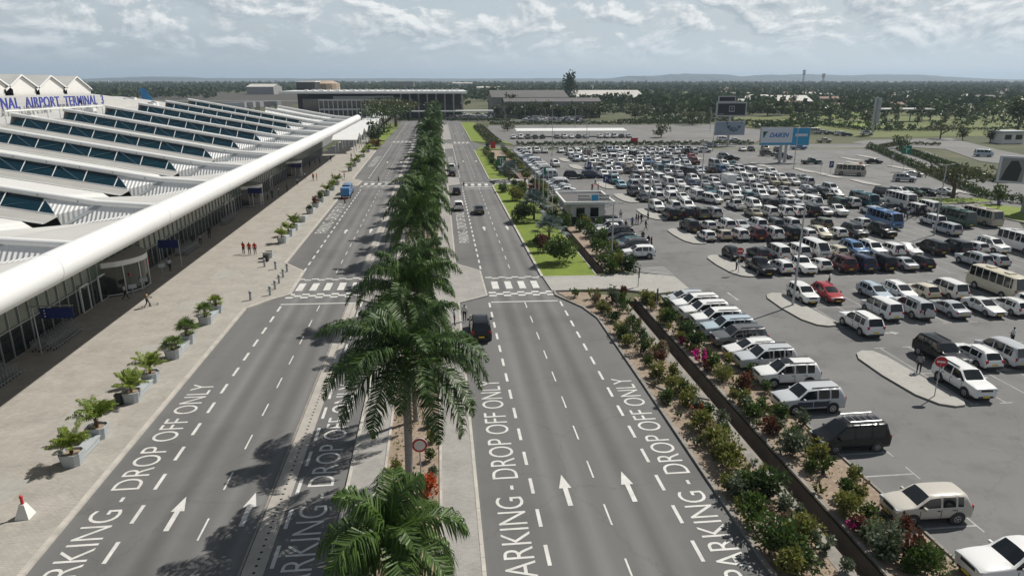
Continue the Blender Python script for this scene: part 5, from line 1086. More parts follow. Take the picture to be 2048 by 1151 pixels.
for i in range(len(pos)-1):
    (x0, y0), (x1, y1) = pos[i], pos[i+1]; near = i < len(PL)
    if (i % 2 == 0) or not near:
        if 2.2 < y1-y0 < 8: b = MB(); L = min(y1-y0-1.25, 2.6); yc = (y0+y1)/2 if near else y0+.62+L/2; b.box((.1, 0, .42), (.7, L, .1)); b.box((.12, 0, .2), (.5, L-.04, .34)); tag(b.build('concrete_bench', M['planter'], None, None, (x0+.0, yc, .13)), 'grey concrete bench between planters, %s from the camera' % onum(i//2+1 if near else i-3), 'bench', 'benches between the planters')
b = MB(); b.prism([(-.2, -.16), (.2, -.16), (.17, .16), (-.17, .16)], 0, .75); b.box((0, 0, .8), (.46, .38, .1)); tag(b.build('litter_bin', M['dark'], None, None, G(240, 812)+(.13,)), 'black litter bin beside the third planter', 'bin')
b = MB(); b.prism([(-.3, -.3), (.3, -.3), (.3, .3), (-.3, .3)], 0, .8); b.box((0, 0, .83), (.66, .66, .08)); tag(b.build('litter_bin', M['dark'], None, None, G(533, 524)+(.13,)), 'dark green square bin at the end of the far bench by the bollards', 'bin')
BP = [(430, 612), (502, 602), (541, 592), (551, 580), (559, 568), (567, 556), (575, 545), (552, 540), (530, 535)]
for i, (u, v) in enumerate(BP):
    x, y = G(u, v); t = thing('bollard', 'short concrete bollard with dark bands, %s along the crossing corner' % onum(i+1), 'bollard', (x, y, .13), 0, 'bollards round the crossing corner')
    b = MB(); b.cyl((0, 0, 0), (0, 0, .98), .14, .14, 14); b.cyl((0, 0, .98), (0, 0, 1.06), .14, .07, 14); b.build('post', M['planter'], t, 40); b = MB(); b.cyl((0, 0, .78), (0, 0, .86), .145, .145, 14); b.build('band', M['trim'], t, 40)
x, y = G(52, 1036); t = thing('marker_post', 'white concrete pyramid with a red post on the forecourt paving', 'marker', (x, y, .13))
b = MB(); b.add([(-.36, -.36, 0), (.36, -.36, 0), (.36, .36, 0), (-.36, .36, 0), (-.13, -.13, .78), (.13, -.13, .78), (.13, .13, .78), (-.13, .13, .78)], [(0, 1, 5, 4), (1, 2, 6, 5), (2, 3, 7, 6), (3, 0, 4, 7), (4, 5, 6, 7)]); b.build('base', M['whitepaint'], t)
b = MB(); b.cyl((0, 0, .78), (0, 0, 1.15), .08, .07, 10); b.ball((0, 0, 1.2), .1, 0); b.build('post_top', M['red'], t, 40)
# ================================================================ PEOPLE
def figure(name, J, woman=False):
    """one continuous skinned body; J overrides joint positions. Faces z up, faces +x."""
    P = dict(pel=(0, 0, .95), wst=(0, 0, 1.10), chest=(.0, 0, 1.32), neck=(0, 0, 1.49), head=(.02, 0, 1.60), crown=(.015, 0, 1.73), nose=(.115, 0, 1.61),
             lsh=(0, .18, 1.41), lel=(-.03, .24, 1.13), lwr=(.03, .25, .89), lha=(.05, .25, .81), rsh=(0, -.18, 1.41), rel=(-.03, -.24, 1.13), rwr=(.03, -.25, .89), rha=(.05, -.25, .81),
             lhip=(0, .10, .90), lkn=(.02, .11, .50), lan=(-.02, .11, .09), lto=(.14, .12, .045), rhip=(0, -.10, .90), rkn=(.02, -.11, .50), ran=(-.02, -.11, .09), rto=(.14, -.12, .045)); P.update(J)
    Rr = dict(pel=.135, wst=.125, chest=.15, neck=.055, head=.09, crown=.072, nose=.02, lsh=.075, rsh=.075, lel=.045, rel=.045, lwr=.032, rwr=.032, lha=.035, rha=.035, lhip=.10, rhip=.10, lkn=.062, rkn=.062, lan=.042, ran=.042, lto=.036, rto=.036)
    E = [('pel', 'wst', 's'), ('wst', 'chest', 's'), ('chest', 'neck', 's'), ('neck', 'head', 'k'), ('head', 'crown', 'h'), ('head', 'nose', 'k')]
    for s in 'lr': E += [('chest', s+'sh', 's'), (s+'sh', s+'el', 's'), (s+'el', s+'wr', 'k'), (s+'wr', s+'ha', 'k'), ('pel', s+'hip', 't'), (s+'hip', s+'kn', 't'), (s+'kn', s+'an', 't'), (s+'an', s+'to', 'b')]
    for s, sy in (('l', 1), ('r', -1)):                         # four fingers and a thumb
        h = Vector(P[s+'ha']); w_ = Vector(P[s+'wr']); d = (h-w_).normalized(); sd = Vector((1, 0, 0)) if abs(d.x) < .7 else Vector((0, 0, 1))
        for q, (o, ln) in enumerate(((.028, .065), (.010, .075), (-.009, .07), (-.027, .055))):
            a, e = '%sf%d' % (s, q), '%sg%d' % (s, q); P[a] = tuple(h+d*.03+sd*o); P[e] = tuple(h+d*(.03+ln)+sd*o+Vector((.012, -sy*.02, 0))); Rr[a] = .011; Rr[e] = .008; E += [(s+'ha', a, 'k'), (a, e, 'k')]
        P[s+'th'] = tuple(h-d*.01+sd*.055); Rr[s+'th'] = .011; E.append((s+'ha', s+'th', 'k'))
    names = list(P); me = bpy.data.meshes.new('fig'); me.from_pydata([P[k] for k in names], [(names.index(a), names.index(c)) for a, c, _ in E], [])
    o = bpy.data.objects.new('fig', me); col.objects.link(o); o.modifiers.new('s', 'SKIN'); sv = me.skin_vertices[0].data
    for i, k in enumerate(names): sv[i].radius = (Rr[k], Rr[k]*(1.0 if k not in ('chest', 'wst', 'pel') else 1.0)); sv[i].use_root = (k == 'pel')
    o.modifiers.new('d', 'SUBSURF').levels = 1; dg = bpy.context.evaluated_depsgraph_get(); m2 = bpy.data.meshes.new_from_object(o.evaluated_get(dg)); m2.name = 'person_body'
    bpy.data.objects.remove(o)
    for x in (M['cloth'], M['trouser'], M['skin'], M['hair'], M['black']): m2.materials.append(x)
    code = {'s': 0, 't': 1, 'k': 2, 'h': 3, 'b': 4}; segs = [(Vector(P[a]), Vector(P[c]), code[t]) for a, c, t in E]
    for f in m2.polygons:
        c = f.center; best = (9, 0)
        for a, e, t in segs:
            ab = e-a; k = max(0, min(1, (c-a).dot(ab)/max(1e-9, ab.length_squared))); dd = (c-(a+ab*k)).length
            if dd < best[0]: best = (dd, t)
        f.material_index = best[1]; f.use_smooth = True
        hx = Vector(P['head'])
        if c.z > hx.z-.06 and c.x < hx.x-.01 and best[1] == 2: f.material_index = 3
    return m2
WALK = dict(lkn=(.18, .10, .52), lan=(.26, .10, .11), lto=(.41, .11, .07), rkn=(-.03, -.10, .49), ran=(-.32, -.10, .13), rto=(-.2, -.11, .05), lel=(-.14, .24, 1.15), lwr=(-.08, .25, .93), lha=(-.05, .25, .86), rel=(.1, -.24, 1.15), rwr=(.24, -.23, .98), rha=(.29, -.22, .94))
PUSH = dict(WALK); PUSH.update(lel=(.14, .23, 1.14), lwr=(.36, .2, 1.06), lha=(.43, .2, 1.05), rel=(.14, -.23, 1.14), rwr=(.36, -.2, 1.06), rha=(.43, -.2, 1.05), chest=(.05, 0, 1.32), neck=(.08, 0, 1.48), head=(.11, 0, 1.59), crown=(.12, 0, 1.72), nose=(.21, 0, 1.59), lsh=(.05, .18, 1.4), rsh=(.05, -.18, 1.4))
TALK = dict(lel=(.1, .24, 1.16), lwr=(.25, .1, 1.12), lha=(.3, .04, 1.12), rel=(.02, -.25, 1.13))
FIG = dict(stand=figure('stand', {}), walk=figure('walk', WALK), push=figure('push', PUSH), talk=figure('talk', TALK))
PC = dict(red=(.45, .035, .02), white=(.7, .7, .68), black=(.015, .015, .017), blue=(.06, .1, .3), tan=(.36, .24, .15), grey=(.25, .25, .25), dark=(.03, .03, .045), pale=(.45, .52, .6), maroon=(.2, .02, .03), pink=(.5, .2, .2), purple=(.12, .08, .3))
def person(u, v, pose, c, label, az=0.0, group=None, xy=None, s=1.0, z=.13, push=False):
    x, y = xy or G(u, v); o = link('person', FIG[pose], None, (x, y, z), az); o.color = (*PC[c], 1); o.scale = (s, s, s); return tag(o, label, 'person', group)
F = math.pi/2
for i, (u, v) in enumerate(((488, 510), (500, 511), (511, 511))): person(u, v, 'stand' if i else 'talk', 'red', 'person in red shirt on the open forecourt, %s of the trio from the terminal' % onum(i+1), F-.3+.3*i, 'trio in red shirts on the forecourt')
person(296, 617, 'push', 'tan', 'person in a tan top pushing a luggage trolley into the sun', .35); person(252, 601, 'walk', 'white', 'person in a white shirt striding in the porch shade', .4)
person(341, 545, 'walk', 'pale', 'person in a pale blue dress walking in the shade past the porch', F); person(690, 411, 'walk', 'red', 'person in a red shirt walking on the road behind the trailer', .2, z=0); person(758, 368, 'walk', 'black', 'person in black on the zebra crossing of the left road', math.pi, z=0); person(928, 378, 'walk', 'dark', 'person in dark clothes at the right road crossing', .1, z=0)
person(800, 375, 'stand', 'dark', 'person in dark clothes waiting at the median by the crossing', 0); person(935, 642, 'stand', 'white', 'person in white beside the black SUV at the median', -F, xy=(1.9, 62.3)); person(912, 638, 'stand', 'pale', 'person in pale shirt half hidden by palm fronds at the median', 0, xy=(.9, 61.2)); person(846, 582, 'walk', 'black', 'person in a black suit behind the palm trunk on the median platform', 0, xy=(-1.3, 74.5)); person(917, 341, 'stand', 'grey', 'person in grey standing beside the white stopped SUV', -F, z=0)
for i, (u, v, c, p) in enumerate(((627, 362, 'red', 'stand'), (634, 362, 'red', 'stand'), (666, 362, 'maroon', 'push'), (680, 357, 'white', 'stand'), (689, 358, 'red', 'stand'), (610, 360, 'white', 'walk'), (595, 372, 'pale', 'walk'), (662, 325, 'dark', 'walk'), (655, 326, 'white', 'walk'), (703, 318, 'white', 'stand'), (575, 385, 'dark', 'stand'), (558, 392, 'white', 'stand'), (545, 398, 'dark', 'talk'), (536, 402, 'grey', 'stand'), (524, 398, 'blue', 'stand'), (512, 402, 'white', 'stand'), (630, 330, 'pink', 'stand'), (640, 328, 'blue', 'talk'), (620, 335, 'dark', 'stand'), (605, 345, 'grey', 'talk'), (420, 478, 'dark', 'stand'), (388, 495, 'dark', 'stand'), (402, 492, 'grey', 'talk'))):
    person(u, v, p, c, 'person in a %s top by the terminal front, %s in the line going away' % (c, onum(i+1)), rnd.uniform(0, 6.28), 'people by the terminal front')
for i, (u, v, c, p) in enumerate(((1184, 383, 'red', 'talk'), (1196, 383, 'red', 'stand'), (1191, 370, 'white', 'walk'), (1241, 438, 'white', 'stand'), (1276, 448, 'black', 'stand'), (1272, 447, 'black', 'stand'), (1264, 455, 'blue', 'walk'), (1251, 462, 'black', 'walk'), (1282, 448, 'black', 'walk'), (1291, 461, 'dark', 'walk'), (1296, 440, 'white', 'talk'), (1285, 485, 'dark', 'stand'), (1296, 494, 'black', 'stand'), (1302, 497, 'maroon', 'stand'), (1222, 412, 'red', 'stand'), (1208, 435, 'white', 'walk'), (1204, 436, 'grey', 'walk'), (1836, 747, 'grey', 'stand'), (2022, 690, 'white', 'talk'), (1657, 573, 'white', 'stand'), (1472, 542, 'white', 'stand'), (1535, 500, 'dark', 'stand'), (1996, 418, 'purple', 'stand'), (1058, 372, 'white', 'stand'), (1064, 370, 'dark', 'stand'), (1050, 371, 'dark', 'talk'), (1105, 366, 'grey', 'stand'), (1095, 367, 'blue', 'stand'))):
    WHR = {0: 'behind the kiosk', 1: 'behind the kiosk beside another in red', 2: 'by the blue van', 3: 'on the asphalt right of the kiosk', 14: 'at the kiosk corner', 17: 'behind the white SUV near the no entry sign', 18: 'leaning over the silver minivan', 19: 'behind the red estate', 20: 'by the island sign post', 21: 'between cars of the far line', 22: 'on the round lawn'}
    person(u, v, p, c, 'person in a %s top %s' % (c, WHR.get(i, 'among the walkers near the kiosk, %s of them' % onum(i-2))), rnd.uniform(0, 6.28), None if i in WHR else 'walkers near the kiosk', z=.02)
for i in range(20):
    u = 1788+i*3.4+rnd.uniform(-2, 2); v = 437+rnd.uniform(-6, 3); c = rnd.choice(['dark', 'black', 'white', 'grey', 'dark', 'black', 'pale'])
    person(u, v, rnd.choice(['stand', 'talk', 'stand']), c, 'person in a %s top in the crowd by the buses, %s from the blue bus' % (c, onum(i+1)), rnd.uniform(0, 6.28), 'crowd beside the buses', z=.02)
# luggage trolleys
def trolley():
    b = MB()
    for s in (-.26, .26):
        b.path([(.45, s, .16), (-.4, s, .2), (-.5, s, 1.02)], .02, 6); b.cyl((.38, s, .08), (.38, s*1.05, .08), .08, .08, 8)
        b.cyl((-.36, s-.02, .09), (-.36, s+.02, .09), .09, .09, 8, 1)
    b.cyl((-.5, -.28, 1.02), (-.5, .28, 1.02), .025, .025, 6); b.cyl((-.45, -.26, .6), (-.45, .26, .6), .018, .018, 6)
    for k in range(4): b.cyl((-.35+.25*k, -.26, .2), (-.35+.25*k, .26, .2), .015, .015, 5)
    b.box((-.42, 0, .75), (.04, .4, .22), 0); return b.mesh('luggage_trolley', [M['galv'], M['black']])
TRM = trolley()
for x0, y0, n, nm in ((-35.1, 50.2, 11, 'near'), (-33.9, 50.0, 10, 'near'), (-34.9, 58.6, 15, 'middle'), (-33.8, 58.8, 12, 'middle'), (-34.9, 92, 14, 'further'), (-34.0, 92, 12, 'further'), (-34.8, 112, 14, 'far'), (-34.5, 136, 12, 'farthest')):
    for k in range(n): tag(link('luggage_trolley', TRM, None, (x0, y0+k*.42, .13), F), 'grey luggage trolley nested in the %s rank before the glass front' % nm, 'trolley', 'luggage trolleys in the %s rank' % nm)
tag(link('luggage_trolley', TRM, None, G(308, 612)+(.13,), .35), 'luggage trolley pushed by the person in a tan top', 'trolley')
for (u, v) in ((665, 362), (683, 362)): tag(link('luggage_trolley', TRM, None, G(u+6, v)+(.13,), 0), 'loaded trolley standing by the far planters' if u == 665 else 'empty trolley beside the red shirted porter', 'trolley')
# ================================================================ STREET FURNITURE
def lamp(x, y, h, label, arm=True, az=0.0):
    t = thing('lamp_post', label, 'lamp post', (x, y, 0), az, 'lamp posts of the car park')
    b = MB(); b.cyl((0, 0, 0), (0, 0, h*.35), .13, .11, 10); b.cyl((0, 0, h*.35), (0, 0, h), .11, .07, 10); b.build('pole', M['galv'], t, 40)
    b = MB(); b.cyl((0, 0, 0), (0, 0, .06), .24, .24, 12); b.build('base_plate', M['steel'], t)
    for s in (-1, 1):
        b = MB(); b.cyl((0, 0, h-.05), (s*.75, 0, h+.05), .035, .035, 6); b.box((s*1.0, 0, h+.06), (.62, .26, .12)); b.build('lamp_head', M['steel'], t)
x, y = G(1585, 612); lamp(x, y, 11, 'tall lamp post on the second kerb island', az=.2)
for (u, v), h, l in (((1296, 432), 11, 'lamp post on the fifth island beside the motorbikes'), ((1104, 313), 10.5, 'lamp post on the far small island by the exit row'), ((1425, 302), 10.5, 'lamp post on the far exit island'), ((1587, 338), 10.5, 'lamp post right of the cyan billboard'), ((1868, 470), 10.5, 'lamp post standing among the buses'), ((1223, 512), 7, 'short lamp post in the hedge near the kiosk'), ((1400, 400), 11, 'lamp post in the middle of the packed rows'), ((1172, 320), 10.5, 'lamp post among the farthest packed rows'), ((1130, 600), .9, '')):
    if l: lamp(*G(u, v), h, l, az=.1)
for i, (u, v) in enumerate(((1090, 262), (1010, 258), (1150, 262), (1050, 246), (1420, 262), (1105, 252))): lamp(*G(u, v), 10, 'distant lamp post in the upper car park, %s one surveyed' % onum(i+1))
def disc_sign(x, y, h, r, az, face, label, bar=False, ring=False):
    t = thing('traffic_sign', label, 'sign', (x, y, .14), az); b = MB(); b.cyl((0, 0, 0), (0, 0, h), .04, .04, 8); b.build('post', M['galv'], t)
    b = MB(); b.cyl((0, .03, h), (0, -.03, h), r, r, 28, 2); b.cyl((0, -.031, h), (0, -.036, h), r*.97, r*.97, 28, 0)
    if bar: b.box((0, -.045, h), (r*1.35, .012, r*.32), 1)
    if ring: b.cyl((0, -.038, h), (0, -.044, h), r*.72, r*.72, 28, 1)
    b.build('sign_disc', [M['red'], M['whitepaint'], M['galv']], t)
x, y = G(1868, 795); disc_sign(x, y, 2.75, .42, -.35, 0, 'large red no entry disc on the nearest kerb island', True)
x, y = G(1476, 548); disc_sign(x, y, 2.75, .42, -.2, 0, 'red no entry disc on the third kerb island', True)
disc_sign(-1.65, 35.0, 2.4, .44, 0, 0, 'round white sign with red rim beside the palm trunks', False, True)
x, y = G(1718, 350); disc_sign(x, y, 2.6, .4, -.3, 0, 'red no entry disc behind the lone beige bus', True)
x, y = G(1640, 350); disc_sign(x, y, 2.6, .42, -2.9, 0, 'sign disc seen from the back on an upper island')
x, y = G(1783, 333); disc_sign(x, y, 2.6, .42, -2.9, 0, 'sign disc seen from the back beside the green board'); x, y = G(1274, 548); b = MB()
def board(x, y, z0, z1, wd, az, m, label, name='direction_sign', posts=(0,), marks=None, zb=.1, back='galv'):
    t = thing(name, label, 'sign', (x, y, zb), az); b = MB()
    for p in posts: b.cyl((p, 0, 0), (p, 0, z1), .05, .05, 8)
    b.build('post', M['galv'], t); b = MB(); b.box((0, -.08, (z0+z1)/2), (wd, .06, z1-z0)); b.build('panel', M[m], t)
    if marks:
        b = MB(); marks(b, wd, z0, z1); b.build('marking', M['whitepaint'], t)
    return t
def TFm(b, wd, z0, z1):
    h = z1-z0; b.box((-.02*wd, -.117, z0+h*.76), (wd*.5, .01, h*.09)); b.box((-.1*wd, -.117, z0+h*.5), (wd*.08, .01, h*.5)); b.box((.14*wd, -.117, z0+h*.42), (wd*.08, .01, h*.55)); b.box((.24*wd, -.117, z0+h*.52), (wd*.2, .01, h*.08)); b.box((.22*wd, -.117, z0+h*.3), (wd*.16, .01, h*.08)); b.box((-.3*wd, -.117, z0+h*.76), (wd*.08, .01, h*.16))
x, y = G(1003, 347); board(x, y, 1.8, 4.2, 2.2, 0, 'green', 'green direction sign with white route marks over the hedge', marks=TFm)
def ARm(b, wd, z0, z1): h = z1-z0; b.box((0, -.117, z0+h*.4), (wd*.08, .01, h*.5)); b.box((.12*wd, -.117, z0+h*.6), (wd*.3, .01, h*.1)); b.box((-.2*wd, -.117, z0+h*.8), (wd*.3, .01, h*.07))
x, y = G(1806, 342); board(x, y, 4.2, 6.3, 2.4, -.15, 'green', 'green direction sign on a tall post by the boundary hedge', marks=ARm)
def BLm(b, wd, z0, z1): h = z1-z0; b.box((-.12*wd, -.117, z0+h*.5), (wd*.12, .01, h*.55)); b.box((.15*wd, -.117, z0+h*.6), (wd*.12, .01, h*.3))
for (u, v), l, w_ in (((1178, 352), 'blue parking sign on the small island left of the white SUV', 1.0), ((1211, 382), 'dark blue parking board beside the light blue hatchback', 1.2), ((1660, 350), 'blue sign board on the upper island', 1.1)): x, y = G(u, v); board(x, y, 1.7, 3.3, w_, 0, 'blue', l, 'parking_sign', marks=BLm)
x, y = G(986, 300); board(x, y, .4, 2.6, 1.6, 0, 'red', 'red notice board at the lot entry hedge', 'notice_board', (-.6, .6)); x, y = G(975, 300); board(x, y, .4, 2.0, 1.3, 0, 'blue', 'blue notice board beside the red one at the lot entry', 'notice_board', (-.5, .5)); x, y = G(1268, 290); board(x, y, .4, 2.4, 2.6, 0, 'red', 'red board in the hedge behind the far row', 'notice_board', (-1, 1)); x, y = G(1005, 300); board(x, y, .3, 2.4, 1.4, 0, 'planter', 'pale panel at the lot entry hedge', 'notice_board', (-.5, .5))
for (u, v), l in (((1276, 575), 'grey sign panel on a post at the hatched bay near the path'), ((1312, 622), 'grey sign panel on a post beside the silver estate')): x, y = G(u, v); board(x, y, 1.1, 2.3, .35, 1.3, 'trim', l, 'bay_sign')
def airm(b, wd, z0, z1):
    for k in range(3): b.box((-.36*wd, -.117, z0+(z1-z0)*(.22+.28*k)), (.1, .01, .1))
t = board(-32.2, 57.6, 3.3, 4.2, 2.6, 0, 'blue', 'blue terminal direction sign on a grey post above the trolleys', 'direction_sign', (-1.9,), airm); b = MB(); b.box((-.4, 0, 4.35), (3.4, .1, .08)); b.build('arm', M['steel'], t)
for y, l in ((86, 'blue direction sign by the tables in the terminal shade'), (128, 'blue sign panel hanging near the second porch'), (166, 'blue sign panel hanging near the third porch')): board(-33.6, y, 2.5, 3.5, 2.4, 0, 'blue', l, 'direction_sign', (-1.2, 1.2))
for i, (u, v) in enumerate(((326, 550), (268, 594), (290, 580))): x, y = G(u, v); board(x, y, .9, 1.35, .8, .6, 'planter', 'slanted grey notice stand in the porch shade, %s from the porch' % onum(3-i), 'notice_stand')
# ---- kiosk
kt = thing('parking_kiosk', 'white flat roofed parking payment kiosk with dark base', 'kiosk', (20.9, 108.2, 0), -.03)
b = MB(); W_, D_, Hh = 5.6, 8.6, 3.2
b.prism(rect(0, 0, W_, D_), 1.0, Hh, 0); b.build('wall', M['whitepaint'], kt); b = MB(); b.prism(rect(-.06, -.06, W_+.06, D_+.06), 0, 1.0, 0); b.build('plinth', M['dark'], kt)
b = MB(); o, i_ = rect(-1.3, -1.4, W_+1.4, D_+1.2), rect(-1.0, -1.1, W_+1.1, D_+.9)
b.prism(o, Hh, Hh+.12, 1, 0, True)
for k in range(4):
    p, q, r, s = o[k], o[(k+1) % 4], i_[(k+1) % 4], i_[k]; b.poly([(p[0], p[1], Hh), (q[0], q[1], Hh), (q[0], q[1], Hh+.5), (p[0], p[1], Hh+.5)]); b.poly([(p[0], p[1], Hh+.5), (q[0], q[1], Hh+.5), (r[0], r[1], Hh+.5), (s[0], s[1], Hh+.5)]); b.poly([(s[0], s[1], Hh+.1), (s[0], s[1], Hh+.5), (r[0], r[1], Hh+.5), (r[0], r[1], Hh+.1)])
b.build('roof', [M['white'], M['roofgrey']], kt)
for x in (1.6, 3.9):
    b = MB(); b.box((x, -.03, 1.75), (1.35, .08, 1.5), 1); wn = b.build('window', [M['white'], M['glasslow']], kt); b = MB(); b.box((x, -.09, .95), (1.5, .14, .08)); b.build('sill', M['white'], wn)
b = MB(); b.box((W_+.03, 1.0, 1.6), (.08, 1.0, 2.0)); b.build('door', M['trim'], kt)
sgk = thing('kiosk_sign', 'rooftop board reading Parking Payments on the kiosk', 'sign', (20.9, 108.2, 3.3), -.03); b = MB(); b.box((3.75, .4, .75), (5.2, .06, 1.1), 0); b.box((4.0, .36, .75), (1.1, .03, 1.0), 1); b.build('panel', [M['whitepaint'], M['cyan']], sgk)
b = MB()
for s_, x0, x1, z0, z1 in (('Parking', 1.3, 3.0, .85, 1.2), ('Payments', 1.3, 3.3, .3, .7), ('Malipo ya', 4.7, 6.25, .85, 1.2), ('Maegesho', 4.7, 6.25, .3, .7)):
    tm_ = textmesh(s_, 0, .015); b.add([(x0+(x1-x0)*v[0], .35, z0+(z1-z0)*v[1]) for v in tm_.v], tm_.f)
b.build('lettering', M['dark'], sgk); b = MB()
for x in (1.4, 6.1): b.cyl((x, .45, -.3), (x, .45, 1.2), .05, .05, 6)
b.build('frame', M['steel'], sgk)
b = MB(); b.box((2.8, 12.4, 1.5), (5.0, .12, 2.2), 0); b.box((2.8, 12.3, 1.9), (3.2, .03, .9), 1); b.build('banner_panel', [M['planter'], M['galv']], None, None, (20.9, 108.2, 0)); tag(col.objects['banner_panel'], 'pale banner board with a frame behind the kiosk', 'banner')
for i, (x, y, h) in enumerate(((17.9, 108.5, 8.2), (17.95, 113.5, 8.0), (18.1, 120, 7.8), (18.2, 126, 7.8), (18.3, 132, 7.6))):
    t = thing('flagpole', 'white flagpole in front of the kiosk, %s from the camera' % onum(i+1)+(' and flying a green flag' if i == 2 else ''), 'flagpole', (x, y, .1), 0, 'flagpoles in front of the kiosk'); b = MB(); b.cyl((0, 0, 0), (0, 0, h), .07, .035, 8); b.ball((0, 0, h), .07); b.build('pole', M['white'], t)
    if i == 2:
        b = MB(); n = 8
        for k in range(n): f0, f1 = k/n, (k+1)/n; b.poly([(f0*.5, .1*math.sin(f0*5), h-.1-f0*.5), (f1*.5, .1*math.sin(f1*5), h-.1-f1*.5), (f1*.45, .1*math.sin(f1*5)+.05, h-1.2-f1*.7), (f0*.45, .1*math.sin(f0*5)+.05, h-1.2-f0*.7)])
        b.build('flag', M['green'], t)
# ---- billboards
def bill(name, label, x, y, az, zpost, panels, posts):
    t = thing(name, label, 'billboard', (x, y, 0), az); b = MB()
    for px in posts: b.cyl((px, .5, 0), (px, .5, zpost), .42, .36, 14)
    b.build('post', M['galv'], t, 40)
    for x0, x1, z0, z1, m, fr in panels:
        b = MB(); b.box(((x0+x1)/2, .02, (z0+z1)/2), (x1-x0+fr*2, .5, z1-z0+fr*2), 0); f = b.build('frame', M['galv'], t); b = MB(); b.box(((x0+x1)/2, -.27, (z0+z1)/2), (x1-x0, .06, z1-z0)); b.build('panel', M[m], f)
    return t
M['bwhite'] = mat('billboard_white', (.6, .62, .68), .5); M['bgrey'] = mat('billboard_haze', (.2, .26, .34), .5, (.3, .35, .42), .25); M['bdark'] = mat('billboard_dark', (.008, .011, .018), .3)
t = bill('billboard', 'white and cyan air conditioner billboard reading DAIKIN', 95.7, 185, -.03, 9.5, [(-7, 2.0, 4.95, 9.6, 'bwhite', .12), (2.0, 6.9, 4.85, 9.5, 'cyan', .12)], (-.6, .9))
b = MB(); tm_ = textmesh('DAIKIN', 0, .03, .3); b.add([(-4.6+5.6*v[0], -.33, 7.0+1.25*v[1]) for v in tm_.v], tm_.f); b.build('lettering', M['letterblue'] if 0 else mat('daikin_blue', (.0, .13, .42), .5), t)
b = MB(); b.poly([(-6.5, -.33, 8.6), (-5.0, -.33, 8.6), (-5.6, -.33, 8.0), (-6.1, -.33, 7.0), (-6.4, -.33, 6.9)], 0); b.poly([(-6.5, -.34, 8.6), (-5.6, -.34, 8.6), (-6.3, -.34, 7.6)], 1); b.box((-2.5, -.33, 5.25), (9.0, .02, .55), 2); b.build('logo', [M['green'], M['dark'], M['cyan']], t)
b = MB(); b.box((4.4, -.5, 7.6), (3.4, .4, .75), 0); b.box((4.4, -.52, 7.3), (3.2, .42, .1), 1); b.build('air_conditioner_picture', [M['bwhite'], M['planter']], t)
t = bill('billboard', 'tall double billboard with dark upper screen above a hazy blue panel', 101, 235, 0, 15.5, [(-5.2, 5.2, 3.9, 8.2, 'bgrey', .2), (-5.0, 4.9, 10.5, 14.4, 'bdark', .45), (-4.7, .8, 15.2, 16.6, 'bdark', .3)], (0,))
b = MB(); b.box((0, -.33, 12.6), (2.0, .03, 2.0), 0); b.box((0, -.35, 12.65), (1.5, .03, 1.4), 1); b.box((.0, -.37, 12.7), (.5, .03, .5), 0); b.box((-3.8, -.33, 10.9), (2.0, .03, .2), 0); b.build('picture', [M['steel'], M['bdark']], t)
b = MB()
for k in range(16): f = k/15; b.ball((-1.2+5.2*f, -.33, 7.9-3.4*f*(1-f)*2.2-(.8 if k % 3 else 0)), .38-.12*f, 0, 8, 5)
b.build('splash_picture', mat('billboard_ink', (.06, .1, .15), .5), t)
t = bill('billboard', 'slanting billboard on a thick grey pillar over the round lawn', 100.4, 109, -.75, 7.5, [(-3.6, 9.5, 5.2, 9.6, 'bwhite', .12)], ())
b = MB(); b.box((1.6, .8, 2.7), (1.7, 1.4, 5.6)); b.build('pillar', M['wallgrey'], t); b = MB(); b.box((-1.6, -.33, 7.4), (3.4, .02, 4.0), 0); b.add([(-3.1, -.345, 5.5), (-.6, -.345, 5.5), (-.3, -.345, 7.6), (-1.0, -.345, 9.0), (-2.0, -.345, 8.9), (-2.6, -.345, 7.4)], [(0, 1, 2, 3, 4, 5)], 1); b.build('picture', [M['wallgrey'], M['dark']], t)
b = MB()
for k in range(3): b.box((3.2, -.33, 8.5-1.0*k), (3.2-.5*k, .02, .55))
b.build('text_block', M['steel'], t)
t = bill('billboard', 'tall billboard seen edge on above the road hedge', 181, 275, 1.35, 15.5, [(-3, 3, 5.0, 9.5, 'bwhite', .2), (-3, 3, 10.2, 14.8, 'bwhite', .2)], (0,))
# ================================================================ BACKGROUND
def treemesh(seed, n, rx, rz, th, s, lumps, flat=False):
    rnd = random.Random(seed); b = MB(); L = []
    for i in range(lumps):
        a = rnd.uniform(0, 6.28); q = rnd.uniform(.1, .8) if i else 0; L.append((Vector((math.cos(a)*q*rx, math.sin(a)*q*rx, th+rz*(rnd.uniform(.1, 1.0) if not flat else rnd.uniform(.5, .9)))), rnd.uniform(.28, .5)))
    for i in range(n):
        c, r = rnd.choice(L); v = Vector((rnd.gauss(0, 1), rnd.gauss(0, 1), rnd.gauss(0, 1))).normalized(); q = r*rnd.random()**.4; blade(b, c+Vector((v.x*rx*q, v.y*rx*q, v.z*rz*q*(.7 if not flat else .5))), rnd, s, 0, v)
    t = MB(); t.cyl((0, 0, 0), (0, 0, th*.95), .05*rx+.06, .035*rx+.04, 7)
    for c, r in L[:7]: t.cyl((0, 0, th*.75), c, .03*rx+.02, .02, 5)
    return b, t.mesh('trunk', [M['trunk']])
TR = [treemesh(1, 620, 3.2, 4.6, 2.0, .75, 12), treemesh(2, 560, 2.6, 5.4, 2.0, .7, 11), treemesh(3, 520, 3.6, 3.4, 1.6, .8, 11), treemesh(4, 900, 5.0, 2.6, 2.2, .55, 20, True), treemesh(5, 420, 2.0, 2.4, 1.2, .55, 8), treemesh(6, 900, 3.4, 9.0, 2.0, 1.0, 16)]
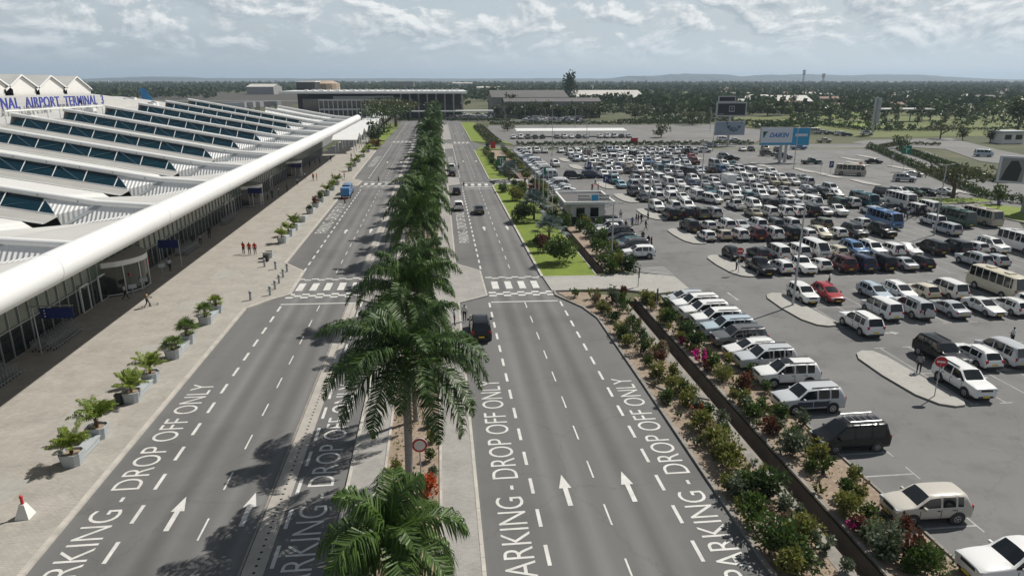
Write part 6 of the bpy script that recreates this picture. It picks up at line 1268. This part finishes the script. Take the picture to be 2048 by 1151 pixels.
def tree(k, x, y, h, leaf, label, group=None):
    b, tm_ = TR[k]; base = (6.6, 7.4, 5.0, 4.8, 3.6, 11.0)[k]; key = ('t', k, leaf)
    if key not in _mc: _mc[key] = b.mesh('crown', [M[leaf]])
    t = thing('acacia_tree' if k == 3 else 'tree', label, 'tree', (x, y, -.1), random.uniform(0, 6.28), group); s = h/base; t.scale = (s*random.uniform(.9, 1.15), s*random.uniform(.9, 1.15), s); link('crown', _mc[key], t); link('trunk', tm_, t); return t
for u, v, k, h, lf, l in ((1905, 396, 3, 6.2, 'tree2', 'wide umbrella acacia on the tree lawn at the lot edge'), (1995, 408, 4, 3.4, 'tree3', 'small round tree on the lawn before the billboard pillar'), (768, 266, 3, 11.5, 'tree1', 'dark spreading acacia beside the left road lawn'), (792, 254, 3, 13.0, 'tree2', 'wide acacia just behind the dark acacia on the left lawn'), (757, 286, 4, 7.0, 'leafd' if 0 else 'tree1', 'dark round bush tree near the canopy end'), (745, 285, 4, 4.0, 'leafg', 'grey green small tree by the last planters'), (752, 298, 4, 3.0, 'leafr', 'dark red bush by the forecourt corner sign'),
                          (1322, 275, 2, 5.0, 'tree2', 'thin dry tree before the empty upper lot'), (1140, 205, 5, 26, 'far', 'tall dark tree rising above the warehouse'), (1020, 233, 0, 12, 'tree1', 'large dark tree left of the far car mass'), (1000, 222, 0, 13, 'tree1', 'large dark tree before the old terminal end'), (985, 210, 1, 15, 'tree1', 'tall tree at the right end of the old terminal'), (1385, 250, 3, 6.5, 'tree2', 'grey umbrella tree left of the double billboard'), (1243, 222, 1, 11, 'tree1', 'dark round tree before the white warehouse'), (1180, 240, 0, 8, 'tree2', 'bushy tree right of the far car mass'), (1210, 228, 2, 7, 'tree1', 'low dark tree before the white warehouse'),
                          (1800, 297, 2, 4.0, 'tree1', 'dark low tree beside the green road sign'), (1925, 280, 4, 4.5, 'tree1', 'dark round bush tree on the pale field'), (1980, 285, 4, 4.6, 'tree1', 'dark round bush tree left of the white hut'), (1880, 278, 3, 5.5, 'tree2', 'flat grey tree on the pale field'), (2035, 262, 0, 14, 'tree1', 'large dark tree at the right edge behind the hut'), (1015, 262, 2, 4, 'tree2', 'low spreading tree at the far end of the right road')):
    tree(k, *G(u, v), h, lf, l)
rnd = random.Random(22)
for i in range(17): tree(rnd.choice((0, 1, 2)), *G(1000+i*12.5+rnd.uniform(-4, 4), 236+rnd.uniform(-1.5, 2)), rnd.uniform(5.5, 9), rnd.choice(('tree1', 'tree2', 'tree1')), 'tree in the line before the grey warehouses, %s from the old terminal' % onum(i+1), 'trees before the grey warehouses')
rnd = random.Random(21)
fieldtrees = [(u, v) for u, v in ((1480, 208), (1500, 228), (1535, 232), (1562, 228), (1580, 236), (1606, 232), (1632, 236), (1660, 238), (1650, 225), (1690, 240), (1720, 232), (1700, 215), (1745, 218), (1540, 214), (1588, 212), (1430, 205), (1330, 208), (1310, 220), (1290, 235), (1270, 238), (1350, 215), (1365, 226), (1400, 222), (1455, 240), (1685, 222), (1735, 245), (1765, 250), (1790, 245), (1835, 250), (1860, 240), (1890, 245), (1920, 240), (1955, 235), (1985, 238), (2010, 232), (1905, 228), (1870, 225), (1825, 230), (1975, 222), (2030, 220))]
for i, (u, v) in enumerate(fieldtrees):
    x, y = G(u, v); tree(rnd.choice((0, 1, 2, 2, 4)), x, y, rnd.uniform(5, 10), rnd.choice(('tree1', 'tree1', 'tree2', 'tree3')), 'scattered tree on the grass beyond the car parks, %s one counted from the near billboard' % onum(i+1), 'scattered trees beyond the car parks')
def hedge(name, pts, wd, h, s, leaf, label, seed, dens=38):
    rnd = random.Random(seed); b = MB()
    for (x0, y0), (x1, y1) in zip(pts[:-1], pts[1:]):
        d = Vector((x1-x0, y1-y0, 0)); L = d.length; d.normalize(); n = Vector((-d.y, d.x, 0))
        ph = rnd.uniform(0, 6)
        for k in range(int(L*dens*wd)):
            t = rnd.uniform(0, L); bump = .62+.38*math.sin(t*2.1+ph)*math.sin(t*.9+1.3*ph); q = rnd.uniform(-1, 1)*wd/2*(.75+.25*bump); z = h*bump*math.sqrt(max(.02, 1-(2*q/wd)**2))*rnd.random()**.4; p = Vector((x0, y0, 0))+d*t+n*q
            blade(b, (p.x, p.y, max(.05, z)), rnd, s, 0, n*(q/wd)+Vector((0, 0, .5)))
    return tag(b.build(name, M[leaf]), label, 'hedge')
hedge('boundary_hedge', [(146.5, 223.5), (131, 184), (114.5, 142.5), (107, 124), (112, 108)], 2.4, 1.9, .45, 'tree1', 'lumpy green hedge along the car park edge beside the road', 1)
hedge('road_hedge', GP([(1800, 300), (1850, 316), (1900, 335), (1960, 356), (2010, 366)]), 3.2, 1.6, .5, 'tree1', 'low dark hedge between the two roads at the right', 2)
hedge('far_row_hedge', [(27, 243.5), (62, 241.5), (112, 239.0)], 2.6, 1.7, .5, 'tree1', 'dark hedge behind the farthest row of parked cars', 3, 30)
hedge('car_park_hedge', [(27, 227.6), (78, 226.3)], 1.2, 1.3, .4, 'leafd', 'clipped hedge on the grass strip behind the far row', 4)
hedge('road_bed_hedge', [(20, 250), (19, 340)], 5.0, 2.0, .55, 'tree2', 'wide olive hedge bed along the far right road', 5, 22)
hedge('lot_end_hedge', [(26, 358), (140, 352)], 4, 2.2, .6, 'tree1', 'long hedge behind the empty upper car park', 6, 18)
hedge('road_end_hedge', [(-30, 398), (-4, 397)], 3, 1.6, .5, 'leafd', 'low hedge across the end of the left road', 7); hedge('road_end_hedge', [(4, 397), (40, 392)], 3, 1.6, .5, 'leafd', 'low hedge across the end of the right road', 8)
hedge('field_hedge', GP([(1730, 262), (1850, 262), (2048, 258)]), 2.5, 1.5, .6, 'tree1', 'thin hedge line on the pale field behind the roads', 9, 12); hedge('field_hedge', GP([(1240, 244), (1440, 243), (1640, 250), (1735, 262)]), 4, 2.0, .7, 'tree1', 'hedge line with gaps behind the billboards', 10, 12)
hedge('triangle_hedge', GP([(1740, 300), (1800, 288), (1880, 291)]), 4, 1.2, .5, 'tree2', 'scrubby hedge in the triangle between the roads', 11, 16)
sheet('field', [GP([(1440, 252), (1640, 258), (1720, 275), (1960, 272), (2200, 280), (2200, 225), (1700, 226), (1440, 236)])], -.05, M['dry']); sheet('field', [GP([(1600, 230), (1740, 236), (1740, 222), (1600, 218)]), GP([(1640, 252), (1740, 258), (1750, 246), (1640, 243)])], -.03, M['lawn'])
sheet('airfield', [[(-1500, 700), (-160, 520), (-130, 640), (-140, 1200), (-1500, 1500)]], -.06, mat('airfield_dark', (.05, .045, .038), .95, (.075, .068, .055), .01)); sheet('airfield', [[(-700, 180), (-120, 180), (-120, 520), (-160, 520), (-700, 610)]], -.05, mat('airfield_grass', (.12, .115, .05), .95, (.17, .15, .08), .02)); sheet('apron', [[(-220, 270), (-63, 200), (-40, 210), (-40, 470), (-200, 480)]], -.02, M['worn']); sheet('runway', [[(-1500, 900), (-150, 780), (-150, 800), (-1500, 930)]], -.02, M['lot'])
def bld(name, label, u0, u1, vb, vt, depth, wm, rm, gable=0.0, yb=None, rows=0, cat='building', group=None):
    x0, y = G(u0, vb); x1, y1 = G(u1, vb); y = yb or (y+y1)/2; x0, x1 = aty(u0, vb, y)[0], aty(u1, vb, y)[0]; zt = aty((u0+u1)/2, vt, y)[1]; ze = zt-gable
    t = thing(name, label, cat, (0, 0, -.1), 0, group); b = MB()
    b.prism(rect(x0, y, x1, y+depth), 0, ze); b.build('wall', M[wm], t); b = MB(); o = .6
    if gable:
        b.poly([(x0-o, y-o, ze), (x1+o, y-o, ze), (x1+o, y+depth/2, zt), (x0-o, y+depth/2, zt)]); b.poly([(x0-o, y+depth/2, zt), (x1+o, y+depth/2, zt), (x1+o, y+depth+o, ze), (x0-o, y+depth+o, ze)])
        for xx in (x0, x1): b.poly([(xx, y, ze), (xx, y+depth, ze), (xx, y+depth/2, zt-.05)], 1)
    else: b.prism(rect(x0-o, y-o, x1+o, y+depth+o), ze-.3, ze+.25)
    b.build('roof', [M[rm], M[wm]], t)
    n = max(2, int((x1-x0)/5))
    for r_ in range(rows):
        for i in range(min(n, 14)): xx = x0+(x1-x0)*(i+.5)/min(n, 14); b = MB(); b.box((xx, y-.06, ze*(r_+.55)/rows), (min(2.6, (x1-x0)/n*.6), .1, ze/rows*.4)); b.build('window', M['glasslow'], t)
    return t
# old terminal: flat floating roof, two storey grid front
ot = thing('old_terminal', 'older terminal with thin flat white roof over a two storey white grid front', 'terminal', (0, 0, 0)); Y = 430.0
b = MB(); b.prism([(-92, Y-6), (17, Y-14), (17, Y+46), (-92, Y+46)], 14.3, 15.6, 0, 0, True)
for k in range(30): b.box((-78+k*3.1, Y+4+(k % 3)*6, 16.0), (1.8, 2.2, .9), 0)
b.build('roof', [M['white'], M['roofgrey']], ot); b = MB(); b.prism(rect(-84, Y+14, 14, Y+42), 0, 14.3); b.build('core', M['dark'], ot)
fy = Y-2; b = MB()
for z in (.4, 5.2, 10.6): b.box((-47, fy, z), (47, .8, .9))
for k in range(18): b.box((-70.2+k*2.73, fy-.05, 5.5), (.45, .9, 10.8))
b.build('front_grid', M['whitepaint'], ot); b = MB(); b.box((-47, fy+1.2, 5.4), (46.6, .3, 10.6)); b.build('window', M['glasslow'], ot); b = MB(); b.box((-75.5, Y+4, 5.6), (9, 8, 11)); b.build('glass_corner', M['glasslow'], ot)
b = MB(); b.box((-50, Y+4, 11.8), (24, 10, 1.6)); b.box((-36, Y+5, 12.2), (18, 10, 1.2)); b.build('upper_block', M['planter'], ot)
for k in range(8): b = MB(); b.box((-22+k*5.2, Y-4, 7.1), (.9, .9, 14.2)); b.build('column', M['wallgrey'], ot)
b = MB(); b.box((2, Y-16, 4.6), (60, 8, .6)); b.build('entrance_canopy', M['white'], ot); b = MB(); b.box((-3, Y-1, 4), (36, 2, 8)); b.build('recessed_glass', M['glasslow'], ot)
bld('control_block', 'dark rooftop control block behind the old terminal', 595, 632, 196, 163, 20, 'dark', 'white', 0, 470); t = thing('tan_dome', 'tan dome roof behind the old terminal', 'building', (aty(640, 180, 520)[0], 520, 0)); b = MB(); b.cyl((0, 0, 0), (0, 0, 19.4), 15, 14, 20); b.cyl((0, 0, 19.4), (0, 0, 21.3), 14, 9, 20); b.build('dome', M['tan'], t)
hg = bld('hangar', 'beige hangar with a rounded pale roof on the airfield', 494, 548, 189, 168, 60, 'wallgrey', 'roofpale', 4)
bld('warehouse', 'long dark grey roofed warehouse behind the far cars', 985, 1135, 232, 181, 40, 'wallgrey', 'roofgrey', 4, 445); bld('warehouse', 'dark grey roofed wing right of the long warehouse', 1010, 1200, 236, 196, 16, 'wallgrey', 'roofgrey', 2, 425)
bld('warehouse', 'big pale roofed warehouse with white walls', 1146, 1290, 206, 181, 60, 'whitepaint', 'roofpale', 7); bld('warehouse', 'small pale shed right of the big warehouse', 1292, 1328, 206, 195, 20, 'whitepaint', 'roofpale', 2); bld('shed', 'dark open shed right of the pale shed', 1333, 1365, 205, 193, 20, 'dark', 'roofpale', 1)
bld('house', 'large tan house with a pale roof beyond the lawn', 1540, 1625, 210, 191, 30, 'walltan', 'roofpale', 5, rows=1); bld('long_house', 'long low pale roofed block left of the tan house', 1470, 1515, 210, 198, 14, 'wallgrey', 'roofpale', 2); bld('hut', 'small white flat roofed hut on the pale field', 2003, 2046, 287, 263, 6, 'whitepaint', 'planter', 0, rows=1); bld('terminal_annexe', 'grey block with pale roof beyond the old terminal', 785, 828, 182, 163, 40, 'wallgrey', 'roofpale', 0); bld('terminal_annexe', 'white roofed hall beyond the old terminal', 905, 945, 175, 165, 40, 'whitepaint', 'roofpale', 2); bld('terminal_annexe', 'low tan roofed hall right of the white hall', 950, 1010, 183, 173, 40, 'walltan', 'roofpale', 2)
rnd = random.Random(4); HOUSES = []
for i in range(44):
    u = rnd.uniform(1420, 2070); v = rnd.uniform(178, 216); wpx = rnd.uniform(20, 44)*(v-150)/50; HOUSES.append(G(u+wpx/2, v))
    bld('house', 'small house among the trees of the far suburb, %s one counted' % onum(i+1), u, u+wpx, v, v-wpx*.24, 9, rnd.choice(('whitepaint', 'walltan', 'wallgrey')), rnd.choice(('roofpale', 'roofpale', 'roofred', 'roofgrey')), 2.0, rows=0, cat='house', group='houses of the far suburb')
for i in range(16):
    u = rnd.uniform(150, 700) if i < 9 else rnd.uniform(700, 1300); v = rnd.uniform(164, 171); bld('shed', 'tiny pale building on the far airfield edge, %s one counted' % onum(i+1), u, u+rnd.uniform(6, 20), v, v-3, 12, 'whitepaint', 'roofpale', 1.2, cat='building', group='pale buildings along the horizon')
for i, (u, v) in enumerate(((2030, 246), (1990, 255))): pass
ps = thing('petrol_station', 'thin white petrol station canopy on slim columns', 'canopy', (0, 0, 0)); x0, yy = G(1766, 244); x1 = aty(1866, 244, yy)[0]; b = MB(); b.box(((x0+x1)/2, yy+5, 6.6), (x1-x0, 10, .7)); b.build('canopy_roof', M['whitepaint'], ps)
for k in range(4): b = MB(); b.cyl((x0+4+k*(x1-x0-8)/3, yy+4, 0), (x0+4+k*(x1-x0-8)/3, yy+4, 6.4), .3, .3, 8); b.build('column', M['wallgrey'], ps)
sh = thing('shade_canopy', 'long white shade roof over parked cars before the empty upper lot', 'canopy', (0, 0, 0)); b = MB(); b.add([(31, 279, 2.5), (76, 277, 2.5), (76, 284, 3.1), (31, 286, 3.1), (31, 279, 2.3), (76, 277, 2.3)], [(0, 1, 2, 3), (4, 5, 1, 0)]); b.build('canopy_roof', M['tube'], sh); b = MB()
for k in range(10): b = MB(); b.cyl((32+k*4.8, 279.5, 0), (32+k*4.8, 279.5, 2.4), .07, .07, 6); b.build('post', M['galv'], sh)
for i in range(17):
    if i in (5, 11): continue
    k = rnd.choice(('suv', 'wagon', 'hatch', 'van')); c = rnd.choice(('white', 'silver', 'black', 'grey', 'white')); car(k, c, 29+i*2.9, 272.5, H_['n'], '%s %s below the long white shade roof, %s from its road end' % (CN(c), KN[k], onum(i+1)), 'cars along the white shade roof', False)
for u, h, l in ((1609, 140, 'tall red and white lattice mast with antennas above the trees'), (1648, 147, 'shorter lattice mast right of the tall mast')):
    Yb = 1150.0; x, z = aty(u, h, Yb); t = thing('radio_mast', l, 'mast', (x, Yb, 0)); b = MB()
    for s in range(3):
        a, c = 2.1*s, 2.1*(s+1)
        b.cyl((2.2*math.cos(a), 2.2*math.sin(a), 0), (1.0*math.cos(a), 1.0*math.sin(a), z), .28, .2, 5)
        for k in range(14): z0, z1 = z*k/14, z*(k+1)/14; r0, r1 = 2.2-1.2*k/14, 2.2-1.2*(k+1)/14; b.cyl((r0*math.cos(a), r0*math.sin(a), z0), (r1*math.cos(c), r1*math.sin(c), z1), .14, .14, 4)
    b.build('lattice', M['steel'], t); b = MB()
    for q in (.97, .9, .82):
        for s in range(4): b.box((1.9*math.cos(1.57*s), 1.9*math.sin(1.57*s), z*q), (.9, .9, z*.05))
    b.build('antenna', M['wallgrey'], t)
# airliner on the apron
pl = thing('airliner', 'parked airliner with a swept blue tail fin behind the terminal roof', 'aircraft', (-140.5, 397, 0), R(20)); b = MB()
ring = [(-15, .4, 6.0), (-13, 1.0, 5.8), (-6, 1.9, 5.0), (14, 1.95, 4.8), (20, 1.5, 4.6), (22, .3, 4.4)]
for (x0, r0, z0), (x1, r1, z1) in zip(ring[:-1], ring[1:]): b.cyl((x0, 0, z0), (x1, 0, z1), r0, r1, 16)
for s in (-1, 1): b.add([(3, s*1.5, 4), (-1, s*1.5, 4), (-6, s*16, 5), (-4, s*16, 5), (3, s*1.5, 4.4), (-1, s*1.5, 4.4), (-6, s*16, 5.15), (-4, s*16, 5.15)], [(0, 1, 2, 3), (4, 5, 6, 7), (0, 4, 7, 3), (1, 5, 6, 2)])
b.build('fuselage', M['plane'], pl, 40); b = MB()
pf = [(-8.0, 6.6), (-13.5, 17.6), (-16.6, 17.9), (-14.8, 6.6)]
for s in (-1, 1): b.poly([(p[0], s*.16, p[1]) for p in pf])
for i in range(4): p, q = pf[i], pf[(i+1) % 4]; b.poly([(p[0], -.16, p[1]), (q[0], -.16, q[1]), (q[0], .16, q[1]), (p[0], .16, p[1])])
b.build('tail_fin', M['tailblue'], pl)
rnd = random.Random(9)
for i in range(5):
    x, y = G(500+i*17, 224-i); t = thing('jet_bridge', 'grey boarding bridge between the terminals, %s along' % onum(i+1), 'jet bridge', (x, y-40, 0), rnd.uniform(-.6, .6), 'boarding bridges between the terminals'); b = MB(); b.box((0, 0, 6.2), (12, 2.8, 2.9)); b.box((6.6, 0, 6.2), (3, 3.8, 3.4)); b.build('tunnel', M['galv'], t); b = MB()
    for s in (-4, 5): b.cyl((s, -1, 0), (s, -1, 5), .35, .35, 8); b.cyl((s, 1, 0), (s, 1, 5), .35, .35, 8)
    b.build('leg', M['steel'], t)
for i, (x, y, k) in enumerate(((-130, 420, 'van'), (-118, 430, 'boxtruck'), (-108, 425, 'hiace'), (-100, 436, 'boxtruck'), (-60, 400, 'coaster'), (-140, 436, 'boxtruck'))): car(k, 'white', x, y, rnd.uniform(-.4, .4), 'white %s on the apron behind the terminal, %s from the tail fin' % (KN[k], onum(i+1)), 'white vehicles on the apron', False)
# far woodland: no single tree can be told apart
b = MB(); rnd = random.Random(33)
def clump(x, y, w_, h):
    n = 16
    for i in range(n):
        a = rnd.uniform(0, 6.28); q = rnd.random()**.5; zz = h*(.25+.75*rnd.random()*math.sqrt(max(0, 1-q*q*.8))); d = Vector((rnd.uniform(-1, 1), rnd.uniform(-1, 1), rnd.uniform(-.2, 1))).normalized(); t = d.orthogonal().normalized(); s_ = w_*rnd.uniform(.5, .9); c = Vector((x+math.cos(a)*q*w_, y+math.sin(a)*q*w_, zz)); u_ = d.cross(t); b.add([c-t*s_*.5, c+u_*s_*.5, c+t*s_*.5, c-u_*s_*.5], [(0, 1, 2, 3)], 0)
for i in range(13500):
    y = 430+3000*rnd.random()**1.8; k = rnd.uniform(-.62, .98); x = y*k
    if k < -.02 and y < 1150-(300 if k < -.3 else 0): continue
    if -.25 < k < .02 and y < 700: continue
    if .02 < k < .32 and y < 560: continue
    if .3 < k and y < 500+60*math.sin(k*20) and rnd.random() < .8: continue
    if math.sin(x*.011+1)*math.sin(y*.009+2) > .7: continue
    if k > .2 and any(abs(x-hx*y/hy) < 16 and 0 < hy-y < 90 for hx, hy in HOUSES): continue
    sz = rnd.uniform(.7, 1.3)*(1+y/5200); clump(x, y, 3.6*sz, 7.5*sz)
b2 = MB()
for i in range(2600):
    u, v = rnd.uniform(1190, 2090), rnd.uniform(200, 262)
    if math.sin(u*.021+1)*math.sin(v*.13+2) > .3 or (u > 1640 and 232 < v < 262 and rnd.random() < .75): continue
    x, y = G(u, v); sz = rnd.uniform(.5, 1.1)
    if y < 250 or (x < 150 and y < 356): continue
    n0 = len(b2.v); bb, b = b, b2; clump(x, y, 1.9*sz, 2.4*sz); b = bb
tag(b2.build('field_scrub', M['tree1']), 'low scrub and bushes scattered over the fields behind the car parks', 'scrub', None, 'stuff')
tag(b.build('distant_woodland', M['far']), 'distant belt of trees under the horizon', 'woodland', None, 'stuff')
# ================================================================ HAZE
if HAZE:
    hz = MB(); hz.box((0, 6500, 62.5), (33000, 20000, 130)); o = hz.build('haze', []) if 0 else link('haze', hz.mesh('haze', []))
    hm = bpy.data.materials.new('haze'); hm.use_nodes = True; N = hm.node_tree.nodes; N.clear(); pv = N.new('ShaderNodeVolumePrincipled'); mo = N.new('ShaderNodeOutputMaterial'); pv.inputs['Density'].default_value = HAZE; pv.inputs['Color'].default_value = (.62, .76, .95, 1); pv.inputs['Anisotropy'].default_value = .2; hm.node_tree.links.new(pv.outputs[0], mo.inputs['Volume']); o.data.materials.append(hm); o['kind'] = 'stuff'
